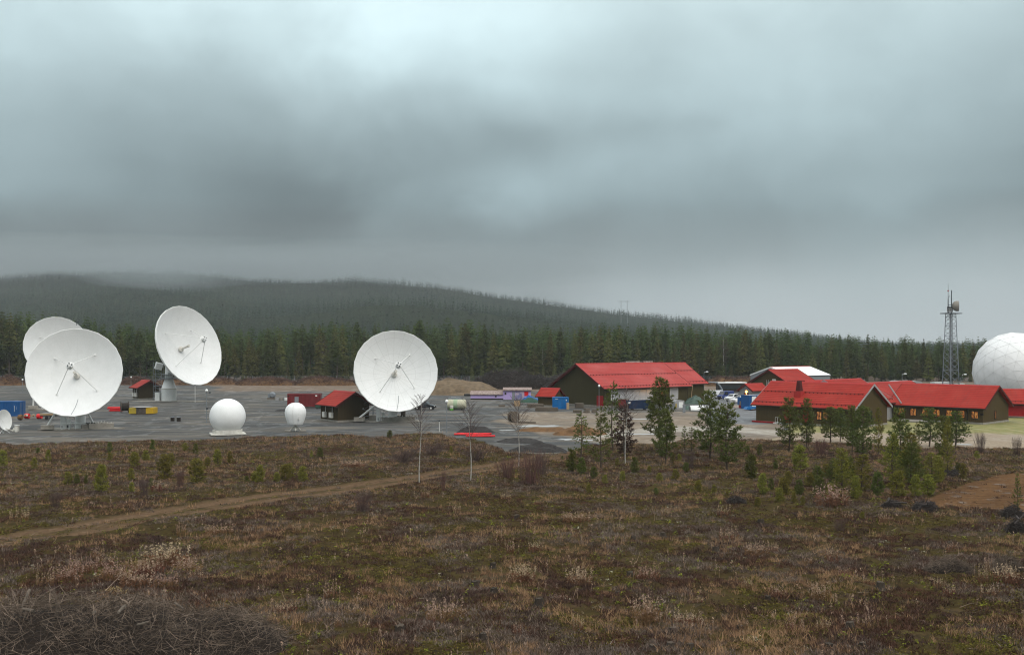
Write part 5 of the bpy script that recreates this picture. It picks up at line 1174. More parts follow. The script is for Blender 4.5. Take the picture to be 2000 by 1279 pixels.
x_, y_ = G(888, 781); rf_ = thing('boat', 'flat grey dinghy lying beyond the cream tank', 'boat', (x_, y_, 0)); MB().extrude([(-1.5, -.7, .05), (-1.5, .7, .05), (1.2, .7, .05), (1.8, 0, .05), (1.2, -.7, .05)], (0, 0, .55)).build('hull', 'steel', rf_); MB().box((-.3, 0, .72), (1.2, .5, .2)).build('load', 'lightwall', rf_)
x_, y_ = G(913, 773); tag(MB().lathe([(.9, 0), (.95, .1), (.9, .5), (.5, .55)], 16).build('tyre_stack', 'black'), 'black tyres lying left of the lavender shed', 'tyres').location = (x_, y_, 0)
# lavender shed
dl_ = 255; px2 = lambda px: (px - 1000) * dl_ / F
pz = lambda py: CH - (py - HY) * dl_ / F
lv = thing('shed', 'lavender shed with tiled roof edge and sprayed doors near a blue tarp', 'shed', (px2(950), dl_, 0))
Ox = px2(950)
MB().box(((px2(919) + px2(983)) / 2 - Ox, 2, pz(774) ), (px2(983) - px2(919), 4, pz(770.5) - pz(778))).build('low_wall', 'lavender', lv)
MB().box(((px2(983) + px2(1037)) / 2 - Ox, 2, pz(763) / 2), (px2(1037) - px2(983), 4.02, pz(763))).build('tall_wall', 'lavender', lv)
MB().box(((px2(919) + px2(983)) / 2 - Ox, 2.05, pz(778) / 2), (px2(983) - px2(919) - .1, 3.9, pz(778) - .01)).build('base_wall', 'trim', lv)
rfl = MB(); xa, xb = px2(918) - Ox, px2(983) - Ox; rfl.extrude([(xa, -.3, pz(771)), (xa, 4.2, pz(771) + .7), (xa, 4.2, pz(771) + .85), (xa, -.3, pz(771) + .15)], (xb - xa - .02, 0, 0))
xa, xb = px2(982) - Ox, px2(1039) - Ox; rfl.extrude([(xa, -.4, pz(763)), (xa, 4.2, pz(763) + .5), (xa, 4.2, pz(763) + .7), (xa, -.4, pz(763) + .2)], (xb - xa, 0, 0)); r_ = rfl.build('roof', 'tinroof', lv)
tl = MB()
for i in range(26): xx_ = px2(919) - Ox + i * .32; tl.tube((xx_, -.34, pz(771) + .10), (xx_, .4, pz(771) + .23), .09, .09, 6)
for i in range(22): xx_ = px2(983) - Ox + i * .33; tl.tube((xx_, -.44, pz(763) + .16), (xx_, .4, pz(763) + .27), .10, .10, 6)
tl.build('roof_tile', 'tinroof', r_)
for a, b_, m_, z0, z1, nm in ((1000, 1006, 'greywall', 781, 765, 'door'), (1007, 1023, 'graffiti', 780, 765, 'door'), (1024, 1032, 'redbright', 773, 764.5, 'door'), (985.5, 989, 'trim', 770.5, 766, 'window'), (967, 970, 'trim', 775.5, 772.5, 'window')):
    MB().box(((px2(a) + px2(b_)) / 2 - Ox, -.04 if a > 980 else -.02, (pz(z0) + pz(z1)) / 2), (px2(b_) - px2(a), .06, pz(z1) - pz(z0))).build(nm, m_, lv)
# tarpaulin pile, pallets and timber
heap('tarp_pile', 'pile under blue and green tarpaulins beside the little brown shed', 'tarp pile', 1034, 786, 4.8, 2.2, .95, 'tarpgreen', 0, 8, .5)
heap('blue_tarp', 'blue tarpaulin crumpled over the pile by the little brown shed', 'tarp', 1034, 784, 5.0, 2.4, 1.15, 'tarpblue', .05, 12, .6)
def stack(name, label, cat, px, py, L_, W_, H_, m, n_=4, rz=0, gap=.25, group=None):
    x_, y_ = G(px, py); root = thing(name, label, cat, (x_, y_ + W_ / 2, 0), rz, group); lh = H_ / n_; rn = random.Random(int(px))
    for i in range(n_):
        mb = MB(); kx = 5
        for j in range(kx): mb.box((rn.uniform(-.1, .1), -W_ / 2 + W_ * (j + .5) / kx, (i + .5) * lh + .01), (L_ * rn.uniform(.9, 1), W_ / kx * .85, lh * (1 - gap)))
        mb.build('board_layer', m, root)
    return root
stack('plank_stack', 'stack of grey planks in front of the little brown shed, closest to the tarp', 'planks', 1046, 796, 3.6, 1.4, .8, 'timber', 4, .05)
stack('plank_stack', 'long low stack of dark planks in front of the bright blue container', 'planks', 1068, 803, 4.6, 1.5, .75, 'timber', 4, -.12)
stack('pallet_stack', 'pinkish pale pallet stack standing on the yard before the lavender shed', 'pallets', 1010, 793, 1.25, 1.0, 1.15, 'palewood', 6, .1)
stack('pallet', 'low dark pallet on the yard below the lavender shed', 'pallet', 980, 794, 1.3, .9, .4, 'timber', 2, .1)
stack('pallet_stack', 'dark pallet stack topmost on the yard before the hall gable', 'pallets', 1132, 797, 1.8, 1.2, 1.1, 'timber', 5, .2)
stack('pallet_stack', 'low pallet stack on the yard edge nearest the young pine tops', 'pallets', 1128, 806, 1.7, 1.2, .55, 'timber', 3, -.1)
stack('pallet_stack', 'upright pallets leaning together beside the low pallet stack', 'pallets', 1146, 806, 1.1, .8, .85, 'timber', 3, .5)
stack('pallet_stack', 'brown crate wood by the red door of the hall gable', 'pallets', 1161, 806, 1.0, .9, .7, 'timber', 3, .1)
x_, y_ = G(1109, 799); tag(MB().box((0, 0, .7), (.55, .12, 1.4)).build('plywood_sheet', 'palewood'), 'pale plywood sheet leaning at the bright blue container', 'board').location = (x_, y_, 0)
# debris left of the front dish
x_, y_ = G(57, 818); hp = thing('wood_scraps', 'heap of orange wood scraps and red tins beside the blue container', 'scraps', (x_, y_, 0)); rn = random.Random(3)
for i in range(9): MB().box((rn.uniform(-1.3, 1.4), rn.uniform(0, 1.2), .25 + rn.uniform(0, .5)), (rn.uniform(.5, 1.2), rn.uniform(.1, .4), rn.uniform(.1, .3)), rn.uniform(0, 3)).build('board', rn.choice(['palewood', 'palewood', 'timber', 'offwhite']), hp)
for a, z in ((-2.1, .6), (.15, .55)): MB().lathe([(.45, -.4), (.47, -.3), (.47, .3), (.45, .4)], 16, 0, Matrix.Translation((a + 1.5, .5, z - .1)) @ Matrix.Rotation(R(90), 4, 'Y')).build('tin', 'redbright', hp)
x_, y_ = G(40, 820); tag(MB().lathe([(.45, -.35), (.5, -.2), (.5, .2), (.45, .35)], 16, 0, Matrix.Translation((0, 0, .5)) @ Matrix.Rotation(R(90), 4, 'Y')).build('drum_barrel', 'earthpile'), 'rusty orange drum lying between blue container and small oval dish', 'barrel').location = (x_, y_, 0)
x_, y_ = G(94, 820); tr_ = thing('trailer', 'dark flat trailer loaded with pale boards beside the front dish', 'trailer', (x_, y_ + .8, 0), .03)
MB().box((0, 0, .75), (3.0, 1.5, .16)).build('bed', 'trim', tr_); MB().box((-.4, 0, 1.0), (2.4, 1.3, .28)).build('boards', 'palewood', tr_); MB().box((-.3, .05, 1.2), (1.8, 1.1, .08)).build('sheet', 'lightwall', tr_); MB().tube((1.5, 0, .7), (2.9, 0, .5), .05, .05, 6).build('drawbar', 'steel', tr_)
for a in (-.3, .5): MB().lathe([(.32, -.1), (.34, .0), (.32, .1)], 14, 0, Matrix.Translation((a, -.75, .34)) @ Matrix.Rotation(R(90), 4, 'X')).build('wheel', 'black', tr_)
x_, y_ = G(530, 779); mc = thing('machine', 'grey machine part on a pallet beyond the yard near red container', 'machine', (x_, y_, 0)); MB().box((0, 0, .15), (1.9, 1.3, .3)).build('pallet', 'timber', mc); MB().lathe([(.75, -.4), (.8, 0), (.5, .5)], 14, 0, Matrix.Translation((.3, 0, 1.0)) @ Matrix.Rotation(R(90), 4, 'X')).build('fan_housing', 'steel', mc); MB().box((-.6, 0, .8), (.5, .7, 1.0)).build('motor', 'steel', mc)
for px, L_, m_, lab in ((543, 1.1, 'lightwall', 'small pale block on the yard beside the grey machine part'), (551, 1.3, 'concrete', 'low concrete block between grey machine and red container'), (558, 1.2, 'white', 'white block lying against the red site container')):
    x_, y_ = G(px, 781.5); tag(MB().box((0, 0, .3), (L_, .7, .6)).box((0, 0, .62), (L_ * .8, .5, .05)).build('concrete_block', m_), lab, 'block').location = (x_, y_, 0)
# heaps of stone and earth
heap('stone_heap', 'dark crushed stone heap behind the red pipes', 'stone heap', 930, 846, 6.0, 4, .95, 'gravelpile', .1, 2, .45, 40)
heap('stone_heap', 'wide dark stone heap beyond the bare birch', 'stone heap', 1015, 865, 6.5, 4, .55, 'gravelpile', 0, 4, .5, 44)
heap('stone_heap', 'dark stone heap nearest the heath track, mottled purple grey', 'stone heap', 1050, 883, 7.5, 4.2, .95, 'gravelpile', 0, 6, .5, 44)
heap('earth_heap', 'long brown earth heap among the icy patches', 'earth heap', 1068, 843, 9, 3, .65, 'earthpile', -.1, 3, .6, 40)
heap('earth_heap', 'taller brown earth heap half hidden by the young pines', 'earth heap', 1132, 850, 8, 4, 1.25, 'earthpile', 0, 9, .6, 40)
heap('gravel_mound', 'big tan gravel mound before the forest fence', 'gravel mound', 885, 771, 26, 16, 4.3, 'sandpile', 0, 1, .4, 48)
heap('gravel_mound', 'low grassy tan bank in front of the big gravel mound', 'bank', 950, 772, 28, 8, 1.3, 'sandpile', 0, 14, .3)
heap('earth_heap', 'small grey brown earth heap before the red site container', 'earth heap', 555, 803, 4.2, 3, .45, 'gravelpile', 0, 7, .3)
# forest fence
def fence(label, px0, px1, d, hf=2.6):
    x0, x1 = (px0 - 1000) * d / F, (px1 - 1000) * d / F; n_ = max(2, int((x1 - x0) / 3.0)); root = thing('wire_fence', label, 'fence', ((x0 + x1) / 2, d, 0)); L_ = x1 - x0
    for i in range(n_ + 1): MB().tube((-L_ / 2 + L_ * i / n_, 0, -.1), (-L_ / 2 + L_ * i / n_, 0, hf), .06, .05, 5).build('post', 'steel', root)
    mb = MB()
    for z in np.linspace(.15, hf - .05, 9): mb.tube((-L_ / 2, .05, z), (L_ / 2, .05, z), .012, .012, 3, 0, False)
    mb.build('wire_mesh', 'steel', root, recalc=False)
fence('pale wire fence along the forest edge behind the big brush bank', -30, 690, 374)
fence('pale wire fence along the forest edge behind gravel mound and lavender shed', 700, 1085, 374)
fence('pale wire fence along the forest behind the parked cars', 1370, 1480, 374)
fence('dark mesh fence between the lattice mast and the huge radome', 1876, 1905, 250, 5.6)
# power line mast far on the hill shoulder
q = P(1219, 590, 1500); z0_ = float(hill_z(np.array([q.x]), np.array([1500.0]))[0]); pw = thing('power_pylon', 'faint power line pylon on the far hill shoulder', 'pylon', (q.x, 1500, z0_)); hP = q.z - z0_ + 3
mb = MB()
for s in (-1, 1): mb.tube((s * 4.5, 0, 0), (s * 4.5, 0, hP), .35, .3, 4)
mb.build('leg', 'steel', pw); MB().tube((-9, 0, hP - 2), (9, 0, hP - 2), .35, .35, 4).build('crossarm', 'steel', pw)

# ================================================================== brush banks and root heaps
def twigs(rng, C, n, L0, L1, r0, r1, flat=.5, bend=.3):
    """n bent sticks as thin 3 sided tubes around the points C (n,3)"""
    a = rng.uniform(0, 2 * math.pi, n); e = rng.normal(0, flat, n); L_ = rng.uniform(L0, L1, n) * rng.uniform(.4, 1, n)
    dv = np.stack([np.cos(a) * np.cos(e), np.sin(a) * np.cos(e), np.sin(e)], 1); b_ = rng.normal(0, bend, (n, 3))
    p = [C - dv * L_[:, None] / 2, C + b_ * L_[:, None] * .18, C + dv * L_[:, None] / 2 + b_ * L_[:, None] * .1]
    r = rng.uniform(r0, r1, n); u = np.cross(dv, [0, 0, 1.0]); u /= np.linalg.norm(u, axis=1, keepdims=True) + 1e-6; v = np.cross(u, dv)
    V = []
    for k, q in enumerate(p):
        rr = r * (1, .8, .35)[k]
        for j in range(3): t_ = 2 * math.pi * j / 3; V.append(q + (u * math.cos(t_) + v * math.sin(t_)) * rr[:, None])
    V = np.stack(V, 1); T = []
    for k in range(2):
        for j in range(3): i0, i1 = k * 3 + j, k * 3 + (j + 1) % 3; T += [(i0, i1, i1 + 3), (i0, i1 + 3, i0 + 3)]
    T = np.array(T); return V.reshape(-1, 3), (T[None] + (np.arange(n) * 9)[:, None, None]).reshape(-1, 3)
def brush(name, label, cat, x0, y0, L_, W_, H_, m, n, tl, tr, seed, core='rootdark', rz=0, logs=0, lmat='logs', group=None, lump=1.0, pw=.6, antlers=0):
    rng = np.random.default_rng(seed); root = thing(name, label, cat, (x0, y0, gz(x0, y0) - .05), rz, group)
    def hgt(X_, Y_):
        u, v = X_ / (L_ / 2), Y_ / (W_ / 2); rr = np.sqrt(np.abs(u) ** 2.6 + v ** 2)
        return np.clip(1 - rr ** 2, 0, 1) ** pw * H_ * (.55 + lump * .9 * fbm(X_ / (W_ * .45) + seed, Y_ / (W_ * .45), 3, seed))
    g_ = 28; U, Vv = np.meshgrid(np.linspace(-L_ / 2, L_ / 2, g_ * 2), np.linspace(-W_ / 2, W_ / 2, g_)); Z_ = hgt(U, Vv) * .86 - .08
    ii = np.arange(U.size).reshape(U.shape); Q = np.stack([ii[:-1, :-1], ii[:-1, 1:], ii[1:, 1:], ii[1:, :-1]], -1).reshape(-1, 4)
    np_obj('debris_core', np.stack([U, Vv, Z_], -1).reshape(-1, 3), Q, core, root)
    X_ = rng.uniform(-.5, .5, n) * L_; Y_ = rng.uniform(-.5, .5, n) * W_; hz = hgt(X_, Y_); C = np.stack([X_, Y_, hz * rng.uniform(.75, 1.06, n) + rng.uniform(-.02, .08, n)], 1)
    k = hz > .02 * H_; C = C[k]; V, T = twigs(rng, C, len(C), tl[0], tl[1], tr[0], tr[1])
    if antlers:
        ax_ = rng.uniform(-.35, .42, antlers) * L_; ay_ = rng.uniform(-.3, .3, antlers) * W_; V2, T2 = twigs(rng, np.stack([ax_, ay_, hgt(ax_, ay_) + .25], 1), antlers, .9, 2.4, .008, .022, 1.0, .8); V = np.concatenate([V, V2]); T = np.concatenate([T, T2 + len(V) - len(V2)])
    np_obj('branches', V, T, m, root)
    for i in range(logs):
        a = rng.uniform(-.4, .4) * L_; b_ = rng.uniform(-.45, .1) * W_; z = float(hgt(np.array([a]), np.array([b_]))[0]); an = rng.uniform(0, 6.28); l = rng.uniform(.5, 1.3); e = rng.uniform(-.1, .7)
        p = Vector((a, b_, z + .05)); dv = Vector((math.cos(an) * math.cos(e), math.sin(an) * math.cos(e), math.sin(e)))
        MB().tube(p - dv * l * .4, p + dv * l * .6, rng.uniform(.05, .10), rng.uniform(.04, .07), 8).build('log', lmat, root, 40)
    return root
brush('brush_pile', 'large heap of grey twigs and cut branches, closest to the viewer', 'brush pile', -18.0, 44.4, 17.0, 7.6, 1.85, 'brush', 8000, (.5, 2.2), (.004, .016), 5, 'rootdark', .04, 7, lump=1.3, pw=.9, antlers=140)
# long banks before the forest
bi = 0
for px0, px1, d, H_, lab in ((-60, 50, 352, 2.6, 'left of the dish pair'), (236, 300, 356, 2.2, 'behind the small brown hut'), (296, 470, 356, 2.4, 'behind the upturned white dish'), (460, 585, 352, 2.6, 'behind the grey machine part'), (575, 700, 350, 2.7, 'behind the red site container')):
    bi += 1; x_ = ((px0 + px1) / 2 - 1000) * d / F
    brush('brush_bank', f'long red brown bank of cut brush {lab}', 'brush bank', x_, d, (px1 - px0) * d / F, 9, H_, 'brushred', 2600, (.8, 2.4), (.03, .08), 20 + bi, 'earthpile', 0, 0, group='brush banks along the forest', lump=1.2)
brush('brush_bank', 'dark grey bank of roots and brush behind the lavender shed', 'brush bank', 1.6, 322, 30, 10, 5.2, 'brushdark', 4200, (.8, 2.6), (.03, .09), 31, 'rootdark', 0, 0, lump=1.0)
brush('brush_bank', 'dark brush bank right behind the hall gable', 'brush bank', 16, 318, 12, 9, 4.6, 'brushdark', 1600, (.8, 2.6), (.03, .09), 32, 'rootdark', 0, 0, lump=1.0)
brush('brush_bank', 'red brown brush bank behind the boom lift and parked cars', 'brush bank', 77, 345, 26, 9, 3.4, 'brushred', 2200, (.8, 2.4), (.03, .08), 33, 'earthpile', 0, 0, lump=1.0)
# dark root heaps and grey brush on the clearing
for i, (px, py, w_, h_, m_, lab) in enumerate(((1812, 1000, 52, 22, 'brushdark', 'dark heap of uprooted roots below the orange sandy field'), (1745, 995, 40, 14, 'brushdark', 'low dark root heap beside the young pine thicket'), (1986, 1016, 50, 30, 'brushdark', 'dark root heap at the corner of the orange sandy field'), (1992, 1046, 44, 30, 'brushdark', 'dark uprooted stump heap nearest the picture edge'), (1860, 932, 60, 12, 'brushdark', 'low dark brush line at the far end of the sandy field'), (1865, 1122, 100, 34, 'brush', 'grey twig mound beside pale withered plumes'), (1972, 1122, 66, 32, 'brush', 'grey twig mound at the edge, behind tall withered plumes'), (1440, 988, 40, 12, 'brushdark', 'small twig pile on the open clearing'))):
    d = D(py); x_, y_ = G(px, py); s_ = d / F
    brush('root_heap' if m_ == 'brushdark' else 'brush_pile', lab, 'root heap' if m_ == 'brushdark' else 'brush pile', x_, y_ + w_ * s_ * .25, w_ * s_, w_ * s_ * .7, h_ * s_ * .9, m_, 420 if m_ == 'brushdark' else 1500, (.25, .9), (.006, .025 if m_ == 'brushdark' else .012), 50 + i, 'rootdark', 0, 2 if i in (0, 1, 3) else 0, 'brushdark')

# ================================================================== pines, saplings, birches, bushes on the clearing
def pine_meshes(seed, h=7.0, w=1.6, cb=.12, dense=1.0, sparse=False, m='needle_pine', top=.75, rounded=.2, tuft=.30, bark='barkpine'):
    rng = np.random.default_rng(seed); mb = MB(); pts = []; rs = []
    bx, by = rng.uniform(-.15, .15, 2)
    for i in range(8):
        u = i / 7; pts.append(Vector((bx * math.sin(u * 4), by * math.sin(u * 3.3), u * h))); rs.append(.013 * h * (1 - u) + .012)
    mb.path(pts, rs, 6); TC = []; TD = []; TL = []
    nw = int((13 if sparse else 17) * (h / 7) ** .5)
    for i in range(nw):
        u = (i + rng.uniform(-.2, .2)) / nw; u = min(max(u, 0), .985); z = h * (cb + (1 - cb) * u); p0 = pts[min(7, int(u * 7))] * 1.0; p0 = Vector((p0.x, p0.y, z))
        prof = ((1 - u) ** .75) * (1 - rounded) + rounded * math.sqrt(max(0, 1 - u ** 2.5))
        prof *= min(1, .45 + u * 3)
        for k in range(int(rng.integers(4, 6) if sparse else rng.integers(6, 9))):
            a = rng.uniform(0, 6.28); l = w * prof * rng.uniform(.55, 1.15) + .12; up = rng.uniform(.15, .55) + .5 * u
            p1 = p0 + Vector((math.cos(a) * l * .5, math.sin(a) * l * .5, l * .16 * up)); p2 = p0 + Vector((math.cos(a) * l, math.sin(a) * l, l * .75 * up))
            mb.tube(p0, p1, .018, .013, 3, 0, False); mb.tube(p1, p2, .013, .006, 3, 0, False)
            nt = max(2, int(l * (8 if sparse else 7.5) * dense))
            for j in range(nt):
                f = rng.uniform(.30, 1) ** .8; q = p0.lerp(p1, f * 2) if f < .5 else p1.lerp(p2, f * 2 - 1); sp_ = .22 * l * (1.15 - f) + .06
                TC.append((q.x + rng.normal(0, sp_), q.y + rng.normal(0, sp_), q.z + rng.normal(.02, sp_ * .6))); TD.append((math.cos(a) * .5, math.sin(a) * .5, .8)); TL.append(tuft * rng.uniform(.7, 1.2))
            TC.append(tuple(p2)); TD.append((math.cos(a) * .3, math.sin(a) * .3, .9)); TL.append(tuft * 1.15)
    for k in range(3): TC.append((pts[-1].x, pts[-1].y, h - .12 * k)); TD.append((0, 0, 1)); TL.append(tuft * 1.2)
    TC = np.array(TC); TD = np.array(TD); TL = np.array(TL); n = len(TC); kb = 7
    dv = TD[:, None, :] + rng.normal(0, .75, (n, kb, 3)); dv /= np.linalg.norm(dv, axis=2, keepdims=True)
    sd_ = np.cross(dv, rng.normal(0, 1, (n, kb, 3))); sd_ /= np.linalg.norm(sd_, axis=2, keepdims=True) + 1e-6
    L_ = (TL[:, None] * rng.uniform(.6, 1.1, (n, kb)))[..., None]; base = TC[:, None, :]
    V = np.stack([base + sd_ * L_ * .13, base - sd_ * L_ * .13, base + dv * L_], 2).reshape(-1, 3); T = np.arange(len(V)).reshape(-1, 3)
    o = mb.build('trunk', bark, recalc=False); tm = o.data; bpy.data.objects.remove(o)
    return tm, np_mesh('crown', V, T, m)
PM = {}
for i in range(4): PM['dense', i] = pine_meshes(100 + i, 7, 1.55, .14, 1.15, rounded=.35)
for i in range(3): PM['sparse', i] = pine_meshes(120 + i, 7, 1.25, .12, .9, True)
PM['dead', 0] = pine_meshes(130, 7, 1.35, .06, 1.0, m='needle_dead', bark='barkgrey')
for i in range(3): PM['yellow', i] = pine_meshes(140 + i, 7, 1.35, .08, .9, m='needle_yellow', rounded=.15)
for i in range(3): PM['sap', i] = pine_meshes(150 + i, 2.2, .62, .03, 1.6, m='needle_yellow', rounded=.1, tuft=.24)
for i in range(3): PM['sapg', i] = pine_meshes(160 + i, 2.2, .60, .03, 1.8, m='needle_pine', rounded=.15, tuft=.24)
H0 = {'dense': 7, 'sparse': 7, 'dead': 7, 'yellow': 7, 'sap': 2.2, 'sapg': 2.2}; W0 = {'dense': 3.2, 'sparse': 2.6, 'dead': 2.8, 'yellow': 2.8, 'sap': 1.35, 'sapg': 1.35}
vr = random.Random(5)
def plant(name, label, cat, px, py, hpx, wpx, kind, group):
    p = GP(px, py); s = p.y / F; h = hpx * s; w_ = wpx * s; k = vr.choice([q for q in PM if q[0] == kind])
    root = thing(name, label, cat, p, vr.uniform(0, 6.28), group); sx = w_ / W0[kind]; root.scale = (sx, sx, h / H0[kind])
    for nm, me in zip(('trunk', 'crown'), PM[k]): o = bpy.data.objects.new(nm, me); COL.objects.link(o); o.parent = root
    return root
PINES = [(1135, 893, 88, 46, 'sparse', 'slender open pine before the brown earth heap'), (1174, 918, 122, 48, 'sparse', 'tall thin pine with bare lower stem before the hall gable'), (1197, 882, 134, 46, 'sparse', 'tallest open pine in front of the hall glazing'), (1220, 890, 100, 52, 'dead', 'dead brown pine behind the white birch stem'),
 (1289, 885, 147, 66, 'dense', 'tall dense pine reaching the hall roof'), (1300, 907, 106, 50, 'dense', 'shorter dense pine just in front of the tall hall pine'), (1337, 880, 47, 18, 'sparse', 'little thin pine beside its bushier twin near the pale road'), (1351, 882, 47, 26, 'sparse', 'little bushy pine between hall pine and broad pines'), (1386, 897, 133, 70, 'dense', 'broad pine in front of the parked cars'), (1420, 920, 130, 70, 'dense', 'broad dark pine right of the car park pine'),
 (1541, 880, 104, 50, 'dense', 'dark pine covering the red doors of the long house'), (1575, 878, 98, 38, 'dense', 'slim dark pine under the red chimney'), (1622, 864, 69, 46, 'dense', 'compact dark pine beside the two lit windows'), (1641, 862, 66, 34, 'dense', 'slim pine close behind the compact dark one'), (1664, 884, 90, 42, 'dense', 'pine at the corner of the chimney house gable'), (1686, 897, 104, 58, 'dense', 'bushy pine before the chimney house gable'),
 (1716, 890, 92, 24, 'yellow', 'thin yellowing pine before the gable window'), (1757, 932, 132, 54, 'dense', 'tall pine rising from the young thicket'), (1745, 946, 100, 50, 'yellow', 'olive pine at the thicket front, left of its tallest pine'), (1779, 946, 98, 54, 'yellow', 'olive pine at the thicket front, right of its tallest pine'), (1790, 925, 98, 26, 'sparse', 'thin open pine behind the thicket'), (1815, 872, 75, 50, 'dense', 'pine before the middle glowing windows'), (1843, 905, 90, 36, 'dense', 'pine between two pines before the glowing windows'), (1866, 873, 70, 54, 'dense', 'round headed pine on a bare stem before the glowing windows'), (1851, 930, 112, 28, 'yellow', 'narrow pine standing at the end of the sandy field'), (1987, 1003, 78, 18, 'sparse', 'spindly little tree on the edge of the sandy field')]
for px, py, h_, w_, k, lab in PINES: plant('pine_tree', lab, 'tree', px, py, h_, w_, k, 'pines on the clearing')
SAP = [(5, 914, 30), (74, 886, 12), (94, 900, 20), (67, 917, 22), (214, 883, 18), (214, 900, 14), (262, 914, 28), (298, 879, 20), (285, 900, 20), (321, 934, 45), (333, 912, 25), (362, 881, 15), (382, 888, 20), (425, 909, 28), (449, 907, 22), (384, 945, 42), (197, 967, 48), (256, 938, 22), (257, 965, 18), (132, 946, 22), (151, 946, 18), (168, 946, 16), (295, 950, 18), (482, 943, 15), (497, 940, 20), (405, 912, 16), (240, 888, 10),
 (508, 943, 35), (541, 943, 18), (557, 938, 28), (591, 941, 28), (567, 933, 25), (625, 895, 20), (608, 893, 12), (551, 883, 8), (761, 857, 14), (881, 885, 12),
 (1117, 921, 40), (1137, 926, 30), (1240, 926, 28), (1288, 943, 16), (1314, 905, 18), (1326, 903, 14), (1319, 939, 20), (1098, 897, 8), (1151, 962, 16), (1182, 946, 16), (1467, 933, 42), (1484, 888, 20), (1460, 885, 14), (1268, 926, 14), (1206, 909, 14), (1281, 967, 12), (1364, 960, 20), (1480, 991, 18), (1491, 967, 36), (1160, 935, 22), (1216, 938, 18), (1340, 925, 18), (1395, 965, 16), (1420, 975, 14),
 (1562, 921, 45), (1515, 919, 18), (1596, 943, 30), (1531, 967, 32), (1562, 963, 28), (1644, 960, 78), (1685, 960, 68), (1630, 953, 52), (1756, 974, 46), (1819, 953, 62), (1833, 943, 48), (1781, 957, 84), (1881, 936, 28), (1870, 929, 22), (1908, 897, 14), (1568, 991, 18), (1524, 984, 24), (1551, 984, 20), (1613, 933, 24), (1939, 1022, 16), (1685, 1015, 14), (1600, 968, 34), (1620, 975, 30), (1580, 950, 26), (1714, 972, 44), (1672, 975, 40), (1790, 972, 40), (1812, 968, 38), (1655, 935, 40), (1540, 945, 24), (1506, 955, 20)]
MARKS = [(-50, 175, 'below the front dish'), (175, 300, 'below the yellow spool'), (300, 400, 'below the upturned dish'), (400, 480, 'below the ball radome'), (480, 660, 'below the balloon radome'), (660, 900, 'below the seamed dish'), (900, 1210, 'near the open pines'), (1210, 1345, 'below the tall hall pine'), (1345, 1500, 'below the broad pines'), (1500, 1600, 'below the dark house pines'), (1600, 1725, 'in the thicket below the house gable'), (1725, 1850, 'in the thicket beside the sandy field'), (1850, 2100, 'around the sandy field')]
def mark(px, table): return [q[2] for q in table if q[0] <= px < q[1]][0]
by = {}
for s_ in SAP: by.setdefault(mark(s_[0], MARKS), []).append(s_)
for mk_, lst in by.items():
    lst.sort()
    for i, (px, py, h_) in enumerate(lst):
        size = 'tiny' if h_ < 16 else 'small' if h_ < 30 else 'bushy' if h_ < 50 else 'tall'; kind = vr.choice(['sap', 'sap', 'sap', 'sapg'] if h_ < 50 else ['yellow', 'yellow', 'sapg', 'dense'])
        plant('pine_sapling', f'{size} young pine {mk_}, {ordinal(i + 1)} from the left' if len(lst) > 1 else f'{size} young pine standing alone {mk_}', 'sapling', px, py, h_ * 1.08, h_ * vr.uniform(.55, .85), kind, 'young pines on the clearing')
# leafless birches with white stems
rng = np.random.default_rng(77)
for px, py, top, w_, cb, lab in ((821, 944, 768, 34, .52, 'slim leafless birch with white stem before the seamed dish'), (918, 939, 786, 40, .50, 'leafless birch with white stem before the red pipes'), (1012, 912, 775, 40, .45, 'leafless birch with white stem before the dark stone heaps'), (1223, 905, 752, 30, .5, 'tall thin birch with white stem beside the dead brown pine')):
    p = GP(px, py); s = p.y / F; h = (py - top) * s; root = thing('birch_tree', lab, 'tree', p, 0, 'bare birches on the clearing')
    pts = [Vector((.12 * math.sin(u * 5 + px), .1 * math.sin(u * 4), u * h)) for u in np.linspace(0, 1, 8)]; MB().path(pts, [.046 * (1 - u) + .012 for u in np.linspace(0, 1, 8)], 7).build('trunk', 'barkbirch', root)
    me = twig_crown(rng, h, cb, w_ * s * .75, 44, 11, .010); o = bpy.data.objects.new('crown', me); COL.objects.link(o); o.parent = root
# bare bushes
def bush_mesh(seed, m, n=90):
    rng = np.random.default_rng(seed); mb = MB()
    for i in range(n):
        a = rng.uniform(0, 6.28); r_ = rng.uniform(0, .30); h = rng.uniform(.5, 1.0); lean = rng.uniform(.05, .32)
        p0 = Vector((r_ * math.cos(a), r_ * math.sin(a), 0)); p1 = p0 + Vector((math.cos(a) * lean * .4, math.sin(a) * lean * .4, h * .55)); p2 = p0 + Vector((math.cos(a) * lean, math.sin(a) * lean, h))
        mb.tube(p0, p1, .006, .004, 3, 0, False); mb.tube(p1, p2, .004, .002, 3, 0, False)
        for j in range(3):
            q = p1.lerp(p2, rng.uniform(0, .8)); b_ = a + rng.uniform(-2, 2); mb.tube(q, q + Vector((math.cos(b_) * .1, math.sin(b_) * .1, rng.uniform(.1, .25))), .003, .0015, 3, 0, False)
    o = mb.build('branches', m, recalc=False); me = o.data; bpy.data.objects.remove(o); return me
BMr = [bush_mesh(i, 'twigred') for i in range(2)]; BMg = [bush_mesh(5 + i, 'twig') for i in range(2)]
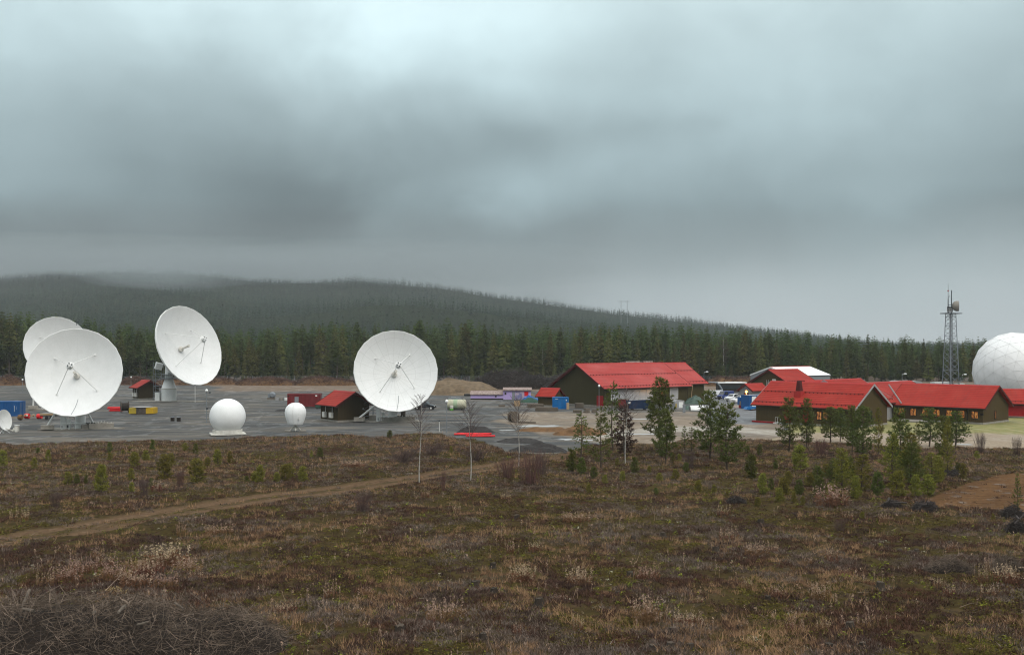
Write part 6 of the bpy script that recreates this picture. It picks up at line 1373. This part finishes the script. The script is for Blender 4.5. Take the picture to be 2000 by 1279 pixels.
for px, py, w_, h_, red, lab in ((1035, 945, 62, 66, 1, 'large reddish bare bush beside the birch by the stone heaps'), (990, 935, 50, 40, 1, 'reddish bare bush left of the large reddish one'), (1058, 930, 40, 46, 0, 'greyish bare bush behind the large reddish one'), (709, 1004, 40, 42, 0, 'purplish bare bush beside the sandy track'), (865, 958, 14, 44, 1, 'thin red bare shoot bush between two birches'), (1605, 888, 44, 32, 1, 'red brown bare bush below the compact dark pine'), (1410, 900, 16, 40, 1, 'small bare bush between the broad pines'), (1347, 915, 26, 40, 0, 'thin bare bush below the little bushy pine'), (785, 905, 70, 30, 0, 'low wide bare bush left of the slim birch'), (930, 900, 60, 26, 0, 'low bare bush behind the birch by the red pipes'), (840, 890, 60, 24, 0, 'low bare bush below the tall thin post'), (1915, 885, 24, 44, 0, 'bare bush beside the small puddle'), (1985, 890, 20, 40, 0, 'bare bush on the lawn edge under the red garage'), (1640, 1040, 30, 24, 0, 'small grey bare bush on the open clearing'), (352, 950, 20, 40, 1, 'thin bare bush beside the bushy sapling'), (108, 990, 30, 36, 0, 'thin bare bush near the track start'), (282, 975, 26, 44, 0, 'thin bare bush above the track below the yellow spool')):
    p = GP(px, py); s = p.y / F; root = thing('bare_bush', lab, 'bush', p, vr.uniform(0, 6), 'bare bushes on the clearing'); root.scale = (w_ * s / .95, w_ * s / .95, h_ * s)
    o = bpy.data.objects.new('branches', vr.choice(BMr if red else BMg)); COL.objects.link(o); o.parent = root

# ================================================================== stumps, withered plumes
def stump_meshes(seed):
    rng = np.random.default_rng(seed); n = 14; mb = MB(); rings = []
    for k, (z, r_) in enumerate(((-.1, .62), (.08, .46), (.22, .37), (.42, .33), (.5, .32))):
        rings.append([(r_ * (1 + .22 * (fbm(np.array([math.cos(2 * math.pi * i / n) * 1.8 + seed]), np.array([math.sin(2 * math.pi * i / n) * 1.8 + k * .2]), 3, seed)[0] - .5) * (2.6 if k < 2 else 1.3)) * math.cos(2 * math.pi * i / n), r_ * (1 + .3 * math.sin(i * 2.1 + seed)* (.5 if k < 2 else .12)) * math.sin(2 * math.pi * i / n), z + (rng.uniform(-.05, .09) if k == 4 else 0)) for i in range(n)])
    mb.v = [Vector(p) for q in rings for p in q]
    for k in range(4):
        for i in range(n): mb.f.append([k * n + i, k * n + (i + 1) % n, (k + 1) * n + (i + 1) % n, (k + 1) * n + i]); mb.m.append(0)
    for i in range(5):
        a = i * 1.3 + rng.uniform(-.3, .3); mb.path([(.3 * math.cos(a), .3 * math.sin(a), .12), (.6 * math.cos(a), .6 * math.sin(a), .03), (.9 * math.cos(a + .2), .9 * math.sin(a + .2), -.06)], [.09, .06, .03], 5)
    o = mb.build('body', 'stump', None, 50); b_ = o.data; bpy.data.objects.remove(o)
    c_ = MB().add([(q[0] * .97, q[1] * .97, q[2] + .004) for q in rings[4]], [tuple(range(n))]).build('cut_face', 'stumptop', recalc=False); cm = c_.data; bpy.data.objects.remove(c_)
    return b_, cm
SM = [stump_meshes(i) for i in range(4)]
STUMPS = [(630, 1077, 10), (510, 1080, 12), (929, 1146, 32), (965, 1160, 26), (963, 1112, 22), (781, 1237, 34), (944, 1249, 28), (321, 1069, 12), (463, 1092, 14), (7, 1115, 14), (1295, 1049, 20), (1312, 1029, 16), (1237, 1059, 18), (1398, 1077, 24), (1232, 1130, 28), (1206, 1162, 18), (1053, 1185, 32), (1010, 1011, 18), (1486, 1026, 24), (1312, 1232, 20), (1275, 1268, 26), (1309, 1269, 28), (1348, 1268, 28), (1855, 1066, 20), (1720, 1156, 30), (1660, 1238, 28), (1757, 1078, 18), (1790, 1078, 18), (1620, 1271, 28), (1658, 1272, 30), (1685, 1271, 26), (1446, 1233, 26), (1500, 1175, 20), (1575, 1180, 18), (880, 1025, 12), (700, 1130, 12)]
BAND = [(0, 1040, 'on the far clearing'), (1040, 1100, 'on the middle clearing'), (1100, 1200, 'on the near clearing'), (1200, 1400, 'in the closest rows of the clearing')]
by = {}
for q in STUMPS: by.setdefault(mark(q[1], BAND), []).append(q)
for mk_, lst in by.items():
    lst.sort()
    for i, (px, py, w_) in enumerate(lst):
        p = GP(px, py, .05); s = p.y / F; sz = 'broad' if w_ > 25 else 'grey' if w_ > 17 else 'small'
        root = thing('tree_stump', f'{sz} weathered tree stump {mk_}, {ordinal(i + 1)} from the left', 'stump', p, vr.uniform(0, 6), 'cut stumps on the clearing'); k = w_ * s / 1.25; root.scale = (k, k, k * vr.uniform(.8, 1.25))
        for nm, me in zip(('body', 'cut_face'), vr.choice(SM)): o = bpy.data.objects.new(nm, me); COL.objects.link(o); o.parent = root
def plume_meshes(seed, n=26, spread=.75, flat=False):
    """withered willowherb: thin stems with fluffy curled heads"""
    rng = np.random.default_rng(seed); V = []; T = []; SV = []; ST = []
    for i in range(n):
        a = rng.uniform(0, 6.28); r_ = spread * math.sqrt(rng.uniform(0, 1)); x, y = r_ * math.cos(a), r_ * math.sin(a) * .7; h = rng.uniform(.45, 1.0) * (.35 if flat else 1); lx, ly = rng.normal(0, .10, 2) * (3 if flat else 1)
        p0 = np.array([x, y, 0]); p1 = np.array([x + lx, y + ly, h]); o = len(SV); w_ = .012
        SV += [p0 + [w_, 0, 0], p0 - [w_, 0, 0], p1 * [1, 1, .8] + (p0 * [1, 1, 0] - p1 * [1, 1, 0]) * .2, p0 + [0, w_, 0], p0 - [0, w_, 0]]; ST += [(o, o + 1, o + 2), (o + 3, o + 4, o + 2)]
        m_ = int(rng.integers(7, 13))
        for j in range(m_):
            f = rng.uniform(.50, 1.04); c = p0 + (p1 - p0) * f + rng.normal(0, .022, 3); s_ = rng.uniform(.025, .055); o = len(V); q = rng.normal(0, 1, (3, 3)); q /= np.linalg.norm(q, axis=1, keepdims=True); q[0] *= 1.6
            V += [c + q[0] * s_, c + q[1] * s_, c + q[2] * s_]; T.append((o, o + 1, o + 2))
        for j in range(3):
            f = rng.uniform(.15, .6); c = p0 + (p1 - p0) * f; b_ = rng.uniform(0, 6.28); o = len(SV); SV += [c, c + np.array([math.cos(b_) * .13, math.sin(b_) * .13, .07]), c + np.array([math.cos(b_) * .1, math.sin(b_) * .1, -.03])]; ST.append((o, o + 1, o + 2))
    return np_mesh('stems', np.array(SV), np.array(ST), 'plumestem'), np_mesh('blossom', np.array(V), np.array(T), 'plume' if not flat else 'straw')
PLM = [plume_meshes(200 + i) for i in range(4)]; PLB = [plume_meshes(210 + i, 60, .8) for i in range(3)]; PLF = [plume_meshes(220 + i, 40, .7, True) for i in range(2)]
PLUMES = [(353, 1044, 26, 28, 0), (429, 1044, 52, 20, 0), (322, 1110, 90, 40, 0), (261, 1112, 36, 18, 1), (165, 1126, 50, 30, 0), (130, 1141, 60, 30, 0), (223, 1143, 64, 34, 0), (268, 1151, 66, 34, 0), (381, 1133, 32, 20, 0), (429, 1134, 28, 10, 1), (189, 1095, 32, 24, 0), (484, 1043, 22, 14, 0), (20, 965, 26, 16, 0), (309, 962, 40, 20, 0), (34, 1020, 44, 22, 0), (365, 1118, 60, 26, 0), (85, 1150, 40, 26, 0), (205, 1112, 44, 26, 0), (290, 1128, 60, 30, 0), (225, 1165, 50, 10, 1), (325, 1148, 50, 28, 0),
 (829, 976, 22, 18, 0), (891, 1000, 24, 16, 0), (812, 992, 32, 8, 1), (647, 1168, 34, 34, 0), (720, 1160, 34, 20, 0), (870, 1212, 74, 46, 0), (692, 1202, 42, 18, 0), (661, 1233, 22, 26, 0), (579, 1044, 22, 22, 0), (840, 1223, 22, 20, 0), (994, 1088, 24, 26, 0), (987, 978, 28, 12, 0), (689, 914, 50, 12, 0), (888, 1143, 26, 8, 1), (555, 1200, 50, 14, 0), (1050, 990, 20, 10, 0), (900, 1055, 30, 10, 0),
 (1127, 1024, 52, 20, 0), (1206, 1041, 28, 16, 0), (1045, 1079, 38, 22, 0), (1020, 1137, 52, 30, 0), (1130, 1144, 54, 34, 0), (1261, 1216, 64, 48, 0), (1127, 1233, 28, 34, 0), (1422, 1055, 44, 26, 0), (1415, 1010, 36, 20, 0), (1298, 1010, 20, 14, 0), (1480, 1086, 48, 26, 0), (1343, 1216, 54, 26, 0), (1151, 1250, 30, 10, 1), (1264, 1134, 52, 26, 0), (1460, 1158, 20, 20, 0), (1220, 1252, 26, 12, 1), (1185, 1165, 30, 10, 1), (1390, 940, 26, 10, 0), (1095, 1170, 36, 12, 0), (1010, 1240, 22, 26, 0), (1450, 1235, 26, 24, 0), (1360, 1180, 30, 10, 1),
 (1624, 993, 74, 36, 0), (1624, 1099, 32, 32, 0), (1520, 1171, 36, 30, 0), (1600, 1171, 48, 32, 0), (1922, 1141, 28, 38, 0), (1967, 1141, 58, 34, 0), (1833, 1147, 30, 22, 0), (1853, 1165, 32, 24, 0), (1932, 1168, 44, 26, 0), (1689, 1230, 42, 34, 0), (1723, 1027, 22, 22, 0), (1833, 1014, 28, 14, 0), (1654, 1017, 28, 16, 0), (1696, 1150, 26, 12, 1), (1610, 1233, 28, 20, 0), (1857, 1082, 22, 22, 0), (1706, 1047, 24, 10, 1), (1575, 1105, 24, 18, 0), (1510, 1080, 26, 18, 0), (1540, 1240, 22, 28, 0), (1650, 1128, 28, 18, 0), (1930, 1118, 20, 26, 0)]
XM = [(-50, 300, 'behind the grey twig heap'), (300, 520, 'between twig heap and sandy track'), (520, 800, 'below the balloon radome'), (800, 1000, 'below the seamed dish'), (1000, 1200, 'below the hall gable'), (1200, 1360, 'below the tall hall pine'), (1360, 1500, 'below the broad pines'), (1500, 1740, 'below the young thicket'), (1740, 2100, 'below the sandy field')]
by = {}
for q in PLUMES: by.setdefault((mark(q[0], XM), q[4]), []).append(q)
for (mk_, fl), lst in by.items():
    lst.sort()
    for i, (px, py, w_, h_, _) in enumerate(lst):
        p = GP(px, py, .04); s = p.y / F; what = 'flat straw coloured grass tuft' if fl else 'tall pale withered plume clump' if h_ > 28 else 'pale withered plume clump'
        root = thing('grass_clump', f'{what} {mk_}, {ordinal(i + 1)} from the left' if len(lst) > 1 else f'{what} standing alone {mk_}', 'grass clump', p, vr.uniform(-.3, .3), 'straw tufts on the clearing' if fl else 'withered plume clumps on the clearing'); k = w_ * s / 1.6; root.scale = (k, k, h_ * s * 1.3 * (2.0 if fl else 1))
        for nm, me in zip(('stems', 'blossom'), vr.choice(PLF if fl else PLB if w_ > 45 else PLM)): o = bpy.data.objects.new(nm, me); COL.objects.link(o); o.parent = root

# ================================================================== ground cover: heather, moss and bilberry tufts, dry grass, lichen
def scat(name, label, n, m, tpls, dens_fn, smin, smax, ymax=175, seed=0, far_thin=True):
    rng = np.random.default_rng(seed)
    y = 38 * (ymax / 38) ** rng.uniform(0, 1, n)
    x = rng.uniform(-.72, .72, n) * y
    z = zones(x, y); ok = (z['yard'] < .4) & ((z['track'] < .35) | (rng.uniform(0, 1, n) < np.where(z['tdist'] < .45, .45, .10) * (seed in (2, 3, 5)))) & ((z['sand'] < .3) | (rng.uniform(0, 1, n) < .03)) & (dens_fn(x, y) > rng.uniform(0, 1, n))
    x, y = x[ok], y[ok]; h = relief(x, y); n = len(x)
    sc = rng.uniform(smin, smax, n) * (1 + .25 * np.clip((y - 60) / 80, 0, 1))
    V, T = place(tpls, rng.integers(0, len(tpls), n), np.stack([x, y, h - .02], 1), sc, rng.uniform(0, 6.28, n), sc * rng.uniform(.9, 1.5, n))
    return kindof(np_obj(name, V, T, m), 'stuff', label)
def tuft_tpl(rng, k, spread, hmin, hmax, wd, lean=.5):
    V = []; T = []
    for i in range(k):
        a = rng.uniform(0, 6.28); r_ = spread * math.sqrt(rng.uniform(0, 1)); h = rng.uniform(hmin, hmax); b_ = rng.uniform(0, 6.28); ln = rng.uniform(0, lean) * h; c = rng.uniform(0, 6.28); o = len(V)
        x, y = r_ * math.cos(a), r_ * math.sin(a)
        V += [(x + wd * math.cos(c), y + wd * math.sin(c), 0), (x - wd * math.cos(c), y - wd * math.sin(c), 0), (x + math.cos(b_) * ln, y + math.sin(b_) * ln, h)]; T.append((o, o + 1, o + 2))
    return np.array(V), np.array(T)
def leaf_tpl(rng, k, spread, hmax, s):
    V = []; T = []
    for i in range(k):
        a = rng.uniform(0, 6.28); r_ = spread * math.sqrt(rng.uniform(0, 1)); c = np.array([r_ * math.cos(a), r_ * math.sin(a), hmax * (1 - (r_ / spread) ** 2) * rng.uniform(.4, 1)]); o = len(V)
        for _ in range(3): V.append(c + rng.uniform(-s, s, 3) * [1, 1, .7])
        T.append((o, o + 1, o + 2))
    return np.array(V), np.array(T)
M['heather'] = leaf_mat('heather twigs', (.092, .056, .032), (.060, .042, .034), .6, 0, scale=.35, transl=.1)
M['heathergrey'] = leaf_mat('grey heather twigs', (.165, .130, .110), (.115, .084, .066), .55, 0, scale=.35, transl=.1)
M['moss'] = leaf_mat('moss and bilberry', (.108, .096, .020), (.088, .066, .022), .55, 0, scale=.5, transl=.2)
M['mossbright'] = leaf_mat('yellow green seedlings', (.21, .20, .028), (.15, .16, .024), .4, 0, scale=.8, transl=.25)
M['drygrass'] = leaf_mat('dry grass', (.35, .235, .125), (.22, .138, .078), .5, 0, scale=.5, transl=.25)
M['edgegrass'] = leaf_mat('withered edge grass', (.21, .135, .105), (.15, .095, .070), .5, 0, scale=.2, transl=.25)
M['lichen'] = leaf_mat('pale lichen', (.42, .41, .31), (.32, .31, .22), .35, 0, scale=.5, transl=0)
rng = np.random.default_rng(91)
HT = [tuft_tpl(rng, 18, .24, .06, .20, .020, 1.2) for _ in range(8)]; MT = [leaf_tpl(rng, 16, .26, .12, .055) for _ in range(8)]; ST_ = [leaf_tpl(rng, 14, .10, .2, .05) for _ in range(6)]; GT = [tuft_tpl(rng, 14, .20, .12, .36, .013, 1.0) for _ in range(8)]; LT = [leaf_tpl(rng, 12, .22, .06, .06) for _ in range(5)]
pn = lambda x, y, s, k, a, b_: sstep(a, b_, fbm(x / s, y / s, 4, k))
far = lambda y: sstep(85, 125, y)
scat('heather', 'brown heather cover of the clearing', 140000, 'heather', HT, lambda x, y: .08 + .9 * pn(x, y, 2.8, 41, .45, .56), .5, 1.25, seed=1)
scat('grey_heather', 'grey purple heather cover', 104000, 'heathergrey', HT, lambda x, y: .95 * pn(x, y, 3.6, 47, .49, .58) + .2 * far(y), .5, 1.3, seed=2)
scat('moss', 'olive moss and bilberry cover', 128000, 'moss', MT, lambda x, y: .04 + .95 * pn(x, y, 4.2, 43, .47, .56), .5, 1.35, seed=3)
scat('seedling_cover', 'yellow green seedlings scattered through the moss', 12000, 'mossbright', ST_, lambda x, y: .9 * pn(x, y, 3.0, 53, .52, .66) + .04, .6, 1.5, seed=4)
scat('dry_grass', 'dry straw grass among the heather', 66000, 'drygrass', GT, lambda x, y: .95 * pn(x, y, 3.4, 59, .53, .64) * (.72 + .28 * far(y)) + .5 * far(y) * pn(x, y, 5, 61, .4, .6) + .03, .5, 1.2, seed=5)
scat('withered_grass', 'withered pinkish grass along the yard edge', 26000, 'edgegrass', GT, lambda x, y: np.exp(-((pxpy(x, y)[1] - np.interp(pxpy(x, y)[0], EDGE[:, 0], EDGE[:, 1]) - 9) / 9) ** 2), .6, 1.5, seed=8)
def stalk_tpl(rng):
    V = []; T = []; h = rng.uniform(.6, 1.0); lx, ly = rng.normal(0, .12, 2); o = 0
    V += [(.012, 0, 0), (-.012, 0, 0), (lx, ly, h)]; T.append((0, 1, 2))
    for j in range(9):
        f = rng.uniform(.55, 1.05); c = np.array([lx * f, ly * f, h * f]) + rng.normal(0, .02, 3); o = len(V)
        for _ in range(3): V.append(c + rng.normal(0, .035, 3) * [1, 1, 1.3])
        T.append((o, o + 1, o + 2))
    return np.array(V), np.array(T)
KT = [stalk_tpl(rng) for _ in range(8)]
scat('dead_stalks', 'scattered single withered stalks on the clearing', 9000, 'plume', KT, lambda x, y: .9 * pn(x, y, 3.2, 71, .54, .70) + .03, .35, .95, ymax=150, seed=9)
scat('lichen', 'pale lichen patches', 9000, 'lichen', LT, lambda x, y: pn(x, y, 1.8, 67, .64, .72), .5, 1.4, seed=6)
V, T = twigs(rng, np.stack([(xx_ := rng.uniform(-.6, .6, 5000) * (yy_ := np.sqrt(rng.uniform(38 ** 2, 120 ** 2, 5000)))), yy_, relief(xx_, yy_) + .05], 1), 5000, .3, 1.6, .005, .016, .12)
kindof(np_obj('fallen_twigs', V, T, 'brush'), 'stuff', 'loose grey twigs strewn over the clearing')
# stones and litter glints on the yard
# ================================================================== air
hb = MB().box((0, 1150, 112), (5200, 4600, 228)).build('haze', [])
m_ = bpy.data.materials.new('haze'); m_.use_nodes = True; nt = m_.node_tree; nt.nodes.clear(); t = NT(nt)
pv = t.n('ShaderNodeVolumePrincipled'); pv.inputs['Color'].default_value = (.82, .89, .92, 1); pv.inputs['Density'].default_value = .00012; pv.inputs['Anisotropy'].default_value = 0
o_ = t.n('ShaderNodeOutputMaterial'); t.l(pv.outputs[0], o_.inputs['Volume']); hb.data.materials.append(m_); kindof(hb, 'stuff', 'grey damp air')

m_ = bpy.data.materials.new('mist'); m_.use_nodes = True; nt = m_.node_tree; nt.nodes.clear(); t = NT(nt)
pv = t.n('ShaderNodeVolumePrincipled'); pv.inputs['Color'].default_value = (.42, .485, .51, 1); pv.inputs['Density'].default_value = .0009
o_ = t.n('ShaderNodeOutputMaterial'); t.l(pv.outputs[0], o_.inputs['Volume'])
def mist(cx, cy, cz, rx, ry, rz_, seed, lab):
    for n_, sc_ in enumerate((1, .82, .62, .40)):
        b_ = bmesh.new(); bmesh.ops.create_icosphere(b_, subdivisions=5, radius=1)
        for v in b_.verts:
            q = v.co.copy(); k = sc_ * (1 + .8 * (fbm(np.array([q.x * 3.2 + seed + n_]), np.array([q.y * 2.6 + q.z * 1.7]), 5, seed)[0] - .5)); v.co = Vector((q.x * rx * k, q.y * ry * k, q.z * rz_ * k))
        me = bpy.data.meshes.new('mist'); b_.to_mesh(me); b_.free(); me.materials.append(m_); o = bpy.data.objects.new('mist', me); COL.objects.link(o); o.location = (cx, cy, cz); kindof(o, 'stuff', lab)
mist(-950, 1950, 176, 620, 330, 44, 1, 'low cloud hiding the left end of the hill crest')
mist(-300, 1880, 160, 520, 300, 42, 2, 'low cloud draped over the middle of the hill crest')
mist(-500, 1450, 112, 110, 160, 20, 4, 'thin mist wisp on the wooded slope')
